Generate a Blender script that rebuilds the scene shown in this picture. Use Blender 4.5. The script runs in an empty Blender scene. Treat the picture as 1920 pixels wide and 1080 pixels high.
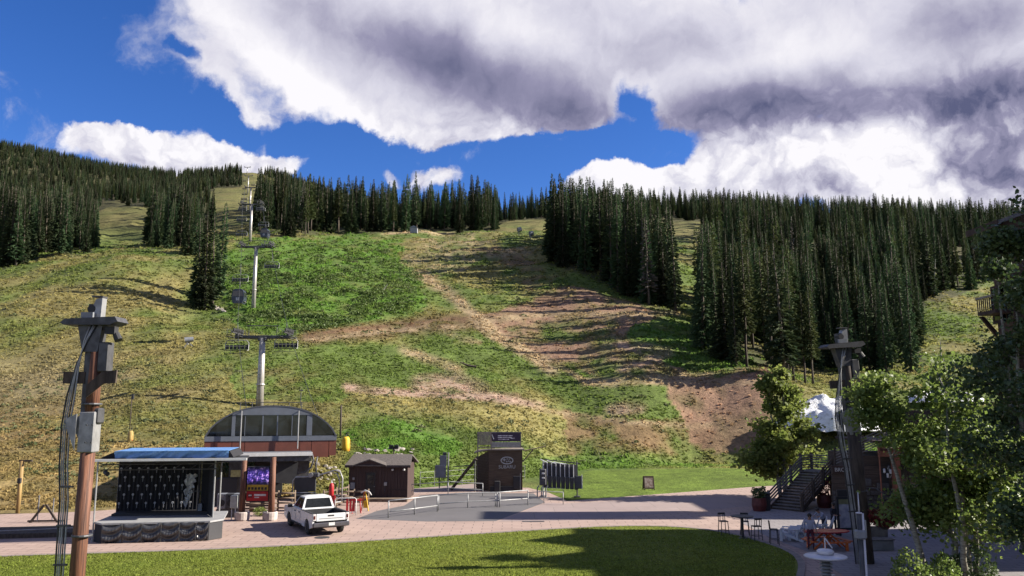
import bpy, math, random
import numpy as np
from mathutils import Vector, Matrix, Euler

random.seed(7)
rng = np.random.default_rng(11)
scene = bpy.context.scene
COL = scene.collection
R = math.radians

# ------------------------------------------------------------------ camera
F = 1500.0                      # focal length in units of a 1920 px wide frame
PITCH = math.atan(224.0 / F)    # camera looks slightly up
HC = 7.2                        # camera height, metres
cam_d = bpy.data.cameras.new('camera')
cam_d.sensor_width = 36.0
cam_d.lens = 36.0 * F / 1920.0
cam_d.clip_start = 0.3
cam_d.clip_end = 6000.0
cam = bpy.data.objects.new('camera', cam_d)
cam.location = (0, 0, HC)
cam.rotation_euler = (math.pi / 2 + PITCH, 0, 0)
COL.objects.link(cam)
scene.camera = cam

CP, SP = math.cos(PITCH), math.sin(PITCH)


def ray(px, py):
    cx = (px - 960) / F
    cy = (540 - py) / F
    return Vector((cx, CP - cy * SP, SP + cy * CP))


def gnd(px, py, z=0.0):
    d = ray(px, py)
    t = (z - HC) / d.z
    return Vector((d.x * t, d.y * t, z))


def at(px, py, Y):
    d = ray(px, py)
    t = Y / d.y
    return Vector((d.x * t, Y, HC + d.z * t))


def proj(x, y, z):
    dz = z - HC
    dep = y * CP + dz * SP
    up = -y * SP + dz * CP
    return 960 + F * x / dep, 540 - F * up / dep


# ------------------------------------------------------------------ sun and sky
SUN_EL = R(29)
SUN_AZ = R(4)      # from +X towards +Y
sun_dir = Vector((math.cos(SUN_EL) * math.cos(SUN_AZ), math.cos(SUN_EL) * math.sin(SUN_AZ), math.sin(SUN_EL)))
sl = bpy.data.lights.new('sun', 'SUN')
sl.energy = 5.0
sl.angle = R(0.53)
sl.color = (1.0, 0.93, 0.80)
so = bpy.data.objects.new('sun', sl)
so.rotation_euler = sun_dir.to_track_quat('Z', 'Y').to_euler()
so.location = (60, 10, 80)
COL.objects.link(so)

scene.view_settings.view_transform = 'Standard'
scene.view_settings.look = 'None'
scene.view_settings.gamma = 1.0
scene.view_settings.exposure = 1.5
scene.view_settings.use_curve_mapping = False
scene.cycles.max_bounces = 6
scene.cycles.diffuse_bounces = 2
scene.cycles.glossy_bounces = 2
scene.cycles.transmission_bounces = 3
scene.cycles.transparent_max_bounces = 6
scene.cycles.caustics_reflective = False
scene.cycles.caustics_refractive = False
scene.cycles.use_denoising = True

SKY_STRENGTH = 0.05
world = bpy.data.worlds.new('World')
scene.world = world
world.use_nodes = True
world.cycles.sampling_method = "NONE"
wt = world.node_tree
wt.nodes.clear()


class NT:
    """small helper to write node trees compactly"""
    def __init__(self, tree):
        self.t = tree

    def n(self, typ, **kw):
        nd = self.t.nodes.new(typ)
        for k, v in kw.items():
            setattr(nd, k, v)
        return nd

    def link(self, a, b):
        self.t.links.new(a, b)

    def sin(self, nd, idx, v):
        s = nd.inputs[idx]
        if hasattr(v, 'is_output'):
            self.t.links.new(v, s)
        else:
            s.default_value = v

    def math(self, op, a, b=None, c=None, clamp=False):
        nd = self.n('ShaderNodeMath', operation=op, use_clamp=clamp)
        self.sin(nd, 0, a)
        if b is not None:
            self.sin(nd, 1, b)
        if c is not None:
            self.sin(nd, 2, c)
        return nd.outputs[0]

    def vmath(self, op, a, b=None, scale=None):
        nd = self.n('ShaderNodeVectorMath', operation=op)
        self.sin(nd, 0, a)
        if b is not None:
            self.sin(nd, 1, b)
        if scale is not None:
            self.sin(nd, 3, scale)
        return nd.outputs['Value'] if op in ('LENGTH', 'DOT_PRODUCT', 'DISTANCE') else nd.outputs[0]

    def noise(self, vec, scale, detail=4, rough=0.5, dist=0.0, out='Fac', dim='3D'):
        nd = self.n('ShaderNodeTexNoise', noise_dimensions=dim)
        if vec is not None:
            self.link(vec, nd.inputs['Vector'])
        nd.inputs['Scale'].default_value = scale
        nd.inputs['Detail'].default_value = detail
        nd.inputs['Roughness'].default_value = rough
        nd.inputs['Distortion'].default_value = dist
        return nd.outputs[out]

    def mrange(self, v, a, b, c=0.0, d=1.0, smooth=True):
        nd = self.n('ShaderNodeMapRange')
        nd.interpolation_type = 'SMOOTHSTEP' if smooth else 'LINEAR'
        nd.clamp = True
        self.sin(nd, 0, v)
        self.sin(nd, 1, a)
        self.sin(nd, 2, b)
        self.sin(nd, 3, c)
        self.sin(nd, 4, d)
        return nd.outputs[0]

    def mix(self, fac, a, b, blend='MIX'):
        nd = self.n('ShaderNodeMix', data_type='RGBA', blend_type=blend)
        self.sin(nd, 0, fac)
        for i, v in ((6, a), (7, b)):
            if not hasattr(v, 'is_output') and len(v) == 3:
                v = (v[0], v[1], v[2], 1)
            self.sin(nd, i, v)
        return nd.outputs[2]


def build_sky():
    w = NT(wt)
    out = w.n('ShaderNodeOutputWorld')
    bg = w.n('ShaderNodeBackground')
    bg.inputs[1].default_value = SKY_STRENGTH
    w.link(bg.outputs[0], out.inputs[0])
    sky = w.n('ShaderNodeTexSky', sky_type='NISHITA')
    sky.sun_disc = False
    sky.sun_elevation = SUN_EL
    sky.sun_rotation = math.pi / 2 - SUN_AZ
    sky.altitude = 2900
    sky.air_density = 1.0
    sky.dust_density = 0.9
    sky.ozone_density = 3.0
    tc = w.n('ShaderNodeTexCoord')
    dirv = tc.outputs['Generated']
    sep = w.n('ShaderNodeSeparateXYZ')
    w.link(dirv, sep.inputs[0])
    az = w.math('ARCTAN2', sep.outputs[0], sep.outputs[1])
    el = w.math('ARCSINE', sep.outputs[2])
    cmb = w.n('ShaderNodeCombineXYZ')
    w.link(az, cmb.inputs[0])
    w.link(el, cmb.inputs[1])
    P = cmb.outputs[0]

    def azel(px, py):
        d = ray(px, py).normalized()
        return math.atan2(d.x, d.y), math.asin(d.z)

    # broad bodies of the clouds: azimuth / elevation ellipses (cx, cy, rx, ry, tilt deg, weight, inner)
    BODY = [
        (640, 60, 420, 120, -20, 1.0), (900, 60, 480, 170, -8, 1.0), (1500, 40, 620, 190, 0, 1.1), (2100, 60, 500, 260, 0, 1.0),
        (430, 100, 190, 115, -30, .75), (700, 190, 230, 75, -12, .75), (860, 205, 170, 80, 0, .75), (1000, 170, 200, 80, 8, .65),
        (1400, 180, 260, 75, 6, .9), (1750, 190, 260, 80, 0, .85),
        (1880, 290, 160, 120, 0, .8), (385, 150, 80, 60, 10, .45), (490, 225, 70, 40, -60, .35), (245, 90, 60, 90, 20, .36),
        (330, 285, 260, 52, 3, 1.0), (225, 258, 80, 32, 0, .7), (500, 300, 90, 24, 8, .5),
        (815, 335, 70, 34, 0, .62), (742, 318, 26, 22, 0, .4), (905, 352, 40, 22, 0, .3),
        (1140, 335, 130, 68, 0, 1.0), (1290, 320, 150, 70, 0, .8), (1420, 330, 200, 85, 0, 1.0), (1600, 310, 190, 110, 0, 1.0),
        (1640, 255, 95, 50, 0, .8), (1720, 330, 150, 95, 0, .95), (1180, 205, 42, 22, 0, .45), (1075, 205, 110, 60, 10, .6),
    ]
    HOLE = [(1190, 190, 75, 66, 60, 1.2), (1100, 268, 170, 44, 0, .7), (1250, 265, 60, 30, -20, .5), (1570, 232, 70, 28, -20, .75), (640, 265, 170, 40, 0, .5), (420, 215, 110, 32, -30, .4), (345, 110, 36, 18, -30, .5)]
    DARK = [
        (700, 70, 260, 70, -18, .55), (930, 150, 260, 85, -18, .80), (1080, 215, 150, 60, 0, .42), (1390, 195, 240, 60, 6, 1.0),
        (1700, 195, 280, 55, 0, .95), (1880, 270, 170, 120, 0, .85), (1820, 40, 130, 60, 0, .5), (1200, 95, 160, 50, 10, .3), (1350, 60, 70, 70, 0, .2), (1560, 345, 120, 50, 0, .25), (1420, 290, 120, 45, 0, .25),
    ]
    LITE = [(520, 110, 230, 45, -28, .45), (620, 190, 170, 45, -20, .35), (960, 80, 110, 60, 0, .3), (1430, 120, 200, 60, 10, .3), (1150, 325, 130, 50, 0, .55), (1650, 275, 140, 60, 0, .55), (1420, 300, 130, 40, 0, .4), (1720, 350, 120, 40, 0, .4), (340, 270, 230, 40, 0, .3), (1300, 300, 120, 40, 0, .2)]

    def field(Pv, items):
        acc = None
        for (cx, cy, rx, ry, tilt, wgt) in items:
            a, e = azel(cx, cy)
            mp = w.n('ShaderNodeMapping', vector_type='TEXTURE')
            w.link(Pv, mp.inputs[0])
            mp.inputs['Location'].default_value = (a, e, 0)
            mp.inputs['Rotation'].default_value = (0, 0, R(tilt))
            mp.inputs['Scale'].default_value = (rx / F, ry / F, 1)
            ln = w.vmath('LENGTH', mp.outputs[0])
            v = w.mrange(ln, 1.25, 0.15, 0.0, wgt)
            acc = v if acc is None else w.math('ADD', acc, v)
        return acc

    # warp for ragged edges
    wn = w.noise(P, 8.0, 8, 0.60, out='Color')
    wv = w.vmath('SUBTRACT', wn, (0.5, 0.5, 0.5))
    wv = w.vmath('SCALE', wv, scale=0.10)
    flat = w.n('ShaderNodeVectorMath', operation='MULTIPLY')
    w.link(wv, flat.inputs[0])
    flat.inputs[1].default_value = (1, 1, 0)
    Pw = w.vmath('ADD', P, flat.outputs[0])

    body = field(Pw, BODY)
    hole = field(Pw, HOLE)
    # the rest of the sky (beyond the pictured part) carries the same kind of broken cloud
    front = w.mrange(sep.outputs[1], 0.55, 0.35, 0.0, 1.0)
    gen = w.noise(P, 2.2, 4, 0.5)
    gen = w.math('MULTIPLY', w.mrange(gen, 0.42, 0.62, 0.0, 0.9), front)
    n1 = w.noise(Pw, 11.0, 9, 0.58, 0.2)
    n2 = w.noise(P, 46.0, 6, 0.6)
    base = w.math('SUBTRACT', w.math('ADD', body, gen), hole)
    base = w.math('MINIMUM', base, 1.25)
    nn = w.math('ADD', w.math('MULTIPLY', w.math('SUBTRACT', n1, 0.5), 1.5), w.math('MULTIPLY', w.math('SUBTRACT', n2, 0.5), 0.28))
    dens = w.math('ADD', base, nn)
    alpha = w.mrange(dens, w.mrange(el, 0.30, 0.42, 0.34, 0.26), w.mrange(el, 0.30, 0.42, 0.66, 0.92), 0.0, 1.0)
    # thin wisps
    wis = w.noise(P, 7.0, 8, 0.68, 1.2)
    wisp = w.math('MULTIPLY', w.mrange(wis, 0.57, 0.80, 0.0, 0.5), w.mrange(el, 0.0, 0.25, 0.3, 1.0))
    alpha = w.math('MAXIMUM', alpha, wisp)
    # relief: same noise sampled a little towards the light
    off = w.vmath('ADD', Pw, (0.008, 0.012, 0.0))
    n1b = w.noise(off, 11.0, 9, 0.58, 0.2)
    low = w.mrange(el, 0.40, 0.30, 0.0, 1.0)
    relief = w.math('MULTIPLY', w.math('SUBTRACT', n1, n1b), w.math('ADD', 0.7, w.math('MULTIPLY', low, 0.9)))
    bil = w.math('ABSOLUTE', w.math('SUBTRACT', w.noise(Pw, 24.0, 5, 0.5), 0.5))
    puff = w.math('MULTIPLY', w.math('SUBTRACT', bil, 0.07), w.math('MULTIPLY', low, 1.8))
    relief = w.math('ADD', relief, puff)
    soft = w.noise(Pw, 5.0, 5, 0.5)
    Ps = w.vmath('ADD', P, w.vmath('SCALE', flat.outputs[0], scale=0.45))
    dark = field(Ps, DARK)
    lite = field(Ps, LITE)
    lit = w.math('ADD', 0.80, relief)
    lit = w.math('SUBTRACT', lit, w.math('MULTIPLY', dark, 0.53))
    lit = w.math('ADD', lit, w.math('MULTIPLY', lite, 0.6))
    lit = w.math('ADD', lit, w.math('MULTIPLY', w.math('SUBTRACT', soft, 0.5), 0.35))
    # thick cloud is greyer than its edge
    lit = w.math('SUBTRACT', lit, w.math('MULTIPLY', w.mrange(dens, 0.9, 1.9, 0.0, 0.28), w.mrange(el, 0.28, 0.40, 0.0, 1.0)))
    lit = w.math('MINIMUM', w.math('MAXIMUM', lit, 0.0), 1.0)
    ramp = w.n('ShaderNodeValToRGB')
    cr = ramp.color_ramp
    cr.elements[0].position = 0.0
    cr.elements[0].color = (0.11, 0.12, 0.225, 1)
    cr.elements[1].position = 1.0
    cr.elements[1].color = (0.98, 0.96, 1.0, 1)
    e = cr.elements.new(0.35)
    e.color = (0.31, 0.30, 0.44, 1)
    e = cr.elements.new(0.7)
    e.color = (0.68, 0.67, 0.78, 1)
    w.link(lit, ramp.inputs[0])
    cl = w.n('ShaderNodeVectorMath', operation='SCALE')
    w.link(ramp.outputs[0], cl.inputs[0])
    cl.inputs[3].default_value = CLOUD_LEVEL / SKY_STRENGTH
    hs = w.n('ShaderNodeHueSaturation')
    hs.inputs['Hue'].default_value = 0.515
    hs.inputs['Saturation'].default_value = 1.26
    hs.inputs['Value'].default_value = 1.28
    w.link(sky.outputs[0], hs.inputs['Color'])
    final = w.mix(alpha, hs.outputs[0], cl.outputs[0])
    w.link(final, bg.inputs[0])


CLOUD_LEVEL = 0.355
build_sky()

# ------------------------------------------------------------------ scene helpers
def tag(o, label=None, cat=None, group=None, kind=None):
    if label:
        o['label'] = label
    if cat:
        o['category'] = cat
    if group:
        o['group'] = group
    if kind:
        o['kind'] = kind
    return o


def thing(name, label, cat, loc=(0, 0, 0), rz=0.0, group=None):
    o = bpy.data.objects.new(name, None)
    o.empty_display_size = 0.3
    COL.objects.link(o)
    o.location = loc
    o.rotation_euler = (0, 0, rz)
    return tag(o, label, cat, group)


def mesh_obj(name, verts, faces, mat=None, parent=None, smooth=False):
    me = bpy.data.meshes.new(name)
    me.from_pydata([tuple(v) for v in verts], [], [tuple(f) for f in faces])
    if smooth:
        me.polygons.foreach_set('use_smooth', [True] * len(me.polygons))
    me.update()
    if mat is not None:
        me.materials.append(mat)
    o = bpy.data.objects.new(name, me)
    COL.objects.link(o)
    if parent is not None:
        o.parent = parent
    return o


def np_mesh(name, V, Fq, mat=None, parent=None, smooth=False):
    """V (n,3) array, Fq (m,k) int array: fast mesh"""
    me = bpy.data.meshes.new(name)
    V = np.ascontiguousarray(V, np.float32)
    Fq = np.ascontiguousarray(Fq, np.int32)
    m, k = Fq.shape
    me.vertices.add(len(V))
    me.vertices.foreach_set('co', V.ravel())
    me.loops.add(m * k)
    me.loops.foreach_set('vertex_index', Fq.ravel())
    me.polygons.add(m)
    me.polygons.foreach_set('loop_start', np.arange(0, m * k, k, dtype=np.int32))
    me.polygons.foreach_set('loop_total', np.full(m, k, np.int32))
    if smooth:
        me.polygons.foreach_set('use_smooth', np.ones(m, bool))
    me.update(calc_edges=True)
    if mat is not None:
        me.materials.append(mat)
    o = bpy.data.objects.new(name, me)
    COL.objects.link(o)
    if parent is not None:
        o.parent = parent
    return o


class MB:
    """collects boxes, tubes and panels, then links them as ONE mesh object"""
    def __init__(self):
        self.v = []
        self.f = []

    def add(self, vs, fs):
        b = len(self.v)
        self.v += [Vector(p) for p in vs]
        self.f += [tuple(i + b for i in f) for f in fs]
        return self

    def box(self, c, s, rz=0.0, rx=0.0, ry=0.0):
        m = Euler((rx, ry, rz)).to_matrix()
        c = Vector(c)
        vs = []
        for dz in (-.5, .5):
            for dx, dy in ((-.5, -.5), (.5, -.5), (.5, .5), (-.5, .5)):
                vs.append(c + m @ Vector((dx * s[0], dy * s[1], dz * s[2])))
        return self.add(vs, [(3, 2, 1, 0), (4, 5, 6, 7), (0, 1, 5, 4), (1, 2, 6, 5), (2, 3, 7, 6), (3, 0, 4, 7)])

    def b2(self, p, q):
        return self.box([(a + b) / 2 for a, b in zip(p, q)], [abs(b - a) for a, b in zip(p, q)])

    def cbox(self, c, s, ch=0.02, rz=0.0):
        """box with chamfered vertical and top edges"""
        m = Euler((0, 0, rz)).to_matrix()
        c = Vector(c)
        x, y, z = s[0] / 2, s[1] / 2, s[2] / 2
        ch = min(ch, x * .9, y * .9, z * .9)
        def ringp(ix, iy, zz, k):
            return [(-ix + k, -iy, zz), (ix - k, -iy, zz), (ix, -iy + k, zz), (ix, iy - k, zz), (ix - k, iy, zz), (-ix + k, iy, zz), (-ix, iy - k, zz), (-ix, -iy + k, zz)]
        rings = [ringp(x - ch, y - ch, -z, ch * .3), ringp(x, y, -z + ch, ch), ringp(x, y, z - ch, ch), ringp(x - ch, y - ch, z, ch * .3)]
        vs = [c + m @ Vector(p) for r_ in rings for p in r_]
        fs = [tuple(reversed(range(8))), tuple(range(24, 32))]
        for k in range(3):
            for i in range(8):
                j = (i + 1) % 8
                fs.append((k * 8 + i, k * 8 + j, k * 8 + 8 + j, k * 8 + 8 + i))
        return self.add(vs, fs)

    def tube(self, p, q, r0, r1=None, n=8, cap=True):
        p, q = Vector(p), Vector(q)
        r1 = r0 if r1 is None else r1
        d = (q - p)
        if d.length < 1e-6:
            return self
        d.normalize()
        a = d.orthogonal().normalized()
        b = d.cross(a)
        vs = []
        for c, r in ((p, r0), (q, r1)):
            for i in range(n):
                t = 2 * math.pi * i / n
                vs.append(c + a * (r * math.cos(t)) + b * (r * math.sin(t)))
        fs = [(i, (i + 1) % n, n + (i + 1) % n, n + i) for i in range(n)]
        if cap:
            fs += [tuple(reversed(range(n))), tuple(range(n, 2 * n))]
        return self.add(vs, fs)

    def path(self, pts, r, n=6, radii=None):
        pts = [Vector(p) for p in pts]
        if len(pts) < 2:
            return self
        vs = []
        prev = None
        for i, p in enumerate(pts):
            if i == 0:
                d = pts[1] - pts[0]
            elif i == len(pts) - 1:
                d = pts[-1] - pts[-2]
            else:
                d = pts[i + 1] - pts[i - 1]
            d.normalize()
            a = prev - d * prev.dot(d) if prev is not None else d.orthogonal()
            if a.length < 1e-5:
                a = d.orthogonal()
            a.normalize()
            prev = a
            b = d.cross(a)
            rr = radii[i] if radii else r
            for k in range(n):
                t = 2 * math.pi * k / n
                vs.append(p + a * (rr * math.cos(t)) + b * (rr * math.sin(t)))
        fs = []
        for i in range(len(pts) - 1):
            for k in range(n):
                fs.append((i * n + k, i * n + (k + 1) % n, (i + 1) * n + (k + 1) % n, (i + 1) * n + k))
        fs += [tuple(reversed(range(n))), tuple(range((len(pts) - 1) * n, len(pts) * n))]
        return self.add(vs, fs)

    def lathe(self, prof, c=(0, 0, 0), n=20):
        c = Vector(c)
        vs, fs = [], []
        for (r, z) in prof:
            for i in range(n):
                t = 2 * math.pi * i / n
                vs.append(c + Vector((r * math.cos(t), r * math.sin(t), z)))
        for k in range(len(prof) - 1):
            for i in range(n):
                j = (i + 1) % n
                fs.append((k * n + i, k * n + j, (k + 1) * n + j, (k + 1) * n + i))
        fs += [tuple(reversed(range(n))), tuple(range((len(prof) - 1) * n, len(prof) * n))]
        return self.add(vs, fs)

    def prism(self, poly, y0, y1, axis='Y'):
        """extrude a 2-D polygon; axis Y: poly in XZ, axis X: poly in YZ, axis Z: poly in XY"""
        n = len(poly)
        def P(a, b, t):
            return {'Y': (a, t, b), 'X': (t, a, b), 'Z': (a, b, t)}[axis]
        vs = [P(a, b, y0) for a, b in poly] + [P(a, b, y1) for a, b in poly]
        fs = [tuple(range(n)), tuple(reversed(range(n, 2 * n)))]
        fs += [(i, n + i, n + (i + 1) % n, (i + 1) % n) for i in range(n)]
        return self.add(vs, fs)

    def slab(self, pts, th):
        """polygon of 3-D points given thickness straight down"""
        n = len(pts)
        a = [Vector(p) for p in pts]
        b = [p - Vector((0, 0, th)) for p in a]
        return self.add(a + b, [tuple(range(n)), tuple(reversed(range(n, 2 * n)))] + [(i, n + i, n + (i + 1) % n, (i + 1) % n) for i in range(n)])

    def build(self, name, mat, parent=None, smooth=False, fixn=True):
        o = mesh_obj(name, self.v, self.f, mat, parent, smooth)
        if fixn:
            import bmesh
            bm = bmesh.new()
            bm.from_mesh(o.data)
            bmesh.ops.recalc_face_normals(bm, faces=bm.faces)
            bm.to_mesh(o.data)
            bm.free()
        return o


def clone(root, loc=None, rz=None, label=None, scale=None):
    """copy of a thing with copies of its parts and sub-parts"""
    r = root.copy()
    COL.objects.link(r)
    if loc is not None:
        r.location = loc
    if rz is not None:
        r.rotation_euler = (0, 0, rz)
    if scale is not None:
        r.scale = scale
    if label:
        r['label'] = label
    for ch in root.children:
        c = ch.copy()
        COL.objects.link(c)
        c.parent = r
        for g in ch.children:
            d = g.copy()
            COL.objects.link(d)
            d.parent = c
    return r


# ------------------------------------------------------------------ materials
ALB = 0.80


def material(name, c1, c2=None, rough=0.7, scale=4.0, bump=0.0, bscale=None, metal=0.0, stretch=None, spec=0.4, rand=0.0, detail=5, lo=0.35, hi=0.65, emit=None, dirt=0.0, transl=0.0):
    m = bpy.data.materials.new(name)
    m.use_nodes = True
    t = NT(m.node_tree)
    bs = m.node_tree.nodes['Principled BSDF']
    tc = t.n('ShaderNodeTexCoord')
    vec = tc.outputs['Object']
    if stretch:
        mp = t.n('ShaderNodeMapping')
        t.link(vec, mp.inputs[0])
        mp.inputs['Scale'].default_value = stretch
        vec = mp.outputs[0]
    c2 = c2 or tuple(x * 0.75 for x in c1)
    c1 = tuple(x * ALB for x in c1)
    c2 = tuple(x * ALB for x in c2)
    n = t.noise(vec, scale, detail, 0.6)
    col = t.mix(t.mrange(n, lo, hi), c1, c2)
    if dirt > 0:
        d = t.noise(tc.outputs['Object'], scale * 0.33 + 0.4, 6, 0.7)
        col = t.mix(t.mrange(d, 0.5, 0.75, 0.0, dirt), col, (0.07, 0.055, 0.04))
    if rand > 0:
        oi = t.n('ShaderNodeObjectInfo')
        v = t.math('ADD', t.math('MULTIPLY', oi.outputs['Random'], 2 * rand), 1 - rand)
        hs = t.n('ShaderNodeHueSaturation')
        t.link(v, hs.inputs['Value'])
        hv = t.math('ADD', 0.5, t.math('MULTIPLY', t.math('SUBTRACT', oi.outputs['Random'], 0.5), rand * 0.10))
        t.link(hv, hs.inputs['Hue'])
        t.link(col, hs.inputs['Color'])
        col = hs.outputs[0]
    t.link(col, bs.inputs['Base Color'])
    rr = t.mrange(n, 0.3, 0.7, max(0.03, rough - 0.08), min(1, rough + 0.08))
    t.link(rr, bs.inputs['Roughness'])
    bs.inputs['Metallic'].default_value = metal
    bs.inputs['Specular IOR Level'].default_value = spec
    if bump > 0:
        bn = t.noise(vec, bscale or scale * 3, 5, 0.6)
        b = t.n('ShaderNodeBump')
        b.inputs['Strength'].default_value = 1.0
        b.inputs['Distance'].default_value = bump
        t.link(bn, b.inputs['Height'])
        t.link(b.outputs[0], bs.inputs['Normal'])
    if transl > 0:
        bs.inputs['Transmission Weight'].default_value = 0.0
        tr = t.n('ShaderNodeBsdfTranslucent')
        t.link(col, tr.inputs[0])
        mx = t.n('ShaderNodeMixShader')
        mx.inputs[0].default_value = transl
        outn = m.node_tree.nodes['Material Output']
        t.link(bs.outputs[0], mx.inputs[1])
        t.link(tr.outputs[0], mx.inputs[2])
        t.link(mx.outputs[0], outn.inputs[0])
    if emit:
        bs.inputs['Emission Color'].default_value = (*emit[0], 1)
        bs.inputs['Emission Strength'].default_value = emit[1]
    return m


# ------------------------------------------------------------------ noise in numpy
def vnoise(x, y, seed=0):
    xi = np.floor(x).astype(np.int64)
    yi = np.floor(y).astype(np.int64)
    fx = x - xi
    fy = y - yi
    fx = fx * fx * (3 - 2 * fx)
    fy = fy * fy * (3 - 2 * fy)

    def h(a, b):
        n = (a * 374761393 + b * 668265263 + seed * 1442695041) & 0x7fffffff
        n = ((n ^ (n >> 13)) * 1274126177) & 0x7fffffff
        n = n ^ (n >> 16)
        return (n & 0xffff) / 65535.0
    return (h(xi, yi) * (1 - fx) + h(xi + 1, yi) * fx) * (1 - fy) + (h(xi, yi + 1) * (1 - fx) + h(xi + 1, yi + 1) * fx) * fy


def fbm(x, y, seed=0, oct=4):
    s = 0
    a = 0.5
    for i in range(oct):
        s = s + a * (vnoise(x, y, seed + i * 17) - 0.5)
        x = x * 2.03 + 13.1
        y = y * 2.03 + 7.7
        a *= 0.5
    return s * 2


# ------------------------------------------------------------------ terrain
CTRL = {
    -300: [(930, 57), (800, 85), (650, 130), (520, 200), (430, 300), (350, 520), (262, 950), (330, 1500)],
    0: [(930, 60), (800, 84), (650, 130), (510, 205), (470, 270), (420, 420), (340, 700), (278, 1000), (330, 1500)],
    130: [(930, 62), (810, 82), (650, 128), (495, 205), (468, 300), (415, 430), (345, 700), (304, 980), (350, 1500)],
    240: [(930, 64), (820, 80), (650, 125), (484, 205), (466, 320), (395, 440), (360, 700), (326, 950), (375, 1500)],
    385: [(850, 76), (760, 94), (580, 172), (468, 238), (415, 400), (352, 750), (333, 900), (385, 1500)],
    470: [(850, 77), (755, 98), (640, 132), (578, 170), (452, 255), (400, 400), (350, 700), (324, 880), (385, 1500)],
    600: [(850, 78), (750, 100), (640, 135), (550, 180), (446, 290), (425, 400), (395, 620), (376, 780), (430, 1500)],
    750: [(880, 74), (800, 92), (700, 122), (620, 152), (520, 212), (441, 320), (422, 450), (410, 650), (450, 1500)],
    870: [(880, 78), (800, 96), (700, 124), (620, 154), (520, 212), (438, 330), (425, 420), (420, 600), (450, 1500)],
    1000: [(880, 86), (850, 92), (750, 115), (650, 148), (550, 195), (480, 245), (416, 400), (410, 520), (450, 1500)],
    1060: [(870, 97), (760, 117), (650, 146), (570, 182), (490, 228), (440, 320), (412, 430), (402, 600), (440, 1500)],
    1200: [(872, 99), (760, 116), (700, 128), (640, 145), (590, 168), (565, 192), (470, 300), (420, 430), (400, 620), (440, 1500)],
    1300: [(858, 108), (760, 120), (695, 132), (645, 146), (590, 178), (475, 300), (425, 430), (400, 630), (440, 1500)],
    1420: [(850, 108), (700, 126), (692, 134), (650, 156), (560, 220), (475, 320), (425, 450), (402, 640), (440, 1500)],
    1520: [(862, 105), (740, 120), (718, 132), (690, 152), (620, 200), (520, 280), (435, 450), (408, 640), (440, 1500)],
    1650: [(868, 100), (725, 128), (690, 152), (640, 190), (540, 260), (440, 430), (414, 620), (450, 1500)],
    1780: [(868, 100), (730, 130), (665, 165), (570, 228), (500, 300), (440, 450), (424, 600), (450, 1500)],
    1950: [(868, 100), (730, 130), (665, 165), (570, 228), (500, 300), (440, 450), (428, 600), (450, 1500)],
    2250: [(868, 100), (730, 130), (665, 165), (570, 228), (500, 300), (440, 450), (428, 600), (450, 1500)],
}
cu, cv, ce = [], [], []
for px, rows in CTRL.items():
    for (py, d) in rows:
        p = at(px, py, d)
        cu.append(p.x / d * 2.2)
        cv.append(math.log(d))
        ce.append((p.z - HC) / d)
cu, cv, ce = map(np.array, (cu, cv, ce))


def tpsk(r2):
    return np.where(r2 > 1e-12, 0.5 * r2 * np.log(np.maximum(r2, 1e-12)), 0.0)


nC = len(cu)
K = tpsk((cu[:, None] - cu[None]) ** 2 + (cv[:, None] - cv[None]) ** 2) + np.eye(nC) * 2e-4
Pm = np.stack([np.ones(nC), cu, cv], 1)
A = np.zeros((nC + 3, nC + 3))
A[:nC, :nC] = K
A[:nC, nC:] = Pm
A[nC:, :nC] = Pm.T
sol = np.linalg.solve(A, np.concatenate([ce, np.zeros(3)]))

NU, NV = 501, 430
U0, U1 = -1.25, 1.25
Y0, Y1 = 47.0, 1900.0
gu = np.linspace(U0, U1, NU)
gv = np.linspace(math.log(Y0), math.log(Y1), NV)
GU, GV = np.meshgrid(gu, gv)         # rows: depth, columns: azimuth
uu = np.clip(GU, -0.95, 0.95).ravel() * 2.2
vv = np.maximum(GV.ravel(), math.log(56))
e = np.zeros(len(uu))
for s in range(0, len(uu), 20000):
    a, b = uu[s:s + 20000, None], vv[s:s + 20000, None]
    e[s:s + 20000] = tpsk((a - cu[None]) ** 2 + (b - cv[None]) ** 2) @ sol[:nC] + sol[nC] + sol[nC + 1] * a[:, 0] + sol[nC + 2] * b[:, 0]
GY = np.exp(GV)
GX = GU * GY
e = e.reshape(NV, NU)
GZ = HC + GY * e
TOE_X = [-90, -34.8, -26, -13, -3, 3, 9.6, 20, 37, 60, 130]
TOE_Y = [55, 57, 60, 69, 78, 84, 96, 97, 97, 95, 95]
toe = np.interp(GX, TOE_X, TOE_Y)
tt = np.clip((GY - toe) / 9.0, 0, 1)
tt = tt * tt * (3 - 2 * tt)
rel = fbm(GX / 14, GY / 14, 3, 4) * 0.9 + fbm(GX / 3.2, GY / 5.0, 9, 3) * 0.28
GZ = -0.03 + tt * (np.maximum(GZ, 0.0) + 0.03 + rel * np.clip(GY / 130, 0.5, 2.5))
GZ = np.maximum(GZ, -0.03)


def hz(x, y):
    """height of the hillside at world x, y (arrays or floats)"""
    x = np.asarray(x, float)
    y = np.maximum(np.asarray(y, float), Y0)
    fu = np.clip((x / y - U0) / (U1 - U0) * (NU - 1), 0, NU - 1.001)
    fv = np.clip((np.log(y) - gv[0]) / (gv[-1] - gv[0]) * (NV - 1), 0, NV - 1.001)
    iu = fu.astype(int)
    iv = fv.astype(int)
    a = fu - iu
    b = fv - iv
    return (GZ[iv, iu] * (1 - a) + GZ[iv, iu + 1] * a) * (1 - b) + (GZ[iv + 1, iu] * (1 - a) + GZ[iv + 1, iu + 1] * a) * b


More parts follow.
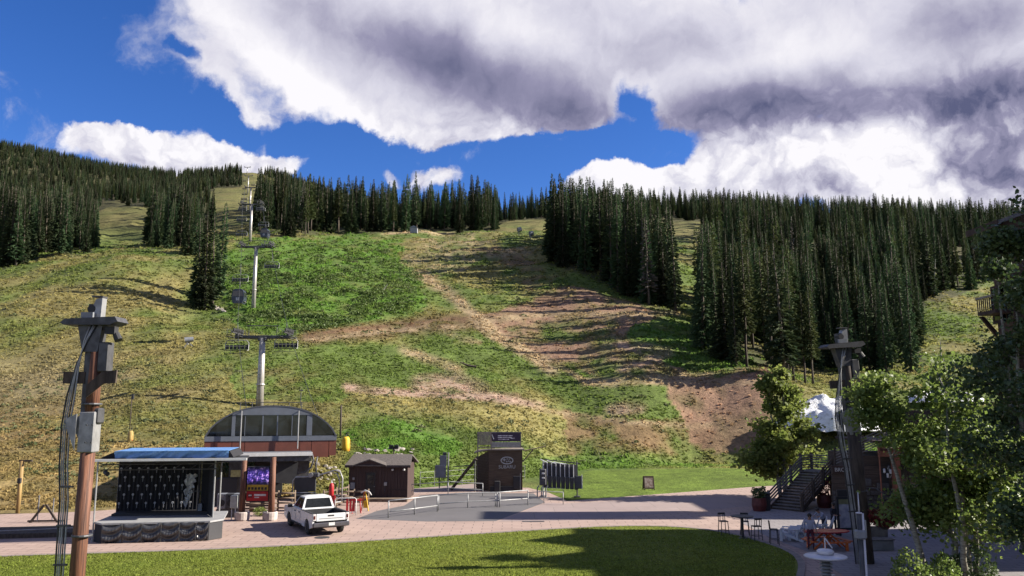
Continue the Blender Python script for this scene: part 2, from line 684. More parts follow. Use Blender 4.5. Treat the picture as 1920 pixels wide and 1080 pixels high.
def hit(px, py, y0=50.0, y1=1800.0):
    """first point of the hillside along the line of sight"""
    d = ray(px, py)
    ys = np.exp(np.linspace(math.log(y0), math.log(y1), 1600))
    xs = d.x / d.y * ys
    zs = HC + d.z / d.y * ys
    hs = hz(xs, ys)
    k = np.nonzero(zs <= hs)[0]
    i = k[0] if len(k) else len(ys) - 1
    return Vector((xs[i], ys[i], hs[i]))


def in_poly(px, py, poly):
    inside = np.zeros(px.shape, bool)
    n = len(poly)
    for i in range(n):
        x0, y0 = poly[i]
        x1, y1 = poly[(i + 1) % n]
        c = ((y0 > py) != (y1 > py)) & (px < (x1 - x0) * (py - y0) / (y1 - y0 + 1e-9) + x0)
        inside ^= c
    return inside


def line_d(px, py, pts):
    best = np.full(px.shape, 1e9)
    for (x0, y0), (x1, y1) in zip(pts[:-1], pts[1:]):
        dx, dy = x1 - x0, y1 - y0
        t = np.clip(((px - x0) * dx + (py - y0) * dy) / (dx * dx + dy * dy), 0, 1)
        best = np.minimum(best, np.hypot(px - x0 - t * dx, (py - y0 - t * dy) * 1.6))
    return best


# ground cover of the hillside: grass, dry grass, bare soil, tracks
def ground_colour(X, Y, Z):
    px, py = proj(X, Y, Z)
    w1 = fbm(X / 16, Y / 22, 41, 4)
    w2 = fbm(X / 16, Y / 22, 57, 4)
    qx = px + w1 * 46
    qy = py + w2 * 22
    a = fbm(X / 9, Y / 13, 71, 4)
    b = fbm(X / 2.5, Y / 4.0, 83, 3)
    c = fbm(X / 34, Y / 45, 97, 3)
    green = np.array([.098, .136, .032])
    lush = np.array([.088, .158, .028])
    dry = np.array([.200, .170, .066])
    tan = np.array([.300, .225, .135])
    brown = np.array([.150, .092, .052])
    red = np.array([.225, .138, .092])
    pink = np.array([.32, .222, .165])
    woods = np.array([.050, .048, .024])
    lawn = np.array([.118, .170, .026])

    def mixin(C, col, m):
        m = np.clip(m, 0, 1)[..., None]
        return C * (1 - m) + col * m
    C = np.zeros(X.shape + (3,)) + green
    dryf = np.clip(0.38 + a * 2.0 + c * 1.3, 0, 1)
    # left flank is drier, browner to the toe
    left = np.clip((430 - qx) / 120, 0, 1) * np.clip((qy - 480) / 60, 0, 1)
    C = mixin(C, dry, dryf * 0.85)
    C = mixin(C, dry, left * np.clip(0.85 + a * 1.1, 0, 1))
    C = mixin(C, brown, left * np.clip((qy - 700) / 120, 0, 1) * np.clip(0.35 + b * 1.2 + a, 0, .8))
    C = mixin(C, np.array([.245, .180, .078]), np.clip((qy - 770) / 80, 0, 1) * np.clip((640 - qx) / 120, 0, 1) * np.clip(.8 + b * .6, 0, 1))
    C = mixin(C, np.array([.225, .185, .105]), np.clip(1 - np.abs(qy - 720) / 70, 0, 1) * np.clip((420 - qx) / 140, 0, 1) * np.clip(.5 + a * 1.5, 0, .8))
    # lush middle
    P = [(430, 455), (560, 440), (740, 448), (800, 520), (790, 585), (620, 625), (520, 640), (440, 600), (415, 520)]
    lm = in_poly(qx, qy, P)
    C = np.where(lm[..., None], mixin(C, lush, np.clip(0.75 + b * .9, 0, 1)), C)
    P = [(700, 790), (790, 785), (880, 830), (860, 850), (700, 845), (640, 810)]
    C = np.where(in_poly(qx, qy, P)[..., None], mixin(C, lush * 1.05, np.clip(.8 + b, 0, 1)), C)
    P = [(1190, 600), (1300, 620), (1430, 690), (1400, 700), (1260, 675), (1200, 650)]
    C = np.where(in_poly(qx, qy, P)[..., None], mixin(C, lush * .9, np.clip(.85 + b, 0, 1)), C)
    P = [(420, 640), (640, 640), (700, 690), (640, 760), (440, 750)]
    C = np.where(in_poly(qx, qy, P)[..., None], mixin(C, green, np.clip(.6 + b, 0, 1)), C)
    # bare soil of the run on the far side of the track
    P = [(880, 600), (1000, 560), (1060, 540), (1190, 560), (1250, 600), (1190, 610), (1200, 650), (1300, 690), (1440, 690), (1440, 720), (1260, 725), (1100, 700), (1010, 690), (950, 640)]
    C = np.where(in_poly(qx, qy, P)[..., None], mixin(C, red, np.clip(.72 + a * 1.0 + b * .8, 0, 1)), C)
    P = [(1270, 705), (1440, 695), (1430, 845), (1370, 850), (1290, 830), (1280, 770)]
    C = np.where(in_poly(qx, qy, P)[..., None], mixin(C, red * 1.08, np.clip(.9 + b * .6, 0, 1)), C)
    P = [(900, 470), (980, 470), (1080, 530), (1060, 580), (990, 545)]
    C = np.where(in_poly(qx, qy, P)[..., None], mixin(C, brown, np.clip(.4 + a + b, 0, .8)), C)
    P = [(640, 735), (760, 740), (1060, 770), (1060, 850), (880, 860), (860, 820), (700, 770)]
    C = np.where(in_poly(qx, qy, P)[..., None], mixin(C, dry * 1.15, np.clip(.5 + a, 0, .9)), C)
    P = [(1060, 770), (1290, 780), (1390, 840), (1060, 850)]
    C = np.where(in_poly(qx, qy, P)[..., None], mixin(C, brown * 1.1, np.clip(.45 + b + a, 0, .85)), C)
    P = [(780, 440), (900, 440), (900, 490), (820, 520), (760, 500)]
    C = np.where(in_poly(qx, qy, P)[..., None], mixin(C, tan, np.clip(.4 + b, 0, .7)), C)
    # pale scars and tracks
    for pts, wd, col, st in [
        ([(585, 634), (700, 622), (890, 600)], 22, brown * .95, .95), ([(890, 600), (1030, 588), (1180, 590), (1270, 588)], 9, tan * .95, .8),
        ([(590, 640), (760, 618), (900, 608)], 7, tan, .7),
        ([(795, 515), (850, 555), (910, 610), (1000, 672), (1040, 700)], 15, tan, .85), ([(830, 540), (960, 640), (1100, 716), (1330, 700)], 8, tan * 1.05, .7),
        ([(655, 728), (760, 738), (900, 748), (1010, 762)], 11, pink * .95, .85), ([(800, 720), (850, 715), (880, 730)], 26, pink, .8), ([(900, 745), (960, 750)], 12, pink, .7),
        ([(1160, 765), (1200, 762)], 16, pink, .8), ([(760, 655), (800, 670), (860, 690)], 14, tan, .5), ([(720, 437), (790, 435), (850, 437)], 5, tan * 1.3, .9),
        ([(1100, 720), (1300, 715), (1440, 715)], 8, tan, .6), ([(920, 480), (990, 470)], 10, tan, .6), ([(500, 635), (590, 640)], 6, tan, .4),
        ([(900, 640), (800, 610)], 8, tan, .5), ([(1000, 770), (1100, 780), (1400, 805)], 6, tan * .9, .6), ([(1180, 690), (1250, 660), (1150, 640)], 14, pink, .5),
    ]:
        d = line_d(px + w1 * 16, py + w2 * 8, pts)
        C = mixin(C, col, np.clip(1.5 - d / wd, 0, 1) * np.clip(st + b * .8, 0, 1))
    # far runs and forest floor
    far = np.clip((Y - 330) / 60, 0, 1)
    C = mixin(C, np.array([.135, .120, .048]), far * .75)
    # mown lawn at the foot on the far right
    wob = fbm(X / 6, Y / 6, 5, 3) * 2.2
    ml = np.clip((np.interp(X, [-3, 3, 9, 20, 37, 60], [62, 76, 96, 99, 100, 98]) + wob - Y) / 2.0, 0, 1) * np.clip((X - 0.0) / 2, 0, 1)
    C = mixin(C, lawn, ml)
    # bank of lush grass above that lawn
    bk = np.clip(1 - np.abs(Y - (np.interp(X, [3, 9, 20, 37, 60], [80, 99, 102, 104, 103]) + wob)) / 4.0, 0, 1) * np.clip((X - 3) / 3, 0, 1)
    C = mixin(C, lush * 1.1, bk * .8)
    C = C * (1 + b[..., None] * 0.32 + fbm(X / .9, Y / 1.3, 29, 2)[..., None] * 0.22)
    return np.clip(C, 0.01, 0.6), ml


GC, LAWNM = ground_colour(GX, GY, GZ)

# forest floor
PXG, PYG = proj(GX, GY, GZ)


def attr_material(name, rough=0.95, fine=2.2, bump=0.10, bscale=1.2, transl=0.0, gain=1.0):
    m = bpy.data.materials.new(name)
    m.use_nodes = True
    t = NT(m.node_tree)
    bs = m.node_tree.nodes['Principled BSDF']
    at_ = t.n('ShaderNodeAttribute', attribute_name='cover')
    tc = t.n('ShaderNodeTexCoord')
    n1 = t.noise(tc.outputs['Object'], fine, 6, 0.7)
    n2 = t.noise(tc.outputs['Object'], fine * 0.23, 4, 0.6)
    f = t.math('ADD', t.mrange(n1, 0.25, 0.75, 0.5 * gain * ALB, 1.5 * gain * ALB, smooth=False), t.mrange(n2, 0.3, 0.7, -0.15, 0.15, smooth=False))
    sc = t.n('ShaderNodeVectorMath', operation='SCALE')
    t.link(at_.outputs['Color'], sc.inputs[0])
    t.link(f, sc.inputs[3])
    t.link(sc.outputs[0], bs.inputs['Base Color'])
    bs.inputs['Roughness'].default_value = rough
    bs.inputs['Specular IOR Level'].default_value = 0.15
    b = t.n('ShaderNodeBump')
    b.inputs['Strength'].default_value = 1.0
    b.inputs['Distance'].default_value = bump
    bn = t.noise(tc.outputs['Object'], bscale, 7, 0.72)
    t.link(bn, b.inputs['Height'])
    t.link(b.outputs[0], bs.inputs['Normal'])
    if transl > 0:
        tr = t.n('ShaderNodeBsdfTranslucent')
        t.link(sc.outputs[0], tr.inputs[0])
        mx = t.n('ShaderNodeMixShader')
        mx.inputs[0].default_value = transl
        t.link(bs.outputs[0], mx.inputs[1])
        t.link(tr.outputs[0], mx.inputs[2])
        t.link(mx.outputs[0], m.node_tree.nodes['Material Output'].inputs[0])
    return m


M_HILL = attr_material('hillside grass and soil', bump=0.35, bscale=0.9)
idx = np.arange(NU * NV).reshape(NV, NU)
quads = np.stack([idx[:-1, :-1], idx[:-1, 1:], idx[1:, 1:], idx[1:, :-1]], -1).reshape(-1, 4)
hill = np_mesh('hillside', np.stack([GX, GY, GZ], -1).reshape(-1, 3), quads, M_HILL, smooth=True)
tag(hill, 'grassy ski slope with bare soil tracks rising behind the plaza', 'hillside', kind='structure')
at_ = hill.data.color_attributes.new('cover', 'FLOAT_COLOR', 'POINT')
at_.data.foreach_set('color', np.concatenate([GC.reshape(-1, 3), np.ones((NU * NV, 1))], 1).astype(np.float32).ravel())

# ------------------------------------------------------------------ conifers
def conifer_mesh(seed, H=20.0, Rm=1.9, base=0.06, step=0.46, nb=7, shape=0.72, sparse=0.0):
    r = np.random.default_rng(seed)
    V, Q = [], []

    def kite(p, q, wd, side, sag):
        mid = p + (q - p) * 0.55
        mid = mid + np.array([0, 0, sag])
        b = len(V)
        V.extend([p, mid + side * wd, q, mid - side * wd])
        Q.append((b, b + 1, b + 2, b + 3))
    z = H * base
    while z < H * 0.985:
        t = z / H
        tt_ = (t - base) / (1 - base)
        Rl = Rm * (1 - tt_) ** shape * (0.75 + 0.25 * min(1, tt_ * 9)) + 0.10
        n = max(3, int(nb * (0.55 + 0.45 * (1 - tt_)) + r.uniform(-.5, 1)))
        a0 = r.uniform(0, 6.28)
        for i in range(n):
            if r.random() < sparse:
                continue
            a = a0 + 6.283 * i / n + r.uniform(-.3, .3)
            L = Rl * r.uniform(0.62, 1.18)
            dz = -L * (0.42 - 0.75 * tt_ ** 2) + r.uniform(-.1, .1)
            d = np.array([math.cos(a), math.sin(a), 0])
            s = np.array([-math.sin(a), math.cos(a), 0])
            p = np.array([0, 0, z]) + d * 0.08
            q = np.array([0, 0, z + dz]) + d * L
            kite(p, q, 0.17 * L + 0.07, s, 0.05 * L)
            kite(p + d * L * .15, q + np.array([0, 0, -.12]), 0.16 + .06 * L, np.array([0, 0, 1.0]), -.05 * L)
            for k in (0.4, 0.7):
                for sg in (-1, 1):
                    o = p + (q - p) * k
                    e_ = o + s * sg * (0.34 * L * (1.15 - k) + .1) + d * (0.22 * L) + np.array([0, 0, -0.10 * L - .05])
                    kite(o, e_, 0.10 * L + 0.04, d * .6 + np.array([0, 0, .45]), 0.0)
        z += step * r.uniform(0.8, 1.2) * (1.0 - 0.35 * tt_)
    # leader
    b = len(V)
    V.extend([np.array([0.07, 0, H * .95]), np.array([0, .07, H * .95]), np.array([-.07, -.03, H * .95]), np.array([0, 0, H])])
    Q.append((b, b + 1, b + 2, b + 3))
    return np.array(V), np.array(Q)


def trunk_mesh(seed, H=20.0, r0=0.24):
    mb = MB()
    r = random.Random(seed)
    pts = [(r.uniform(-.06, .06) * (k > 0), r.uniform(-.06, .06) * (k > 0), H * k / 6 * 0.97 - 0.35 * (k == 0)) for k in range(7)]
    mb.path(pts, r0, 6, radii=[r0 * (1.12 if k == 0 else 1) * (1 - k / 6.6) + .01 for k in range(7)])
    return mb


M_NEEDLE = material('spruce needles', (.038, .064, .030), (.070, .096, .040), rough=.85, scale=.5, rand=.58, spec=.2, transl=.22)
M_NEEDLE2 = material('pine needles', (.056, .080, .030), (.100, .115, .042), rough=.85, scale=.5, rand=.36, spec=.2, transl=.22)
M_BARK = material('conifer bark', (.115, .09, .07), (.07, .055, .045), rough=.95, scale=3, bump=.02, stretch=(1, 1, .2), rand=.25)
M_DEAD = material('dead grey needles', (.15, .135, .115), (.10, .09, .08), rough=.95, scale=1, rand=.3)
M_SNAG = material('bleached dead wood', (.36, .34, .31), (.22, .2, .18), rough=.95, scale=3, stretch=(1, 1, .2))

CONIFERS = []          # (crown mesh, trunk mesh, kind)
_tmp = []
for k, (Rm, base, nb, shape, sparse, mt, r0) in enumerate([
    (1.95, .05, 7, .86, .06, M_NEEDLE, .24), (2.4, .04, 8, .98, .05, M_NEEDLE, .27), (1.55, .08, 7, .74, .14, M_NEEDLE, .2), (2.1, .13, 7, .90, .18, M_NEEDLE, .24),
    (1.6, .42, 6, .60, .20, M_NEEDLE2, .19), (1.85, .28, 7, .70, .16, M_NEEDLE2, .2), (1.5, .15, 5, .7, .45, M_DEAD, .17)]):
    V, Q = conifer_mesh(100 + k, 20.0, Rm, base, .46, nb, shape, sparse)
    co = np_mesh('crown', V, Q, mt)
    to = trunk_mesh(50 + k, 20.0, r0).build('trunk', M_BARK, smooth=True)
    CONIFERS.append((co.data, to.data))
    _tmp += [co, to]
for o in _tmp:
    bpy.data.objects.remove(o)

# forest zones: outline of where the trunks stand, as seen on the slope
ZONES = [
    # name, polygon in the frame, depth range, metres^2 per tree, height range, label
    ('west', [(-320, 520), (0, 506), (90, 486), (178, 474), (180, 452), (60, 452), (-320, 455)], (150, 330), 24, (14, 26)),
    ('knoll', [(270, 470), (352, 464), (352, 444), (272, 446)], (150, 330), 26, (16, 23)),
    ('crest', [(478, 446), (560, 443), (700, 437), (800, 433), (935, 434), (938, 405), (700, 398), (478, 398)], (230, 520), 48, (14, 27)),
    ('gap', [(935, 415), (1035, 411), (1035, 385), (935, 385)], (380, 700), 90, (13, 19)),
    ('run edge', [(1032, 496), (1085, 512), (1120, 528), (1200, 566), (1275, 592), (1288, 560), (1255, 520), (1210, 500), (1150, 470), (1085, 445), (1034, 462)], (140, 330), 15, (17, 27)),
    ('dirt bank', [(1292, 640), (1330, 668), (1390, 694), (1435, 702), (1480, 716), (1538, 722), (1545, 640), (1500, 590), (1420, 560), (1310, 560)], (120, 260), 20, (15, 24)),
    ('east', [(1555, 705), (1722, 692), (1728, 566), (1785, 560), (1850, 530), (2300, 520), (2300, 385), (1050, 385), (1050, 416), (1120, 418), (1280, 418), (1300, 470), (1400, 520), (1500, 562), (1546, 622)], (140, 760), 54, (9, 26)),
    ('lower east', [(1548, 710), (1726, 698), (1736, 560), (1640, 520), (1500, 562), (1546, 622)], (120, 300), 24, (13, 22)),
    ('mountain', [(-320, 455), (170, 440), (270, 440), (300, 446), (430, 440), (478, 440), (600, 420), (940, 414), (940, 300), (-320, 200)], (330, 1080), 48, (12, 20)),
]
RUNS = [
    [(176, 398), (205, 388), (282, 388), (276, 478), (176, 478)], [(392, 372), (405, 352), (455, 352), (462, 440), (440, 470), (410, 470)],
    [(455, 318), (475, 318), (545, 352), (560, 372), (500, 372), (455, 420)], [(318, 326), (362, 318), (366, 326), (330, 338)], [(452, 318), (476, 318), (478, 440), (452, 440)], [(300, 372), (400, 358), (400, 366), (300, 380)],
    [(1260, 415), (1312, 415), (1316, 665), (1272, 665)], [(1120, 424), (1315, 424), (1322, 548), (1262, 556), (1200, 500)],
]
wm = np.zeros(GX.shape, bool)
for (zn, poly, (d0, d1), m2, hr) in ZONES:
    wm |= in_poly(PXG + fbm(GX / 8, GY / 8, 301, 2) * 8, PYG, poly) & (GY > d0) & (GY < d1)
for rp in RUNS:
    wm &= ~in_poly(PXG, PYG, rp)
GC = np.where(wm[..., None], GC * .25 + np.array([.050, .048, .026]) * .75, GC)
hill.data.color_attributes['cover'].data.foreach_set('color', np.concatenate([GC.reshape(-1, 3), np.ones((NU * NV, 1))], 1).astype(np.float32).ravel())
trees = []      # x, y, z, height, variant, zone
for zi, (zn, poly, (d0, d1), m2, (h0, h1)) in enumerate(ZONES):
    area = (0.86 * 2) * (d1 * d1 - d0 * d0) / 2
    n = int(area / m2)
    y = np.sqrt(rng.uniform(d0 * d0, d1 * d1, n))
    x = rng.uniform(-.86, .86, n) * y
    z = hz(x, y)
    px, py = proj(x, y, z)
    ok = in_poly(px + rng.normal(0, 2.0, n), py, poly)
    for rp in RUNS:
        ok &= ~in_poly(px, py, rp)
    if zn == 'mountain' or zn == 'east':
        ok &= (fbm(x / 40, y / 40, 19, 3) > -0.42)
    # keep trunks from touching
    sel = np.nonzero(ok)[0]
    cell = {}
    md = 1.5 if y.mean() < 350 else 2.0
    for i in sel:
        k = (int(x[i] // md), int(y[i] // md))
        if k in cell:
            continue
        cell[k] = 1
        hgt = rng.uniform(h0, h1) * (0.55 if rng.random() < .16 else 1.0)
        if zn in ('east', 'mountain'):
            hgt *= float(np.interp(y[i], [150, 650], [1.12, .74]))
        if zn == 'dirt bank' and rng.random() < .45:
            var = 4 + rng.integers(0, 2)
        elif zn in ('crest', 'east') and rng.random() < .2:
            var = 5
        elif zn == 'mountain':
            var = [0, 1, 2, 3, 5][rng.integers(0, 5)]
        else:
            var = rng.integers(0, 4)
        if rng.random() < .014:
            var = 6
            hgt *= .85
        trees.append((x[i], y[i], z[i], hgt, var, zi))
# trees that stand out singly: foot and top in the frame
SINGLE = [
    (352, 478, 368, 1, 'slim spruce beside the tall pair left of the lift line'), (366, 476, 372, 0, 'bushy spruce standing behind the lone tall pair'), (378, 470, 380, 3, 'short spruce behind the lone tall pair, nearer the lift'),
    (372, 574, 400, 1, 'shaded spruce with wide skirt in the lone clump left of the lift line'), (384, 582, 386, 0, 'tallest dark spruce of the lone clump on the open slope'), (398, 576, 392, 3, 'thin spruce in the lone clump, lift side'),
    (408, 560, 376, 2, 'sunlit slender spruce at the lift side of the lone clump'),
    (1040, 492, 332, 1, 'tall spruce at the tip of the stand above the dirt run'), (1060, 494, 334, 0, 'second tall spruce from the tip of the stand above the dirt run'),
    (545, 444, 352, 1, 'broad spruce standing forward of the crest tree line near the lift'), (532, 442, 372, 0, 'small spruce beside the broad one near the lift'), (862, 437, 342, 0, 'tallest spruce on the crest tree line'),
    (736, 434, 336, 2, 'pointed spruce rising above the crest tree line'), (928, 430, 356, 1, 'last dense spruce at the end of the crest tree line'), (965, 414, 380, 2, 'small lone spruce on the skyline gap'),
    (1525, 722, 530, 5, 'sunlit lodgepole pine at the end of the dirt bank stand'), (1510, 720, 545, 4, 'bare trunked pine next to the end of the dirt bank stand'), (1488, 714, 500, 4, 'pine with long bare trunk above the snow pile'),
    (1475, 712, 520, 5, 'leaning crowned pine above the snow pile'), (1318, 655, 418, 0, 'tall spruce at the near corner of the dirt bank stand'),
]
for (px, py, ty, var, lab) in SINGLE:
    p = hit(px, py)
    hgt = (at(px, ty, p.y).z - p.z)
    trees.append((p.x, p.y, p.z, hgt, var, -1 - SINGLE.index((px, py, ty, var, lab))))
T = np.array(trees)

# which trees show largest: paint them near to far into a coarse picture
BW, BH = 640, 360
buf = np.full((BH, BW), 1e9)
sx = BW / 1920
yy_, xx_ = np.mgrid[0:BH, 0:BW]
dcx = ((xx_ + .5) / sx - 960) / F
dcy = (540 - (yy_ + .5) / sx) / F
dy_ = CP - dcy * SP
dz_ = SP + dcy * CP
alive = np.ones((BH, BW), bool)
for yv in np.exp(np.linspace(math.log(52), math.log(1500), 260)):
    zr = HC + dz_ / dy_ * yv
    xr = dcx / dy_ * yv
    hitm = alive & (zr <= hz(xr, np.full_like(xr, yv)))
    buf[hitm] = yv
    alive &= ~hitm
order = np.argsort(T[:, 1])
vis = np.zeros(len(T))
tk = np.zeros((BH, BW), bool)
tpx, tpy = proj(T[:, 0], T[:, 1], T[:, 2])
qpx, qpy = proj(T[:, 0], T[:, 1], T[:, 2] + T[:, 3])
for i in order:
    b0, b1 = qpy[i] * sx, tpy[i] * sx
    cx = tpx[i] * sx
    if b1 < 0 or b0 >= BH or cx < -6 or cx > BW + 6:
        continue
    hw = 0.085 * (b1 - b0)
    x0, x1 = max(0, int(cx - hw)), min(BW - 1, int(cx + hw) + 1)
    y0_, y1_ = max(0, int(b0)), min(BH - 1, int(b1))
    if x1 <= x0 or y1_ < y0_:
        continue
    ys = np.arange(y0_, y1_ + 1)[:, None]
    xs = np.arange(x0, x1 + 1)[None]
    inside = np.abs(xs + .5 - cx) <= np.maximum(hw * np.clip((ys - b0) / (b1 - b0 + 1e-6) * 1.5, 0, 1), .5)
    free = inside & (~tk[y0_:y1_ + 1, x0:x1 + 1]) & (buf[y0_:y1_ + 1, x0:x1 + 1] > T[i, 1] - 4)
    vis[i] = free.sum()
    tk[y0_:y1_ + 1, x0:x1 + 1] |= free
rank = np.argsort(-(vis + (T[:, 5] < 0) * 1e6))
chosen = rank[:290]
rest = np.array([i for i in rank[290:] if -300 < tpx[i] < 2250])
def tree_label(i):
    """label and group of a tree by stand, place in the stand and size"""
    zi = int(T[i, 5])
    px, py, hg = tpx[i], tpy[i], T[i, 3]
    kind = 'bare dead conifer' if T[i, 4] == 6 else ('pine' if T[i, 4] >= 4 else 'spruce')
    size = 'tall' if hg > 21 else ('small' if hg < 16 else 'middle sized')

    def pick(v, cuts, names):
        for c, n_ in zip(cuts, names):
            if v < c:
                return n_
        return names[-1]
    zn = ZONES[zi][0]
    if zn == 'west':
        w_ = pick(px, (60, 120), ('at the left edge of the picture', 'in the middle of the western stand', 'at the run side of the western stand'))
    elif zn == 'knoll':
        w_ = pick(py, (455,), ('at the back of the knoll stand', 'at the front of the knoll stand'))
    elif zn == 'crest':
        w_ = pick(px, (560, 640, 720, 800, 870), ('on the crest beside the lift line', 'on the crest below the mountain flank', 'on the crest left of the pump house', 'on the crest around the pump house', 'on the crest right of the pump house', 'at the saddle end of the crest line'))
        w_ += '' if py > 425 else ', behind the front row'
    elif zn == 'gap':
        w_ = 'on the skyline gap between crest line and eastern forest'
    elif zn == 'run edge':
        w_ = pick(px, (1090, 1150, 1210), ('at the uphill tip of the dirt run stand', 'in the upper half of the dirt run stand', 'in the lower half of the dirt run stand', 'at the downhill end of the dirt run stand'))
    elif zn == 'dirt bank':
        w_ = pick(px, (1340, 1400, 1460, 1500), ('at the near corner above the dark bank', 'above the dark bank', 'above the red soil mound', 'behind the red soil mound', 'above the snow pile'))
        w_ += '' if py > 650 else ', in the back rows'
    elif zn == 'lower east':
        w_ = pick(px, (1600, 1660), ('in the dark forest behind the patio pole', 'in the dark forest right of the patio pole', 'at the clearing edge of the lower forest'))
        w_ += '' if py > 640 else ', higher up'
    elif zn == 'east':
        w_ = pick(px, (1200, 1300, 1400, 1500, 1600, 1700, 1800), ('behind the dirt run stand', 'above the dirt run stand end', 'above the dark bank stand', 'above the red mound stand', 'over the patio pole', 'right over the patio pole', 'above the green clearing', 'beside the lodge roof'))
        w_ += ' on the eastern ridge' if py < 440 else ' in the eastern forest'
    else:
        w_ = pick(px, (150, 300, 460), ('on the far left mountain', 'on the mountain left of the lift', 'beside the upper lift line', 'on the mountain flank behind the crest line'))
    lab = '%s %s %s' % (size, kind, w_)
    return lab, 'conifers %s' % w_


first_obj = {}
for i in chosen:
    x, y, z, hgt, var, zi = T[i]
    var, zi = int(var), int(zi)
    pine = var >= 4
    if zi < 0:
        lab, grp = SINGLE[-1 - zi][4], None
    else:
        lab, grp = tree_label(i)
    t = thing('dead_conifer' if var == 6 else ('pine_tree' if pine else 'spruce_tree'), lab, 'tree', (x, y, z - .1), rng.uniform(0, 6.28), grp)
    s = hgt / 20.0
    wv = s * rng.uniform(.80, 1.5) if zi >= 0 else s * 1.15
    t.scale = (wv, wv, s)
    t.rotation_euler = (rng.normal(0, .018), rng.normal(0, .018), rng.uniform(0, 6.28))
    for nm, me in (('crown', CONIFERS[var][0]), ('trunk', CONIFERS[var][1])):
        o = bpy.data.objects.new(nm, me)
        COL.objects.link(o)
        o.parent = t
        first_obj.setdefault((var, nm), o)

# the rest of the forest reads as one mass
for v in range(7):                                # make sure every kind has a source
    if (v, 'crown') not in first_obj:
        j = [k for k in rest if int(T[k, 4]) == v][:1]
        for k in j:
            x, y, z, hgt, var, zi = T[k]
            t = thing('spruce_tree', tree_label(k)[0], 'tree', (x, y, z), 0, tree_label(k)[1])
            t.scale = (hgt / 20,) * 3
            for nm, me in (('crown', CONIFERS[v][0]), ('trunk', CONIFERS[v][1])):
                o = bpy.data.objects.new(nm, me)
                COL.objects.link(o)
                o.parent = t
                first_obj[(v, nm)] = o


def scatter(name, pos, scl, rotz, var, sources, label, cat):
    """one 'stuff' object: instances of the source objects on points"""
    me = bpy.data.meshes.new(name)
    me.vertices.add(len(pos))
    me.vertices.foreach_set('co', np.ascontiguousarray(pos, np.float32).ravel())
    a = me.attributes.new('sc', 'FLOAT_VECTOR', 'POINT')
    a.data.foreach_set('vector', np.ascontiguousarray(scl, np.float32).ravel())
    rot = np.zeros((len(pos), 3), np.float32)
    rot[:, 2] = rotz
    a = me.attributes.new('rt', 'FLOAT_VECTOR', 'POINT')
    a.data.foreach_set('vector', rot.ravel())
    a = me.attributes.new('var', 'INT', 'POINT')
    a.data.foreach_set('value', np.ascontiguousarray(var, np.int32))
    o = bpy.data.objects.new(name, me)
    COL.objects.link(o)
    ng = bpy.data.node_groups.new(name, 'GeometryNodeTree')
    ng.interface.new_socket('Geometry', in_out='INPUT', socket_type='NodeSocketGeometry')
    ng.interface.new_socket('Geometry', in_out='OUTPUT', socket_type='NodeSocketGeometry')
    N = ng.nodes
    gi = N.new('NodeGroupInput')
    go = N.new('NodeGroupOutput')
    join = N.new('GeometryNodeJoinGeometry')

    def named(nm, typ):
        nd = N.new('GeometryNodeInputNamedAttribute')
        nd.data_type = typ
        nd.inputs[0].default_value = nm
        return nd.outputs[0]
    for v, objs in sources.items():
        cmp_ = N.new('FunctionNodeCompare')
        cmp_.data_type = 'INT'
        cmp_.operation = 'EQUAL'
        ng.links.new(named('var', 'INT'), cmp_.inputs[2])
        cmp_.inputs[3].default_value = v
        j2 = N.new('GeometryNodeJoinGeometry')
        for ob in objs:
            oi = N.new('GeometryNodeObjectInfo')
            oi.transform_space = 'ORIGINAL'
            oi.inputs['Object'].default_value = ob
            ng.links.new(oi.outputs['Geometry'], j2.inputs[0])
        ip = N.new('GeometryNodeInstanceOnPoints')
        ng.links.new(gi.outputs[0], ip.inputs['Points'])
        ng.links.new(cmp_.outputs[0], ip.inputs['Selection'])
        ng.links.new(j2.outputs[0], ip.inputs['Instance'])
        ng.links.new(named('sc', 'FLOAT_VECTOR'), ip.inputs['Scale'])
        ng.links.new(named('rt', 'FLOAT_VECTOR'), ip.inputs['Rotation'])
        ng.links.new(ip.outputs[0], join.inputs[0])
    ng.links.new(join.outputs[0], go.inputs[0])
    md = o.modifiers.new('scatter', 'NODES')
    md.node_group = ng
    return tag(o, label, cat, kind='stuff')


if len(rest):
    P = T[rest]
    s = P[:, 3] / 20
    wv = s * rng.uniform(.80, 1.55, len(s))
    scatter('forest', np.stack([P[:, 0], P[:, 1], P[:, 2] - .1], 1), np.stack([wv, wv, s], 1), rng.uniform(0, 6.28, len(s)), P[:, 4].astype(int),
            {v: [first_obj[(v, 'crown')], first_obj[(v, 'trunk')]] for v in range(7) if (v, 'crown') in first_obj}, 'dense dark conifer forest covering the far mountain and ridges', 'forest')
print('trees', len(T), 'rest', len(rest))

# dead snags standing in the eastern forest
for k, (px, py, ty, lean) in enumerate([(1752, 556, 485, 1.2), (1765, 700, 640, .3), (1130, 405, 352, 0), (1463, 470, 420, 0), (1690, 480, 430, -.6)]):
    p = hit(px, py)
    hg = at(px, ty, p.y).z - p.z
    mb = MB()
    mb.path([(0, 0, -.3), (lean * .4, 0, hg * .5), (lean, 0, hg)], .2, 6, radii=[.24, .17, .05])
    for q in range(5):
        a = q * 2.4
        h_ = hg * (.45 + .1 * q)
        mb.tube((lean * h_ / hg, 0, h_), (lean * h_ / hg + math.cos(a) * .9, math.sin(a) * .9, h_ + .1), .04, .015, 5)
    o = mb.build('dead_tree', M_SNAG)
    o.location = p
    tag(o, ['bleached dead trunk leaning beside the green clearing', 'pale dead trunk low at the edge of the eastern forest', 'grey dead snag behind the run edge stand', 'thin dead snag above the dirt bank stand', 'grey dead trunk within the upper eastern forest'][k], 'dead tree')
p = hit(1800, 495)
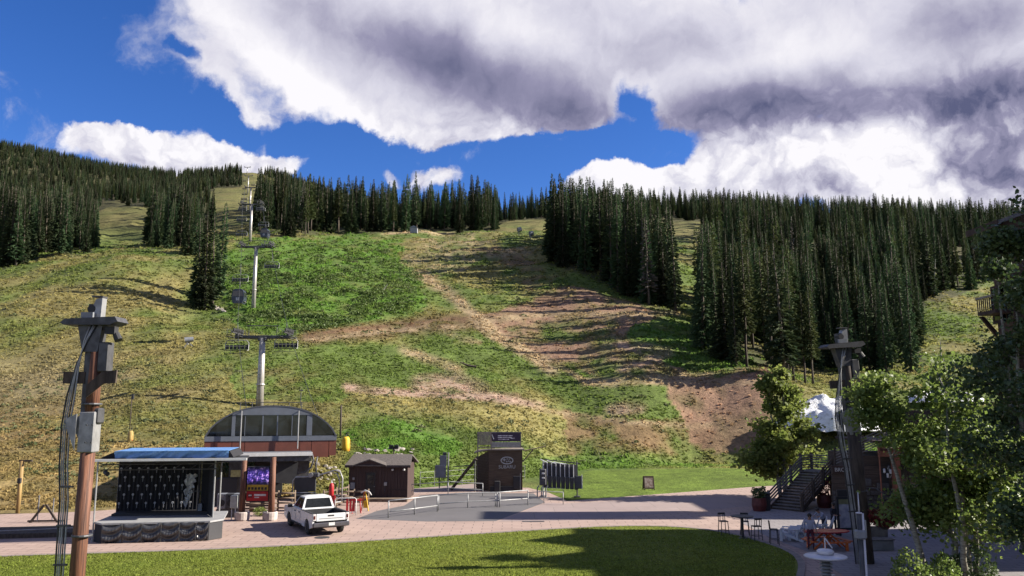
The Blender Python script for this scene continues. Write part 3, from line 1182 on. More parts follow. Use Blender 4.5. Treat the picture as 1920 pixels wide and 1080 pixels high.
o = MB().path([(-9, 0, .5), (-3, 0, .3), (4, .5, .2), (10, 1, -.6)], .28, 6, radii=[.1, .2, .28, .3]).build('fallen_log', M_SNAG)
o.location = p
tag(o, 'bleached fallen log lying in the clearing above the lodge', 'log')

# ------------------------------------------------------------------ grass tufts on the slope
def tuft_field(name, n, label, cat, width, height, tris=4):
    dmin, dmax = 57.0, 340.0
    inv = rng.uniform(1 / dmax, 1 / dmin, n)
    y = 1 / inv
    x = rng.uniform(-.70, .70, n) * y
    z = hz(x, y)
    C, lm = ground_colour(x, y, z)
    toe_ = np.interp(x, TOE_X, TOE_Y)
    soil = (C[:, 0] > C[:, 1] * 1.35)
    keep = (y > toe_ + 1.5) & (lm < .3) & (~soil | (rng.random(n) < .22))
    keep &= fbm(x / 5, y / 5, 131, 3) > rng.uniform(-.6, .1, n)
    x, y, z, C = x[keep], y[keep], z[keep], C[keep]
    n = len(x)
    w_ = width * rng.uniform(.5, 1.4, n) * np.clip(y / 110, .8, 2.2)
    h_ = height * rng.uniform(.4, 1.5, n) * np.clip(y / 110, .8, 2.2)
    lush_ = (C[:, 1] > C[:, 0] * 1.5)
    h_ *= np.where(lush_, 1.5, 1.0)
    V = np.zeros((n, tris, 3, 3), np.float32)
    a0 = rng.uniform(0, 6.28, n)
    for k in range(tris):
        a = a0 + k * 2.1 + rng.uniform(-.4, .4, n)
        r_ = w_ * .28
        bx, by = x + np.cos(a + 1.3) * r_, y + np.sin(a + 1.3) * r_
        V[:, k, 0] = np.stack([bx - np.cos(a) * w_ * .5, by - np.sin(a) * w_ * .5, z - .05], 1)
        V[:, k, 1] = np.stack([bx + np.cos(a) * w_ * .5, by + np.sin(a) * w_ * .5, z - .05], 1)
        V[:, k, 2] = np.stack([bx + rng.normal(0, .3, n) * w_, by + rng.normal(0, .3, n) * w_, z + h_ * rng.uniform(.6, 1.1, n)], 1)
    col = C * rng.uniform(.75, 1.28, (n, 1))
    col = np.repeat(np.concatenate([col, np.ones((n, 1))], 1), tris * 3, 0).astype(np.float32)
    V = V.reshape(-1, 3)
    o = np_mesh(name, V, np.arange(len(V)).reshape(-1, 3), M_TUFT)
    ca = o.data.color_attributes.new('cover', 'FLOAT_COLOR', 'POINT')
    ca.data.foreach_set('color', col.ravel())
    return tag(o, label, cat, kind='stuff')


M_TUFT = attr_material('grass tufts', fine=5, bump=.01, transl=.55, gain=1.6)
tuft_field('hillside_grass', 150000, 'rough tussock grass and weeds covering the ski slope', 'grass', .42, .19)


def sagebrush(n, m=14):
    y = 1 / rng.uniform(1 / 300.0, 1 / 60.0, n)
    x = rng.uniform(-.7, .7, n) * y
    C, lm = ground_colour(x, y, hz(x, y))
    ok = (y > np.interp(x, TOE_X, TOE_Y) + 2) & (lm < .2) & (C[:, 0] < C[:, 1] * 1.45) & (fbm(x / 12, y / 12, 203, 3) > .02)
    x, y = x[ok], y[ok]
    X = np.stack([x, y, hz(x, y)], 1)
    n_ = len(X)
    s_ = rng.uniform(.22, .55, n_) * np.clip(y / 120, .8, 1.8)
    a = rng.normal(0, 1, (n_, m, 3))
    a /= np.linalg.norm(a, axis=2, keepdims=True)
    a[:, :, 2] = np.abs(a[:, :, 2])
    pos = X[:, None] + a * s_[:, None, None] * np.array([1.0, .9, .7])
    ax = rng.normal(0, 1, (n_, m, 3)) + np.array([0, 0, .5])
    ax /= np.linalg.norm(ax, axis=2, keepdims=True)
    sd = np.cross(ax, rng.normal(0, 1, (n_, m, 3)))
    sd /= np.linalg.norm(sd, axis=2, keepdims=True)
    L = .62 * s_[:, None, None]
    V = np.stack([pos - ax * L * .5, pos + sd * L * .45, pos + ax * L * .6, pos - sd * L * .45], 2).reshape(-1, 3)
    o = np_mesh('sagebrush', V, np.arange(len(V)).reshape(-1, 4), material('sagebrush leaves', (.11, .135, .05), (.16, .165, .075), rough=.8, scale=.25, transl=.3))
    tag(o, 'scattered low sagebrush and weeds on the ski slope', 'scrub', kind='stuff')


sagebrush(4500)

# ------------------------------------------------------------------ ground sheets
M_GROUND = material('rough ground', (.10, .11, .035), (.14, .12, .05), rough=.95, scale=.2)
g = MB().add([(-2500, -800, -.14), (2500, -800, -.14), (2500, 3000, -.14), (-2500, 3000, -.14)], [(0, 1, 2, 3)]).build('ground', M_GROUND, fixn=False)
tag(g, 'rough grass land under and around the resort', 'ground', kind='structure')


def paving(name, c1, c2, joint, bw, bh, scale=1.0, stain=.35):
    m = bpy.data.materials.new(name)
    m.use_nodes = True
    t = NT(m.node_tree)
    bs = m.node_tree.nodes['Principled BSDF']
    tc = t.n('ShaderNodeTexCoord')
    br = t.n('ShaderNodeTexBrick')
    t.link(tc.outputs['Object'], br.inputs['Vector'])
    c1, c2, joint = (tuple(x * ALB for x in c) for c in (c1, c2, joint))
    br.inputs['Color1'].default_value = (*c1, 1)
    br.inputs['Color2'].default_value = (*c2, 1)
    br.inputs['Mortar'].default_value = (*joint, 1)
    br.inputs['Scale'].default_value = scale
    br.inputs['Mortar Size'].default_value = .025
    br.inputs['Brick Width'].default_value = bw
    br.inputs['Row Height'].default_value = bh
    n = t.noise(tc.outputs['Object'], .35, 6, .62)
    n2 = t.noise(tc.outputs['Object'], 2.3, 5, .65)
    col = t.mix(t.mrange(n, .45, .72, 0, stain), br.outputs['Color'], tuple(x * .55 for x in c1))
    col = t.mix(t.mrange(n2, .55, .8, 0, stain * .8), col, tuple(x * .62 for x in c2))
    n3 = t.noise(tc.outputs['Object'], .9, 4, .5)
    col = t.mix(t.mrange(n3, .58, .8, 0, .3), col, tuple(min(1, x * 1.35) for x in c1))
    t.link(col, bs.inputs['Base Color'])
    bs.inputs['Roughness'].default_value = .88
    b = t.n('ShaderNodeBump')
    b.inputs['Distance'].default_value = .01
    t.link(n2, b.inputs['Height'])
    t.link(b.outputs[0], bs.inputs['Normal'])
    return m


def sheet(name, pts, z, mat, label, cat, th=0.0):
    n = len(pts)
    if th:
        o = MB().slab([(x, y, z) for x, y in pts], th).build(name, mat)
    else:
        o = MB().add([(x, y, z) for x, y in pts], [tuple(range(n))]).build(name, mat, fixn=False)
    return tag(o, label, cat, kind='structure')


M_PLAZA = paving('pink concrete pavers', (.395, .285, .243), (.355, .252, .215), (.16, .115, .10), 1.2, .6)
M_PATIO = paving('grey purple patio pavers', (.270, .243, .250), (.235, .212, .220), (.13, .115, .12), .9, .45)
M_ASPH = paving('grey asphalt', (.120, .112, .118), (.110, .104, .110), (.12, .112, .118), 4, 4, stain=.3)
M_CONC = paving('pale concrete', (.305, .235, .222), (.29, .222, .21), (.2, .16, .15), 3.0, 3.0, stain=.3)

PLAZA = [(-60, -10), (46, -10), (46, 40), (46, 84), (30, 79), (22.5, 75.5), (13, 69.5), (4.3, 64.2), (3.2, 70), (1.5, 74.5), (-3, 75), (-8, 73), (-13, 70), (-19, 66), (-25, 61), (-30, 57.6), (-35, 56.2), (-60, 54.5)]
sheet('plaza', PLAZA, 0.0, M_PLAZA, 'pink paved plaza between the lawn and the ski slope', 'plaza')
sheet('patio', [(13.9, 30), (30, 30), (30, 58), (24, 60.5), (17.0, 58.5), (14.5, 52.5), (14.4, 46), (14.9, 42), (14.5, 38)], .006, M_PATIO, 'shaded grey paved patio in front of the grill', 'patio')
a, b, c, d_, e_ = gnd(668, 973), gnd(800, 978), gnd(930, 977), gnd(1022, 942), gnd(1000, 925)
sheet('asphalt', [(a.x, a.y), (b.x, b.y), (c.x, c.y), (d_.x, d_.y), (e_.x, e_.y), (-4.5, 70), (-7.6, 68), (-8.0, 61), (-9.5, 58)], .005, M_ASPH, 'grey asphalt lift queue between the steel rails', 'asphalt')
pth = [gnd(935, 978), gnd(1100, 975), gnd(1420, 948), gnd(1440, 930), gnd(1330, 932), gnd(1060, 944), gnd(1022, 943)]
sheet('path', [(p.x, p.y) for p in pth], .005, M_CONC, 'pale concrete path crossing the plaza towards the stairs', 'path')

p_a, p_b, p_c, p_d = gnd(765, 912), gnd(890, 903), gnd(895, 916), gnd(770, 925)
sheet('path', [(p.x, p.y) for p in (p_d, p_c, p_b, p_a)], .007, M_CONC, 'strip of pale concrete between the shed and the plank hut', 'path')
# near lawn with its curved far edge and a paver border
LE = [(-60, 33), (-40, 37.2), (-24.9, 40.35), (-13.1, 42.6), (-3.0, 46.9), (2, 49.0), (5.5, 50.2), (8.4, 50.5), (10.9, 49.7), (12.6, 47.4), (13.6, 44.2), (13.9, 41.6), (13.5, 39.2), (12.4, 36.2), (10.5, 32), (7.5, 26), (4, 18)]


def smooth_line(pts, k=3):
    for _ in range(k):
        q = [pts[0]]
        for (x0, y0), (x1, y1) in zip(pts[:-1], pts[1:]):
            q += [(x0 * .75 + x1 * .25, y0 * .75 + y1 * .25), (x0 * .25 + x1 * .75, y0 * .25 + y1 * .75)]
        q.append(pts[-1])
        pts = q
    return pts


LEs = smooth_line(LE, 3)
M_LAWN = material('mown lawn', (.114, .152, .026), (.165, .184, .040), rough=.95, scale=.55, bump=.03, bscale=9, detail=8, lo=.3, hi=.7, spec=.1)
lawn = sheet('lawn', LEs + [(4, 12), (-60, 12)], .03, M_LAWN, 'mown green lawn with curved far edge in the foreground', 'lawn')
kb = MB()
off = []
for i, (x, y) in enumerate(LEs):
    x0, y0 = LEs[max(0, i - 1)]
    x1, y1 = LEs[min(len(LEs) - 1, i + 1)]
    nx, ny = -(y1 - y0), (x1 - x0)
    l = math.hypot(nx, ny) or 1
    off.append((x + nx / l * .32, y + ny / l * .32))
for i in range(len(LEs) - 1):
    kb.slab([(*LEs[i], .055), (*LEs[i + 1], .055), (*off[i + 1], .055), (*off[i], .055)], .075)
kb.build('kerb', material('kerb stone', (.26, .215, .195), (.2, .165, .15), rough=.9, scale=2))
tag(bpy.data.objects['kerb'], 'low paver border curving round the lawn', 'kerb', kind='structure')

# blades of the near lawn
def lawn_blades(n):
    y = 1 / rng.uniform(1 / 51.0, 1 / 34.0, n)
    x = rng.uniform(-.68, .34, n) * y
    ex = np.array(LEs)
    ok = in_poly(x, y, LEs + [(4, 12), (-60, 12)])
    x, y = x[ok], y[ok]
    n = len(x)
    a = rng.uniform(0, 6.28, n)
    w_ = rng.uniform(.02, .05, n)
    h_ = rng.uniform(.025, .07, n) * (1 + fbm(x / 1.2, y / 1.2, 3, 3) * .8)
    V = np.stack([np.stack([x - np.cos(a) * w_, y - np.sin(a) * w_, np.full(n, .028)], 1), np.stack([x + np.cos(a) * w_, y + np.sin(a) * w_, np.full(n, .028)], 1),
                  np.stack([x + rng.normal(0, .03, n), y + rng.normal(0, .03, n), .03 + h_], 1)], 1).reshape(-1, 3)
    m = (fbm(x / 4, y / 4, 77, 4) * .5 + .5)[:, None]
    C = (np.array([.106, .148, .022]) * (1 - m) + np.array([.180, .190, .044]) * m) * rng.uniform(.7, 1.4, (n, 1))
    o = np_mesh('lawn_grass', V, np.arange(len(V)).reshape(-1, 3), M_TUFT)
    ca = o.data.color_attributes.new('cover', 'FLOAT_COLOR', 'POINT')
    ca.data.foreach_set('color', np.repeat(np.concatenate([C, np.ones((n, 1))], 1), 3, 0).astype(np.float32).ravel())
    tag(o, 'short blades of the mown foreground lawn', 'grass', kind='stuff')


lawn_blades(150000)

# ------------------------------------------------------------------ common materials
M_STEEL = material('galvanised steel', (.38, .38, .385), (.27, .27, .28), rough=.5, scale=3, metal=.4, dirt=.25)
M_STEELD = material('dark weathered steel', (.10, .10, .11), (.06, .06, .065), rough=.55, scale=3, metal=.3, dirt=.3)
M_GREYP = material('grey paint', (.23, .24, .27), (.19, .20, .22), rough=.5, scale=2, dirt=.25)
M_WHITE = material('white paint', (.72, .72, .72), (.62, .62, .62), rough=.5, scale=2, dirt=.2)
M_BLACK = material('matt black', (.022, .022, .026), (.032, .032, .036), rough=.7, scale=3)
M_BLACKC = material('black cloth', (.012, .012, .016), (.020, .020, .026), rough=.9, scale=2)
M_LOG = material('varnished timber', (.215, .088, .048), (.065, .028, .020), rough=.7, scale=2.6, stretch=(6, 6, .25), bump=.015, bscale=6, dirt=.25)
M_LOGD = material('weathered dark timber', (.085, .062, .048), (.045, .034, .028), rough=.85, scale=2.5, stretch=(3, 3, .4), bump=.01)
M_FENCE = material('grey brown fence rail', (.20, .145, .105), (.11, .08, .06), rough=.9, scale=3, bump=.01)
M_GLASS = material('dark window glass', (.012, .014, .017), (.02, .022, .026), rough=.06, scale=.6, spec=.8)
M_YEL = material('yellow padding', (.78, .50, .035), (.62, .38, .02), rough=.6, scale=2, dirt=.25)
M_RED = material('red paint', (.50, .020, .025), (.36, .012, .018), rough=.5, scale=2)
M_ORANGE = material('orange paint', (.62, .15, .03), (.5, .1, .02), rough=.5, scale=3)
M_PLAN = material('pale planter concrete', (.50, .43, .40), (.40, .34, .31), rough=.85, scale=3, bump=.01)
M_CABLE = material('black cable', (.03, .03, .03), (.05, .05, .05), rough=.6, scale=4)
M_CABLEG = material('grey conduit', (.42, .42, .43), (.3, .3, .31), rough=.55, scale=4)
M_RUBBER = material('tyre rubber', (.018, .018, .018), (.028, .028, .028), rough=.85, scale=6)


def text_mesh(body, size, mat, parent, name, loc, rot, depth=.01, align='CENTER'):
    cu_ = bpy.data.curves.new(name, 'FONT')
    cu_.body = body
    cu_.size = size
    cu_.extrude = depth
    cu_.align_x = align
    cu_.align_y = 'CENTER'
    tmp = bpy.data.objects.new(name, cu_)
    COL.objects.link(tmp)
    dg = bpy.context.evaluated_depsgraph_get()
    me = bpy.data.meshes.new_from_object(tmp.evaluated_get(dg))
    bpy.data.objects.remove(tmp)
    me.materials.clear()
    me.materials.append(mat)
    o = bpy.data.objects.new(name, me)
    COL.objects.link(o)
    o.parent = parent
    o.location = loc
    o.rotation_euler = rot
    return o


UPR = (math.pi / 2, 0, 0)     # text standing up, facing -Y

# ------------------------------------------------------------------ tall timber pole on the near side (left)
def timber_tower(name, label, base, H, facing=0.0, k=.92, M_LOG=M_LOG, r0=.245):
    t = thing(name, label, 'pole', base, facing)
    t.scale = (k, k, 1.0)
    MB().path([(0, 0, -.1), (.02, 0, H * .3), (.06, 0, H * .55)], r0, 14, radii=[r0 * 1.05, r0, r0 * .96]).build('log_base', M_LOG, t, smooth=True)
    MB().path([(.08, 0, H * .645), (.12, 0, H * .86)], .26, 12, radii=[.23, .20]).build('log_shaft', M_LOG, t, smooth=True)
    # steel saddle that joins the two logs
    zs = H * .54
    MB().cbox((.06, 0, zs + .62), (.54, .50, 1.28), .03).build('steel_sleeve', M_STEEL, t)
    s_ = MB().prism([(-.27, zs + .05), (-.27, zs + 1.2), (-.62, zs + 1.05), (-.60, zs + .75)], -.30, -.26)
    s_.prism([(-.27, zs + .05), (-.27, zs + 1.2), (-.62, zs + 1.05), (-.60, zs + .75)], .20, .24)
    s_.build('gusset_plate', M_STEEL, t)
    for q in range(4):
        MB().tube((.10 + .2 * (q % 2), -.29, zs + .3 + .55 * (q // 2)), (.10 + .2 * (q % 2), -.33, zs + .3 + .55 * (q // 2)), .028, None, 6).build('bolt', M_STEELD, t)
    MB().path([(-.62, -.05, zs + .95), (-.75, -.05, zs + .9)], .10, 8).build('cable_clamp', M_STEELD, t)
    # dark inner post, head frame and platform
    MB().box((-.08, .05, H * .78), (.34, .34, H * .40)).build('steel_post', M_STEELD, t)
    MB().prism([(-.32, H * .835), (.22, H * .835), (.34, H * .92), (-.55, H * .92)], -.2, .2).build('head_bracket', M_STEELD, t)
    MB().prism([(-1.05, H * .922), (-.9, H * .933), (.85, H * .94), (.95, H * .925), (.7, H * .915), (-.95, H * .915)], -.42, .42).build('platform', M_STEELD, t)
    MB().box((-.17, -.3, H * .945), (.42, .1, .18)).build('junction_box', M_GREYP, t)
    hd = MB().prism([(-.18, H * .935), (.22, H * .935), (.24, H * 1.0), (.02, H * .995), (-.12, H * .965)], -.16, .16)
    hd.build('pulley_head', M_STEEL, t)
    MB().box((.06, 0, H * 1.003), (.40, .36, .05), ry=.06).build('head_cap', M_STEELD, t)
    MB().tube((-.12, -.17, H * .965), (-.12, .17, H * .965), .14, None, 12).build('pulley_wheel', M_BLACK, t)
    fl = MB().box((.62, -.1, H * .90), (.34, .3, .24)).box((.36, -.1, H * .905), (.22, .1, .06))
    fl.tube((.78, -.1, H * .89), (.90, -.12, H * .87), .12, .14, 10)
    fl.build('floodlight', M_BLACK, t)
    # cross arm fins
    f1 = MB().prism([(-.02, H * .735), (.48, H * .775), (1.0, H * .78), (.98, H * .742), (.55, H * .74), (.0, H * .70)], -.30, -.22)
    f1.build('cross_arm', M_LOGD, t)
    MB().box((-.55, -.1, H * .758), (.75, .12, .38)).build('cross_arm', M_LOGD, t)
    MB().cbox((.44, -.02, H * .82), (.36, .42, .95), .03).build('equipment_box', M_STEELD, t)
    MB().cbox((.26, .05, H * .645), (.34, .4, .5), .05).build('lower_bracket', M_STEELD, t)
    for zc in (H * .68, H * .30):
        MB().lathe([(.325, zc - .03), (.335, zc), (.325, zc + .03)], (.07, 0, 0), 14).build('steel_band', M_STEELD, t)
    # cables running down the shaded side
    for q in range(5):
        o_ = -.32 - .07 * q
        pts = [(-.1 + .06 * q, -.2, H * .915), (-.25 + .03 * q, -.22, H * .87), (-.38 - .02 * q, -.20, H * .80), (o_ - .14, -.18, H * .70), (o_ - .26, -.12, H * .62), (o_ - .22, -.14, H * .50), (o_ - .10, -.14, H * .40), (o_ - .06, -.16, H * .2), (o_ - .05, -.15, 0)]
        MB().path(pts, .022 if q % 2 else .028, 6).build('cable', M_CABLE if q in (1, 4) else M_CABLEG, t, smooth=True)
    for zc in (.44, .33, .22):
        MB().box((-.50, -.16, H * zc), (.46, .1, .05)).build('cable_tie_bar', M_STEELD, t)
    return t


pL = at(157, 1080, 26.0)
timber_tower('timber_pole', 'tall brown log pole with steel sleeve and cables, in front of the stage', (pL.x - .22, 26.0, 0), 10.75)
pR = gnd(1626, 1056)
tw = timber_tower('timber_pole', 'shaded dark log pole with steel sleeve standing on the patio', (pR.x, pR.y, 0), 11.0, R(150), 1.0, M_LOGD, .31)  # dark timber: weathering, plus the pole's shade put into the colour
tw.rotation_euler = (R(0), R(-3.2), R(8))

# ------------------------------------------------------------------ stage
ps = gnd(300, 1014)
st = thing('mobile_stage', 'small covered stage with black curtains and blue tarp on its roof', 'stage', (ps.x - .32, ps.y, 0), R(9))
st.scale = (.94, 1, 1)
M_DECK = material('stage deck grey', (.34, .34, .35), (.27, .27, .28), rough=.6, scale=1.5, dirt=.2)
MB().slab([(-3.35, .1, 1.05), (-2.75, -.55, 1.05), (3.15, -.45, 1.05), (3.75, .35, 1.05), (3.3, 3.9, 1.05), (-3.35, 3.9, 1.05)], .09).build('deck', M_DECK, st)
MB().box((-.4, 3.1, 1.12), (5.6, 1.5, .12)).build('back_step', M_BLACK, st)
# front skirt with gathered folds: panels between posts
def skirt_panel(p0, p1, z0, z1, seed, sag=.10, nx=26, nz=14):
    r = random.Random(seed)
    ph = r.uniform(0, 6)
    V, Q = [], []
    dx, dy = p1[0] - p0[0], p1[1] - p0[1]
    L = math.hypot(dx, dy)
    nxv, nyv = dy / L, -dx / L
    for j in range(nz + 1):
        v = j / nz
        for i in range(nx + 1):
            u = i / nx
            drape = .10 * math.sin(v * 13 - 6 * u * (1 - u) * 4 * .5 + 3 * u + ph) * (4 * u * (1 - u)) ** .5
            drape += .02 * math.sin(u * 40 + ph) * v
            bulge = .07 * math.sin(math.pi * v)
            V.append((p0[0] + dx * u + nxv * (drape + bulge), p0[1] + dy * u + nyv * (drape + bulge), z1 + (z0 - z1) * v))
    for j in range(nz):
        for i in range(nx):
            a_ = j * (nx + 1) + i
            Q.append((a_, a_ + 1, a_ + nx + 2, a_ + nx + 1))
    return V, Q


M_SKIRT = material('dark grey vinyl skirt', (.055, .056, .062), (.040, .041, .047), rough=.36, scale=2, spec=.6)
xs = [-2.72, -1.6, -.55, .5, 1.5, 2.4, 3.1]
for k in range(6):
    V, Q = skirt_panel((xs[k], -.53 + .015 * k), (xs[k + 1], -.52 + .015 * k), .02, 1.0, k)
    mesh_obj('skirt_panel', V, Q, M_SKIRT, st, True)
    MB().tube((xs[k + 1], -.60, .03), (xs[k + 1], -.60, 1.0), .018, None, 6).build('skirt_seam', M_BLACK, st)
MB().slab([(-3.33, .1, .96), (-2.75, -.5, .96), (-2.72, -.46, .96), (-3.3, .14, .96)], .94).build('side_skirt', M_BLACKC, st)
MB().slab([(3.1, -.4, .96), (3.7, .35, .96), (3.66, .38, .96), (3.06, -.36, .96)], .94).build('side_skirt', M_SKIRT, st)
MB().box((-3.3, 2.0, .48), (.05, 3.7, .96)).build('side_skirt', M_BLACKC, st)
# posts and roof
for (x, y) in ((-3.42, .15), (2.98, 1.0), (-3.42, 3.95), (2.75, 3.95)):
    MB().tube((x, y, 0), (x, y, 4.25), .05, None, 8).build('post', M_STEEL, st)
MB().box((.65, .1, 4.32), (8.6, .16, .13)).build('roof_edge', M_WHITE, st)
MB().slab([(-3.6, .19, 4.37), (4.9, .19, 4.37), (4.4, 4.2, 4.3), (-3.6, 4.2, 4.3)], .1).build('roof_panel', M_BLACK, st)
MB().prism([(-3.55, 4.40), (-2.6, 4.78), (3.85, 4.76), (4.1, 4.40)], .55, 3.9).build('roof_hump', M_BLACKC, st)
# wrinkled tarp over the roof front
V, Q = [], []
nx, nz = 60, 8
for j in range(nz + 1):
    for i in range(nx + 1):
        u, v = i / nx, j / nz
        w_ = .05 * math.sin(u * 46 + v * 5 + 3 * math.sin(u * 13)) + .03 * math.sin(u * 97 + v * 9)
        V.append((-2.62 + 6.45 * u, .35 - w_ + .1 * v, 4.79 - .40 * v + .02 * math.sin(u * 31)))
for j in range(nz):
    for i in range(nx):
        a_ = j * (nx + 1) + i
        Q.append((a_, a_ + 1, a_ + nx + 2, a_ + nx + 1))
M_TARP = material('blue tarpaulin', (.16, .33, .68), (.12, .27, .58), rough=.42, scale=2, spec=.5)
tp = mesh_obj('tarp', V, Q, M_TARP, st, True)
tp['label'] = 'bright blue wrinkled tarp along the roof edge'
MB().slab([(-2.62, .32, 4.80), (3.83, .32, 4.80), (3.83, 3.6, 4.82), (-2.62, 3.6, 4.82)], .02).build('tarp_top', M_TARP, st)
# truss under the roof
for (y, z) in ((.9, 4.05), (.9, 3.75), (3.2, 4.0)):
    MB().tube((-3.4, y, z), (3.1, y, z), .035, None, 6).build('truss_tube', M_STEELD, st)
for k in range(7):
    MB().tube((-3.2 + k * .95, .9, 3.75), (-2.75 + k * .95, .9, 4.05), .018, None, 5).build('truss_brace', M_STEELD, st)
MB().tube((-3.25, .85, 3.62), (-3.0, .6, 3.55), .11, .13, 10).build('spotlight', M_BLACK, st)
# back and side curtains with gathers
def curtain(p0, p1, z0, z1, amp, waves, nm, mat):
    V, Q = [], []
    nx, nz = int(waves * 6), 4
    dx, dy = p1[0] - p0[0], p1[1] - p0[1]
    L = math.hypot(dx, dy)
    for j in range(nz + 1):
        for i in range(nx + 1):
            u, v = i / nx, j / nz
            o_ = amp * math.sin(u * waves * 6.283) * (.6 + .4 * v)
            V.append((p0[0] + dx * u + dy / L * o_, p0[1] + dy * u - dx / L * o_, z1 + (z0 - z1) * v))
    for j in range(nz):
        for i in range(nx):
            a_ = j * (nx + 1) + i
            Q.append((a_, a_ + 1, a_ + nx + 2, a_ + nx + 1))
    return mesh_obj(nm, V, Q, mat, st, True)


bc = curtain((-3.4, 3.75), (1.55, 3.75), 1.06, 4.2, .05, 22, 'back_curtain', M_BLACKC)
curtain((2.35, 2.6), (2.95, 1.05), 1.06, 4.2, .06, 8, 'side_curtain', M_BLACKC)
curtain((1.75, 3.3), (2.6, 2.6), 1.06, 4.2, .05, 8, 'side_curtain', M_BLACKC)
M_RING = material('pale plastic disc', (.42, .42, .45), (.3, .3, .33), rough=.5, scale=5)
dm = MB()
dm.tube((0, 0, 0), (0, -.03, 0), .072, None, 12).box((0, -.012, -.16), (.022, .012, .22))
d0 = dm.build('curtain_disc', M_RING, bc)
d0.location = (-3.2, 3.66, 3.5)
for r_ in range(5):
    for k in range(9):
        x = -3.22 + k * .53 + (.26 if r_ % 2 else 0)
        if x > 1.2 or (r_ < 2 and x > .9):
            continue
        if r_ == 0 and k == 0:
            d0.location = (x, 3.66, 3.62)
            continue
        o = d0.copy()
        COL.objects.link(o)
        o.parent = bc
        o.location = (x, 3.66, 3.62 - r_ * .50)
# crumpled clear sheet catching the sun at the open corner
V, Q = [], []
for j in range(11):
    for i in range(11):
        u, v = i / 10, j / 10
        V.append((.75 + u * .75 * (1 - .35 * v) + .10 * math.sin(j * 2.1), 3.3 - .35 * u + .10 * math.sin(i * 2.7 + j * 1.9), 3.3 - v * 1.7 * (1.15 - .9 * u * .6) + .05 * math.sin(i * 5)))
for j in range(10):
    for i in range(10):
        a_ = j * 11 + i
        Q.append((a_, a_ + 1, a_ + 12, a_ + 11))
mesh_obj('clear_sheet', V, Q, material('crumpled plastic sheet', (.55, .54, .55), (.30, .30, .32), rough=.25, scale=3, spec=.7), st, True)
MB().tube((1.55, 3.3, 1.1), (1.55, 3.3, 4.0), .04, None, 8).build('inner_pole', M_STEELD, st)
MB().box((1.35, 3.2, 2.3), (.75, .05, .05)).build('inner_rail', M_STEELD, st)
MB().cbox((1.78, 3.1, 1.35), (.25, .25, .5), .03).build('amplifier', M_GREYP, st)

# loudspeakers stacked on the ground next to the stage
for k, (px, wd) in enumerate(((410, .62), (426, .62), (438, .45))):
    p = gnd(px, 972)
    sp = thing('loudspeaker', ['pale fronted loudspeaker on a low stand beside the stage', 'dark fronted loudspeaker between two others beside the stage', 'small grey loudspeaker beside the sign post'][k], 'loudspeaker', (p.x, p.y + .6, 0), R(5))
    MB().box((0, .05, .28), (wd + .1, .6, .5)).build('stand', M_STEELD, sp)
    MB().cbox((0, 0, 1.05), (wd, .55, 1.0), .04).build('cabinet', M_GREYP if k != 1 else M_STEELD, sp)
    MB().tube((0, -.27, .95), (0, -.30, .95), .2 * wd / .6, None, 14).build('cone', M_BLACK, sp)
    MB().box((0, -.285, 1.38), (.3 * wd / .6, .03, .12)).build('horn', M_STEEL if k == 0 else M_BLACK, sp)
p = gnd(437, 975)
ub = thing('utility_box', 'pale grey electrical box on two legs beside the log sign post', 'utility box', (p.x, p.y, 0), 0)
MB().cbox((0, 0, 1.15), (.42, .25, .8), .03).build('cabinet', material('pale box', (.5, .53, .52), rough=.5), ub)
for s in (-1, 1):
    MB().tube((.12 * s, 0, 0), (.12 * s, 0, .76), .035, None, 6).build('leg', M_WHITE, ub)

# ------------------------------------------------------------------ log sign with screen
pa, pb = gnd(449, 977), gnd(511, 974)
yy = (pa.y + pb.y) / 2
sg = thing('information_sign', 'log framed information sign with glowing screen and red panel', 'sign', ((pa.x + pb.x) / 2, yy, 0), 0)
hw = (pb.x - pa.x) / 2
for s in (-1, 1):
    MB().path([(s * hw, 0, 0), (s * hw, 0, 2), (s * hw, 0, 4.0)], .2, 12, radii=[.21, .19, .17]).build('log_post', M_LOG, sg, smooth=True)
    MB().lathe([(.42, 0), (.46, .08), (.48, .5), (.44, .55), (.36, .55), (.34, .48)], (s * hw - .05 * s, -.05, 0), 18).build('planter', M_PLAN, sg, smooth=False)
zc0, zc1 = at(480, 940, yy).z, at(480, 876, yy).z
SW = hw * 2 - .42
MB().cbox((0, .1, (zc0 + zc1) / 2), (SW, .16, zc1 - zc0 + .1), .03).build('screen_case', M_BLACK, sg)
hh = zc1 - zc0


def screen_mat():
    m = bpy.data.materials.new('lit concert picture')
    m.use_nodes = True
    t = NT(m.node_tree)
    bs = m.node_tree.nodes['Principled BSDF']
    tc = t.n('ShaderNodeTexCoord')
    sep = t.n('ShaderNodeSeparateXYZ')
    t.link(tc.outputs['Object'], sep.inputs[0])
    n = t.noise(tc.outputs['Object'], 5.5, 5, .65, .8)
    n2 = t.noise(tc.outputs['Object'], 2.2, 3, .5, out='Color')
    col = t.mix(t.mrange(n, .40, .52), (.010, .008, .035), (.05, .03, .22))
    col = t.mix(t.mrange(n, .54, .66), col, (.62, .38, .85))
    band = t.mrange(t.math('ABSOLUTE', t.math('SUBTRACT', sep.outputs[2], 0.0)), .18, .5, 1.0, .12)
    t.link(t.mix(.5, col, n2, 'OVERLAY'), bs.inputs['Emission Color'])
    t.link(t.math('MULTIPLY', band, .55), bs.inputs['Emission Strength'])
    bs.inputs['Base Color'].default_value = (.01, .01, .012, 1)
    bs.inputs['Roughness'].default_value = .3
    return m


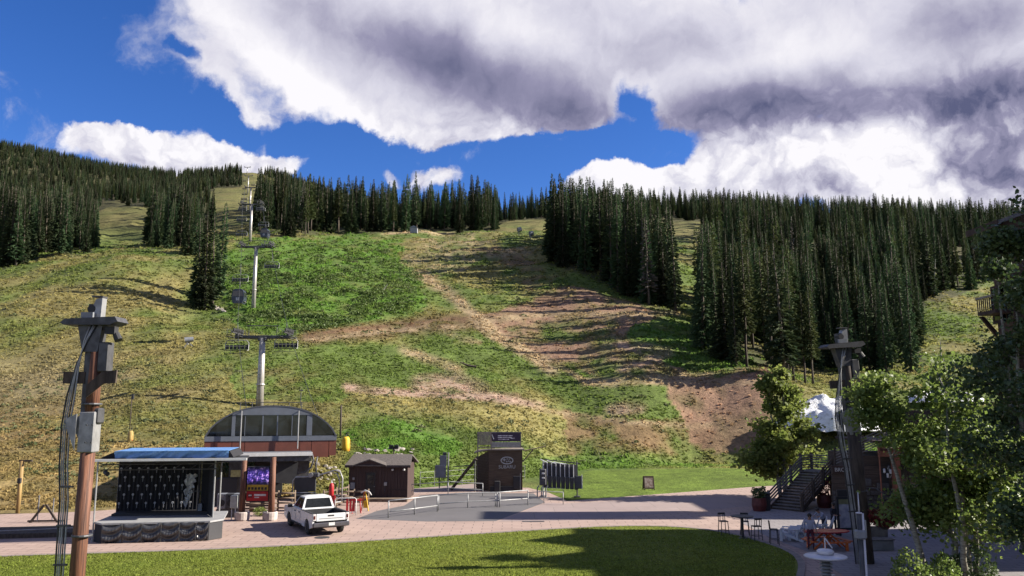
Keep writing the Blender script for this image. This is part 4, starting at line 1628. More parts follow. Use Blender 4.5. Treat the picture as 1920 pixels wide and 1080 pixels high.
o = MB().box((0, 0, 0), (SW * .94, .02, hh * .50)).build('screen', screen_mat(), sg)
o.location = (0, .01, zc0 + hh * .74)
M_SY = material('yellow panel', (.55, .36, .04), (.45, .27, .03), rough=.5, scale=3)
MB().box((0, .01, zc0 + hh * .40), (SW * .94, .02, hh * .17)).build('yellow_panel', M_SY, sg)
for k in range(6):
    MB().box((-SW * .37 + k * SW * .145, -.005, zc0 + hh * .375), (SW * .10, .012, hh * .075)).build('dark_mark', M_BLACK, sg)
MB().box((0, .01, zc0 + hh * .15), (SW * .94, .02, hh * .28)).build('red_panel', M_RED, sg)
M_WPRINT = material('white print', (.8, .72, .72), rough=.6)
MB().box((SW * .12, -.005, zc0 + hh * .185), (SW * .52, .012, hh * .055)).build('white_mark', M_WPRINT, sg)
MB().box((-SW * .02, -.005, zc0 + hh * .115), (SW * .2, .012, hh * .03)).build('white_mark', M_WPRINT, sg)
MB().box((-SW * .31, -.005, zc0 + hh * .16), (SW * .18, .012, hh * .10)).build('badge', material('dark red badge', (.16, .01, .015)), sg)
MB().box((-SW * .31, -.013, zc0 + hh * .175), (SW * .13, .008, hh * .04)).build('white_mark', M_WPRINT, sg)
MB().box((0, .12, zc0 - .28), (SW, .1, .12)).build('lower_board', M_FENCE, sg)

# brown boards leaning behind the sign, then log rail fences
def log_fence(label, x0, x1, y0, y1, n, rails=4, h=1.35):
    f = thing('log_fence', label, 'fence', (x0, y0, 0), 0)
    dx, dy = (x1 - x0) / n, (y1 - y0) / n
    for k in range(n + 1):
        MB().tube((dx * k, dy * k, 0), (dx * k, dy * k, h + .08), .075, None, 8).build('post', M_FENCE, f, True)
    for k in range(n):
        for r_ in range(rails):
            z = .25 + r_ * (h - .35) / (rails - 1)
            MB().tube((dx * k, dy * k - .07, z), (dx * (k + 1), dy * (k + 1) - .07, z + random.uniform(-.02, .02)), .062, None, 7).build('rail', M_FENCE, f, True)
    return f


p0, p1 = gnd(453, 962), gnd(548, 960)
log_fence('brown log rail fence behind the information sign', p0.x, p1.x, p0.y + .5, p1.y + .5, 3)
p0, p1 = gnd(606, 958), gnd(652, 945)
log_fence('short log rail fence between the truck and the brown shed', p0.x, p1.x, p0.y, p1.y, 2)
p0, p1 = gnd(636, 948), gnd(690, 947)
log_fence('log rail fence in front of the shed corner', p0.x, p1.x, p0.y, p1.y, 2, 3, 1.1)
p = gnd(484, 958)
bd = thing('crate_stack', 'brown wooden crates stacked behind the sign', 'crates', (p.x, p.y - .2, 0), R(6))
MB().cbox((0, 0, .35), (1.0, .6, .7), .02).build('crate', M_FENCE, bd)
MB().cbox((.05, .02, 1.0), (.9, .55, .55), .02, .1).build('crate', material('brown crate board', (.22, .13, .09), (.15, .09, .06), scale=3), bd)
p = gnd(490, 967)
bush_at = (p.x, p.y, 0)

# ------------------------------------------------------------------ pickup truck (local +X forward)
def pickup():
    p = gnd(584, 992)
    t = thing('pickup_truck', 'white pickup truck parked beside the stage, seen from behind', 'truck', (-11.85, 49.65, 0), R(90 + 30))
    t.scale = (1.06, 1.06, 1.03)
    Mb = material('white car paint', (.74, .74, .76), (.70, .70, .72), rough=.22, scale=1, spec=.6, dirt=.06)
    Md = material('dark bumper metal', (.16, .15, .17), (.11, .105, .12), rough=.35, scale=3, metal=.5)
    L, W = 5.85, 2.0

    def arch(cx, r, n=9):
        return [(cx + r * math.cos(a), .36 + r * math.sin(a)) for a in [math.pi * (1 - k / (n - 1)) for k in range(n)]]
    fw, rw = 1.85, -1.85
    prof = [(-2.88, .52)] + arch(rw, .50) + [(1.30, .42)] + arch(fw, .50)[1:] + [(2.85, .50), (2.93, .70), (2.92, 1.02), (2.84, 1.12), (2.3, 1.18), (1.25, 1.22), (-.62, 1.20), (-2.90, 1.20)]
    # two side skins
    for s in (-1, 1):
        MB().prism(prof, s * W / 2, s * (W / 2 - .10)).build('side_panel', Mb, t)
    MB().box((2.1, 0, .80), (1.6, W - .2, .62)).build('nose', Mb, t)
    MB().slab([(2.86, -.93, 1.10), (2.86, .93, 1.10), (1.15, .96, 1.24), (1.15, -.96, 1.24)], .1).build('hood', Mb, t)
    MB().box((0, 0, .55), (5.4, W - .5, .28)).build('chassis', M_BLACK, t)
    MB().box((.35, 0, .85), (1.9, W - .2, .72)).build('cab_floor', Mb, t)
    # bed
    MB().box((-1.78, 0, .80), (2.2, W - .24, .06)).build('bed_floor', M_BLACK, t)
    MB().box((-.66, 0, 1.0), (.08, W - .2, .40)).build('bed_front', M_BLACK, t)
    for s in (-1, 1):
        MB().box((-1.78, s * (W / 2 - .145), 1.01), (2.2, .08, .38)).build('bed_liner', M_BLACK, t)
        MB().box((-1.78, s * (W / 2 - .07), 1.215), (2.24, .15, .035)).build('bed_rail', M_BLACK, t)
    # greenhouse (rounded, tapered)
    b = [(1.30, .93, 1.20), (1.30, -.93, 1.20), (-.62, -.93, 1.20), (-.62, .93, 1.20)]
    tp_ = [(.55, .72, 1.86), (.55, -.72, 1.86), (-.46, -.73, 1.86), (-.46, .73, 1.86)]
    MB().add(b + tp_, [(4, 5, 6, 7), (0, 1, 5, 4), (1, 2, 6, 5), (2, 3, 7, 6), (3, 0, 4, 7)]).build('cab', Mb, t)
    r_ = MB()
    r_.add([(.5, .70, 1.865), (.5, -.70, 1.865), (-.44, -.70, 1.865), (-.44, .70, 1.865), (.36, .52, 1.925), (.36, -.52, 1.925), (-.34, -.52, 1.925), (-.34, .52, 1.925)], [(4, 5, 6, 7), (0, 1, 5, 4), (1, 2, 6, 5), (2, 3, 7, 6), (3, 0, 4, 7)])
    r_.build('roof', Mb, t, True)

    def pane(q, nm, off):
        q = [Vector(v) for v in q]
        n = (q[1] - q[0]).cross(q[2] - q[0]).normalized()
        if n.dot(Vector(off)) < 0:
            n = -n
        MB().add([v + n * .012 for v in q] + [v - n * .01 for v in q], [(0, 1, 2, 3), (7, 6, 5, 4), (0, 4, 5, 1), (1, 5, 6, 2), (2, 6, 7, 3), (3, 7, 4, 0)]).build(nm, M_GLASS, t)

    def lerp(a_, b_, u):
        return [a_[i] + (b_[i] - a_[i]) * u for i in range(3)]

    def facepane(A_, B_, C_, D_, u0, u1, v0, v1, nm, off):
        # A,B bottom; D,C top
        def pt(u, v):
            return lerp(lerp(A_, B_, u), lerp(D_, C_, u), v)
        pane([pt(u0, v0), pt(u1, v0), pt(u1, v1), pt(u0, v1)], nm, off)
    facepane(b[2], b[3], tp_[3], tp_[2], .07, .93, .14, .88, 'rear_window', (-1, 0, 0))
    facepane(b[0], b[1], tp_[1], tp_[0], .06, .94, .08, .92, 'windscreen', (1, 0, 0))
    for s in (0, 1):
        A_, B_, C_, D_ = (b[3], b[0], tp_[0], tp_[3]) if s == 0 else (b[2], b[1], tp_[1], tp_[2])
        o_ = (0, 1 if s == 0 else -1, 0)
        facepane(A_, B_, C_, D_, .06, .42, .10, .90, 'side_window', o_)
        facepane(A_, B_, C_, D_, .47, .90, .10, .90, 'side_window', o_)
    for s in (-1, 1):
        for x in (.36, 1.22, -.55):
            MB().box((x, s * (W / 2 + .002), .88), (.016, .008, .60)).build('door_gap', M_BLACK, t)
        for x in (.45, -.42):
            MB().cbox((x + .12, s * (W / 2 + .02), 1.05), (.2, .03, .045), .01).build('door_handle', M_BLACK, t)
        MB().cbox((1.12, s * (W / 2 + .14), 1.27), (.12, .26, .2), .03).build('mirror', M_BLACK, t)
        MB().box((.3, s * (W / 2 - .02), .40), (2.3, .1, .08)).build('running_board', M_BLACK, t)
        tl = MB().cbox((-2.90, s * .90, 1.02), (.07, .17, .36), .02).build('tail_light', material('tail lamp lens', (.75, .72, .72), (.6, .55, .55), rough=.2, scale=6), t)
        MB().box((-2.942, s * .90, 1.02), (.012, .09, .18)).build('lamp_core', material('tail lamp core', (.05, .01, .01), (.12, .02, .02), rough=.2), tl)
        MB().cbox((2.9, s * .78, .98), (.08, .32, .16), .02).build('headlight', M_WHITE, t)
    # tailgate
    tg = MB().cbox((-2.90, 0, 1.0), (.07, 1.60, .40), .02).build('tailgate', Mb, t)
    MB().box((-2.94, 0, 1.09), (.012, .34, .07)).build('tailgate_handle', M_BLACK, tg)
    MB().box((-2.94, 0, .95), (.012, 1.3, .03)).build('crease', M_STEEL, tg)
    bp = MB().cbox((-2.99, 0, .62), (.2, 1.98, .24), .04).build('rear_bumper', Md, t)
    MB().box((-3.095, 0, .66), (.012, .33, .16)).build('licence_plate', M_WHITE, bp)
    MB().cbox((2.95, 0, .58), (.18, 1.96, .26), .04).build('front_bumper', Md, t)
    MB().tube((-.1, -.55, 1.92), (-.12, -.55, 2.12), .008, None, 5).build('antenna', M_BLACK, t)
    for x in (fw, rw):
        for s in (-1, 1):
            wh = MB().lathe([(.20, -.125), (.34, -.125), (.40, -.09), (.405, 0), (.40, .09), (.34, .125), (.20, .125)], (0, 0, 0), 22).build('wheel', M_RUBBER, t, False)
            wh.rotation_euler = (math.pi / 2, 0, 0)
            wh.location = (x, s * (W / 2 - .13), .405)
            rim = MB().lathe([(.03, .10), (.18, .105), (.25, .13), (.25, .02), (.03, .02)], (0, 0, 0), 16).build('rim', M_STEEL, wh)
            rim.rotation_euler = (0 if s < 0 else math.pi, 0, 0)
    return t


pickup()
p = gnd(604, 1008)
mh = MB().lathe([(.42, 0), (.42, .012), (.36, .016), (.02, .016)], (0, 0, 0), 20).build('manhole_cover', M_STEELD)
mh.location = (p.x, p.y, .004)
tag(mh, 'dark round manhole cover in the plaza near the truck', 'manhole cover')
p = gnd(1000, 978)
mh = MB().box((0, 0, .008), (1.4, .35, .012)).build('drain_grate', M_STEELD)
mh.location = (p.x, p.y, .004)
tag(mh, 'dark drain grate in the plaza paving beyond the lawn', 'drain')

# ------------------------------------------------------------------ lift terminal
lt = thing('lift_terminal', 'arched lift terminal with dark windows and red brown panels', 'lift station', (-18.9, 64.0, 0), R(15))
M_LRED = material('red brown steel panel', (.185, .060, .040), (.150, .048, .032), rough=.5, scale=1.5, dirt=.15)
M_LGREY = material('blue grey steel trim', (.155, .170, .205), (.13, .145, .175), rough=.45, scale=2, dirt=.15)
M_LROOF = material('dark grey steel roof', (.085, .090, .110), (.07, .075, .092), rough=.45, scale=2)


def arch_z(x):      # outline of the terminal's hood above the waist band
    u = min(1.0, abs(x) / 5.0)
    return 4.95 + 2.42 * (1 - u ** 2.3) ** .72


DEP = 11.0
n = 28
xs = [-5.0 + 10.0 * k / n for k in range(n + 1)]
outer = [(x, arch_z(x)) for x in xs]
inner = [(x * .975, 4.95 + (arch_z(x) - 4.95) * .955) for x in xs]
sh = MB()
for k in range(n):
    (x0, z0), (x1, z1) = outer[k], outer[k + 1]
    (a0, c0), (a1, c1) = inner[k], inner[k + 1]
    sh.add([(x0, -.12, z0), (x1, -.12, z1), (a1, -.12, c1), (a0, -.12, c0), (x0, DEP, z0), (x1, DEP, z1), (a1, DEP, c1), (a0, DEP, c0)], [(0, 1, 2, 3), (4, 7, 6, 5), (0, 4, 5, 1), (3, 2, 6, 7), (0, 3, 7, 4), (1, 5, 6, 2)])
sh.build('hood', M_LROOF, lt)
core = [(x * .97, 4.95 + (arch_z(x) - 4.95) * .94) for x in xs]
MB().prism([(-4.85, 3.5)] + core + [(4.85, 3.5)], .06, DEP - .1).build('inner_shell', M_BLACK, lt)
# roof cap above the window band on the face
cap = [(x, z) for x, z in inner if z >= 6.68]
MB().prism([(cap[0][0] - .25, 6.62)] + cap + [(cap[-1][0] + .25, 6.62)], -.10, .05).build('roof_cap', M_LGREY, lt)
# glazing of the face
edges = [-2.78, -2.05, -.72, .38, 1.50, 2.62]
for a_, b_ in zip(edges[:-1], edges[1:]):
    MB().b2((a_ + .04, -.02, 5.03), (b_ - .04, .05, 6.60)).build('window_pane', M_GLASS, lt)
for s in (-1, 1):
    pl = [(s * 3.05, 5.03), (s * 4.72, 5.03)] + [(s * x, 4.95 + (arch_z(x) - 4.95) * .90) for x in (4.66, 4.45, 4.15, 3.75, 3.35, 3.05)]
    MB().prism(pl, -.02, .05).build('curved_pane', M_GLASS, lt)
for x, wd in ((-2.90, .26), (2.84, .42), (-.72, .09), (.38, .09), (1.50, .06), (-2.05, .05)):
    MB().b2((x - wd / 2, -.07, 5.0), (x + wd / 2, .04, 6.66)).build('mullion', M_LGREY, lt)
MB().b2((-4.97, -.10, 4.60), (4.97, .055, 4.98)).build('waist_band', M_LGREY, lt)
MB().b2((-3.0, -.09, 6.60), (3.0, .04, 6.72)).build('window_head', M_LGREY, lt)
px_ = [-4.97, -4.25, -2.95, -2.0, 2.15, 3.05, 4.4, 4.97]
for a_, b_ in zip(px_[:-1], px_[1:]):
    z0a = 3.42 if abs(a_) > 4.3 or abs(b_) > 4.9 else 3.3
    MB().b2((a_ + .02, -.06, z0a), (b_ - .02, .05, 4.58)).build('lower_panel', M_LRED, lt)
for s in (-1, 1):
    for k in range(5):
        MB().b2((s * 4.86, .1 + k * 2.15, 3.5), (s * 4.98, 2.2 + k * 2.15, 4.58)).build('side_panel', M_LRED, lt)
    MB().b2((s * 4.86, .08, 4.6), (s * 5.0, DEP - .1, 4.95)).build('side_band', M_LGREY, lt)
MB().b2((-4.5, .2, 3.30), (4.5, DEP - .3, 3.5)).build('belly_plate', M_BLACK, lt)
# low rail and mast on the roof
for x in (-2.6, -1.7, 1.2, 2.2):
    MB().tube((x, 2.2, arch_z(x) - .05), (x, 2.2, 7.62), .03, None, 6).build('roof_rail_post', M_STEELD, lt)
MB().tube((-2.9, 2.2, 7.60), (2.4, 2.2, 7.60), .03, None, 6).build('roof_rail', M_STEELD, lt)
MB().path([(2.1, 2.2, 7.3), (2.1, 2.2, 8.5), (2.15, 2.15, 8.7)], .03, 6).build('mast', M_STEELD, lt)
MB().box((2.1, 2.2, 8.6), (.35, .12, .1)).build('wind_sensor', M_STEELD, lt)
for x in (-2.32, 1.98):
    MB().tube((x, -.45, 4.0), (x, -.42, 6.95), .05, None, 8).build('hanger_pole', M_STEEL, lt)
    MB().box((x, -.2, 6.9), (.06, .5, .06)).build('hanger_arm', M_STEEL, lt)
# load canopy below the hood
MB().b2((-3.4, -4.2, 3.72), (3.05, -.15, 3.80)).build('canopy_roof', M_LGREY, lt)
MB().b2((-3.42, -4.28, 3.66), (3.07, -4.20, 3.92)).build('canopy_edge', M_WHITE, lt)
MB().b2((-3.35, -4.15, 3.28), (3.0, -3.95, 3.66)).build('canopy_fascia', M_STEELD, lt)
MB().path([(3.05, -4.1, 3.75), (3.15, -4.1, 3.3), (3.0, -4.1, 2.8), (2.6, -4.0, 2.45), (2.2, -3.9, 2.35)], .07, 8).build('canopy_brace', M_STEELD, lt, True)
for x in (-2.6, 2.4):
    MB().box((x, 1.6, 1.7), (1.1, 1.3, 3.4)).build('support_leg', M_STEELD, lt)
MB().box((-.2, 3.6, 1.7), (2.2, 1.6, 3.4)).build('machine_housing', M_BLACK, lt)
for k in range(3):
    MB().tube((-2.0 + 1.9 * k, -.4, 3.25), (-2.0 + 1.9 * k, -.1, 3.25), .32, None, 16).build('tyre_drive', M_BLACK, lt)
MB().tube((-.1, 2.5, 3.2), (-.1, 2.5, 3.34), 2.4, None, 28).build('bullwheel', M_LRED, lt)
MB().box((1.25, -3.2, 2.4), (1.5, .25, 1.6), ry=.1).build('guard_panel', M_BLACK, lt)
MB().tube((.35, -3.1, 3.4), (1.0, -3.1, 1.9), .05, None, 6).build('guard_strut', M_STEEL, lt)
MB().box((-3.0, -2.0, 1.0), (1.5, 1.2, 2.0)).build('operator_console', M_BLACK, lt)
MB().box((-2.4, -2.65, 2.35), (.7, .05, .5)).build('notice_board', material('yellow green notice', (.42, .42, .2), (.3, .28, .12), scale=6), lt)

# ------------------------------------------------------------------ lift line: towers, rope, chairs and cabins
TW = []
for (px, py, ytop, d) in ((487, 752, 634, 97.0), (475, 577, 464, 168.0), (468, 470, 384, 250.0), (468, 402, 352, 420.0), (465, 352, 330, 640.0), (463, 330, 314, 850.0)):
    x = at(px, py, d).x
    z0 = float(hz(x, d))
    z1 = at(px, ytop, d).z
    TW.append((x, d, z0, z1))
M_TOWER = material('galvanised tower tube', (.50, .47, .45), (.40, .38, .36), rough=.4, scale=1.5, metal=.4, dirt=.25)
GAUGE = 3.1
TLAB = ['near lift tower with wide cross arm right behind the terminal roof', 'second lift tower up the line, on the green slope', 'third lift tower from the terminal, at the crest', 'fourth lift tower, small in the forest cut', 'fifth lift tower, tiny below the summit', 'topmost lift tower on the skyline']
for k, (x, y, z0, z1) in enumerate(TW):
    t = thing('lift_tower', TLAB[k], 'lift tower', (x, y, z0), 0, 'towers of the chairlift')
    h = z1 - z0
    MB().path([(0, 0, -.5), (0, 0, h * .5), (0, 0, h)], .4, 14, radii=[.46, .40, .33]).build('shaft', M_TOWER, t, True)
    MB().lathe([(.52, h * .30), (.55, h * .30 + .08), (.52, h * .30 + .16)], (0, 0, 0), 14).build('flange', M_TOWER, t)
    MB().cbox((0, 0, h + .12), (GAUGE * 2 + .5, .42, .42), .06).build('cross_arm', M_STEELD, t)
    MB().cbox((0, 0, h - .1), (1.1, .6, .5), .08).build('head_plate', M_STEELD, t)
    for s in (-1, 1):
        tr = MB().box((s * GAUGE, 0, h + .62), (.16, 3.6, .22)).box((s * GAUGE, 0, h + .35), (.25, .5, .5)).build('sheave_beam', M_STEELD, t)
        for q in range(8):
            yq = -1.6 + q * .457
            MB().tube((s * GAUGE - .06 + .14, yq, h + .88), (s * GAUGE + .06 + .14, yq, h + .88), .21, None, 12).build('sheave', M_BLACK, tr)
        if k < 3:
            cw = MB()
            for dx in (-.75, .55):
                cw.tube((s * GAUGE + dx, -1.4, h + 1.0), (s * GAUGE + dx, 1.4, h + 1.0), .03, None, 5)
                cw.tube((s * GAUGE + dx, -1.4, h + .4), (s * GAUGE + dx, 1.4, h + .4), .03, None, 5)
                for yq in (-1.4, 0, 1.4):
                    cw.tube((s * GAUGE + dx, yq, h + .1), (s * GAUGE + dx, yq, h + 1.0), .03, None, 5)
                cw.box((s * GAUGE + dx, 0, h + .12), (.45, 2.9, .05))
            cw.build('catwalk', M_STEELD, t)
        MB().path([(s * GAUGE * .55, 0, h + .3), (s * GAUGE * .55, 0, h + 1.5)], .05, 6).build('lifting_frame', M_STEELD, t)
    MB().tube((-GAUGE * .55 - .3, 0, h + 1.5), (GAUGE * .55 + .3, 0, h + 1.5), .06, None, 6).build('lifting_frame', M_STEELD, t)
    ld = MB()
    for s in (-.16, .16):
        ld.tube((s, -.48, .8), (s, -.42, h), .018, None, 4)
    for q in range(int(h / .45)):
        ld.tube((-.16, -.47, 1 + q * .45), (.16, -.47, 1 + q * .45), .014, None, 4)
    ld.build('ladder', M_STEEL, t)
for s in (-1, 1):
    pts = [Vector((-18.9 + s * GAUGE, 66, 5.4))]
    pp = [(-18.9 + s * GAUGE, 68.0, 5.4)] + [(x + s * GAUGE, y, z1 + 1.1) for x, y, z0, z1 in TW]
    for (x0, y0, z0), (x1, y1, z1) in zip(pp[:-1], pp[1:]):
        L = y1 - y0
        for q in range(1, 13):
            u = q / 12
            pts.append(Vector((x0 + (x1 - x0) * u, y0 + L * u, z0 + (z1 - z0) * u - 4 * u * (1 - u) * L * .012)))
    o = MB().path(pts, .028, 5).build('haul_rope', M_CABLE)
    tag(o, 'thin steel haul rope on the %s side of the lift towers' % ('stage' if s < 0 else 'shed'), 'rope')
    if s < 0:
        ROPE_L = pts
    else:
        ROPE_R = pts


def rope_at(s, y):
    P_ = ROPE_L if s < 0 else ROPE_R
    for a_, b_ in zip(P_[:-1], P_[1:]):
        if a_.y <= y <= b_.y:
            u = (y - a_.y) / (b_.y - a_.y)
            return a_.lerp(b_, u)
    return P_[-1]


M_SEAT = material('dark seat pad', (.03, .03, .034), (.045, .045, .05), rough=.6)


def make_chair(loc, label, grp, scale=1.0, drop=3.3):
    t = thing('lift_chair', label, 'chairlift chair', loc, 0, grp)
    w_ = 1.45
    MB().path([(0, 0, 0), (0, .05, -.5), (0, .25, -drop * .55), (0, .1, -drop * .62)], .05, 6).build('hanger', M_STEELD, t, True)
    fr = MB()
    z1, z0 = -drop * .62, -drop
    fr.path([(-w_, -.35, z0 - .05), (-w_, .12, z0), (-w_, .14, z1 - .35), (-w_ + .25, .12, z1), (w_ - .25, .12, z1), (w_, .14, z1 - .35), (w_, .12, z0), (w_, -.35, z0 - .05)], .045, 7)
    fr.build('frame', M_STEEL, t, True)
    MB().cbox((0, -.12, z0), (w_ * 2 - .1, .52, .09), .03).build('seat', M_SEAT, t)
    for q in range(6):
        MB().cbox((-w_ + .25 + q * .48, .14, z0 + .40), (.40, .06, .55), .02).build('backrest', M_SEAT, t)
    MB().path([(-w_ + .1, -.5, z0 + .45), (w_ - .1, -.5, z0 + .45)], .03, 6).build('safety_bar', M_STEEL, t)
    MB().box((0, -.55, z0 - .45), (w_ * 1.8, .05, .05)).box((-.6, -.45, z0 - .22), (.04, .04, .5)).box((.6, -.45, z0 - .22), (.04, .04, .5)).build('foot_rest', M_STEELD, t)
    t.scale = (scale,) * 3
    return t


c0 = None
CH = [(-1, 100), (1, 101), (-1, 146), (1, 158), (1, 186), (-1, 205), (1, 222), (-1, 232), (1, 258), (-1, 264), (1, 282), (-1, 288), (1, 306), (-1, 312), (1, 330), (-1, 338), (1, 356), (-1, 366), (1, 388), (-1, 400), (1, 450), (-1, 500), (1, 560), (-1, 610)]
CLAB = ['empty lift chair nearest the terminal, on the stage side of the line', 'empty chair just above the near tower, shed side of the line', 'empty chair low over the slope on the stage side', 'empty chair just below the second tower, shed side', 'empty chair hanging just above the second tower, shed side', 'empty chair above the second tower on the stage side']
for k, (s, y) in enumerate(CH):
    p = rope_at(s, y)
    if c0 is None:
        c0 = make_chair(p, CLAB[0], 'empty chairs on the lift line')
    else:
        clone(c0, p, 0, CLAB[k] if k < len(CLAB) else 'small distant lift chair hanging on the upper line among others')
CABIN = material('dark blue cabin shell', (.035, .045, .075), (.03, .036, .055), rough=.3, scale=2)


def make_cabin(loc, label):
    t = thing('gondola_cabin', label, 'gondola', loc, R(4), 'gondola cabins on the lift line')
    MB().path([(0, 0, 0), (0, .1, -.7), (0, 0, -1.5)], .06, 6).build('hanger', M_STEELD, t, True)
    prof = [(-.72, -3.9), (-.95, -3.3), (-.98, -2.5), (-.80, -1.75), (-.5, -1.5), (.5, -1.5), (.80, -1.75), (.98, -2.5), (.95, -3.3), (.72, -3.9)]
    b_ = MB().prism(prof, -.95, .95).build('body', CABIN, t)
    for y in (-.97, .97):
        MB().prism([(-.86, -2.72), (-.72, -1.85), (.72, -1.85), (.86, -2.72)], y - .015, y + .015).build('window', M_GLASS, t)
        MB().box((0, y * 1.01, -2.7), (.05, .03, 2.2)).build('door_seam', M_STEELD, t)
        MB().box((0, y * 1.012, -3.2), (.5, .02, .5)).build('emblem_panel', material('pale panel', (.5, .5, .55)), t)
    for s in (-1, 1):
        MB().box((s * .955, 0, -2.4), (.03, 1.5, .7), ry=s * -.08).build('window', M_GLASS, t)
        MB().box((s * .95, 0, -3.55), (.2, 1.2, .06)).build('ski_rack', M_STEEL, t)
    return t


g0 = make_cabin(rope_at(-1, 131), 'dark blue gondola cabin hanging above the near tower')
g1 = clone(g0, rope_at(1, 205), R(-3), 'dark gondola cabin higher up the line at the crest')

# parked chair in front of the terminal, standing behind the truck
p = gnd(580, 962)
pc = thing('parked_lift_chair', 'wide empty lift chair with rounded tube frame hanging behind the truck', 'chairlift chair', (p.x, p.y + 1.8, 0), R(-4))
fr = MB()
fr.path([(-1.75, 0, .55), (-1.75, .05, 2.0), (-1.55, .05, 2.25), (-.2, .05, 2.3), (0, .05, 2.35), (1.3, .1, 2.75), (1.65, .1, 2.65), (1.85, .1, 2.2), (1.85, 0, .6)], .055, 8)
fr.path([(1.1, .1, 2.6), (1.45, .1, 2.5), (1.62, .1, 2.1), (1.62, 0, 1.0)], .04, 8)
fr.build('frame', M_STEEL, pc, True)
MB().cbox((-.85, .05, 1.75), (1.6, .1, 1.0), .06).build('backrest', M_SEAT, pc)
MB().cbox((0, -.25, 1.02), (3.5, .55, .10), .04).build('seat', M_SEAT, pc)
MB().tube((-1.75, -.1, 1.18), (0, -.1, 1.18), .05, None, 8).build('seat_tube', M_STEEL, pc)
MB().cbox((-.15, .0, 2.42), (.7, .3, .35), .08).build('grip', M_STEELD, pc)
MB().tube((-.4, -.1, 2.42), (-.4, -.2, 2.42), .18, None, 12).build('grip_wheel', M_STEEL, pc)
MB().path([(-.1, .1, 2.5), (-.15, .2, 3.2), (-.1, .3, 3.7)], .06, 8).build('hanger', M_STEELD, pc, True)
MB().path([(-1.75, -.2, .6), (-1.2, -.75, .55), (1.2, -.75, .55), (1.85, -.2, .6)], .04, 8).build('foot_rest', M_STEEL, pc, True)
for x in (-.9, 0, .9):
    MB().tube((x, -.7, .55), (x, -.5, 1.0), .03, None, 6).build('rest_strut', M_STEEL, pc)

# ------------------------------------------------------------------ brown shed
sx0, sx1, sy0 = -12.85, -8.25, 64.6
W_, D_ = sx1 - sx0, 3.6
sd = thing('brown_shed', 'dark brown lift shack with shingled roof and small front gable', 'shed', ((sx0 + sx1) / 2, sy0, 0), R(-2))
M_SHED = material('dark brown siding', (.060, .034, .030), (.048, .028, .025), rough=.8, scale=2, stretch=(6, 6, .3), dirt=.2)
M_SHING = material('brown grey shingles', (.135, .115, .105), (.095, .08, .073), rough=.9, scale=7, bump=.02)
M_TRIM = material('dark brown trim', (.042, .022, .02), rough=.7)
nb = 18
for k in range(nb):
    x0 = -W_ / 2 + k * W_ / nb
    if 0.30 * W_ < (x0 + W_ / 2) < 0.44 * W_:
        MB().b2((x0 + .008, 0, 2.15), (x0 + W_ / nb - .008, .06, 2.75)).build('siding_board', M_SHED, sd)
        continue
    MB().b2((x0 + .008, 0, .12), (x0 + W_ / nb - .008, .06, 2.75)).build('siding_board', M_SHED, sd)
MB().b2((-W_ / 2 + .02, .05, .05), (W_ / 2 - .02, D_, 2.75)).build('wall', M_SHED, sd)
for s in (-1, 1):
    MB().b2((s * (W_ / 2 - .06), -.03, .1), (s * (W_ / 2 + .03), .1, 2.72)).build('corner_board', M_TRIM, sd)
# roof: main ridge along X with a small front gable
rf = MB()
zr, ze = 3.45, 2.72
rf.slab([(-W_ / 2 - .3, -.35, ze), (W_ / 2 + .3, -.35, ze), (W_ / 2 + .1, D_ / 2, zr), (-W_ / 2 - .1, D_ / 2, zr)], .1)
rf.slab([(-W_ / 2 - .3, D_ + .35, ze), (-W_ / 2 - .1, D_ / 2, zr), (W_ / 2 + .1, D_ / 2, zr), (W_ / 2 + .3, D_ + .35, ze)], .1)
ro = rf.build('roof', M_SHING, sd)
gx = -W_ / 2 + W_ * .36
g_ = MB()
g_.slab([(gx - 1.35, -.42, 2.70), (gx, -.42, 3.18), (gx, .95, 3.20), (gx - 1.35, .2, 2.86)], .09)
g_.slab([(gx, -.42, 3.18), (gx + 1.35, -.42, 2.70), (gx + 1.35, .2, 2.86), (gx, .95, 3.20)], .09)
g_.build('gable', M_SHING, ro)
MB().prism([(gx - 1.2, 2.66), (gx, 3.08), (gx + 1.2, 2.66)], -.30, 0).build('gable_face', M_SHED, ro)
MB().b2((-W_ / 2 - .3, -.37, ze - .2), (gx - 1.3, -.33, ze - .09)).build('fascia', M_TRIM, ro)
MB().b2((gx + 1.3, -.37, ze - .2), (W_ / 2 + .3, -.33, ze - .09)).build('fascia', M_TRIM, ro)
dr = MB().b2((gx - .32, -.012, .08), (gx + .42, .02, 2.12)).build('door', material('black door', (.012, .013, .017), rough=.4), sd)
MB().b2((gx - .2, -.03, 1.2), (gx + .3, -.01, 1.95)).build('door_window', M_GLASS, dr)
MB().tube((gx + .36, -.02, 1.05), (gx + .36, -.08, 1.05), .035, None, 8).build('door_knob', M_STEEL, dr)
for s in (-1, 1):
    MB().b2((gx + .05 + s * .43 - .05, -.045, .08), (gx + .05 + s * .43 + .05, .03, 2.2)).build('door_trim', M_TRIM, sd)
for x in (1.15, 2.05):
    MB().cbox((x, -.12, 2.35), (.16, .18, .16), .04).build('wall_lamp', M_WHITE, sd)
MB().cbox((.60, -.06, 1.25), (.24, .1, .28), .02).build('meter_box', M_STEEL, sd)
MB().tube((.55, -.05, .6), (.55, -.05, 1.1), .025, None, 6).build('conduit', M_STEELD, sd)
MB().b2((.75, -.035, .75), (2.25, -.005, .86)).build('wall_rail', M_TRIM, sd)
MB().cbox((-1.95, -.05, 1.65), (.16, .08, .2), .02).build('call_box', M_STEEL, sd)
MB().cbox((-2.0, -.06, 1.1), (.35, .08, .5), .02).build('panel_box', M_GREYP, sd)
MB().b2((-1.6, -1.2, 0), (W_ / 2 + .2, -.15, .22)).build('step_deck', M_FENCE, sd)

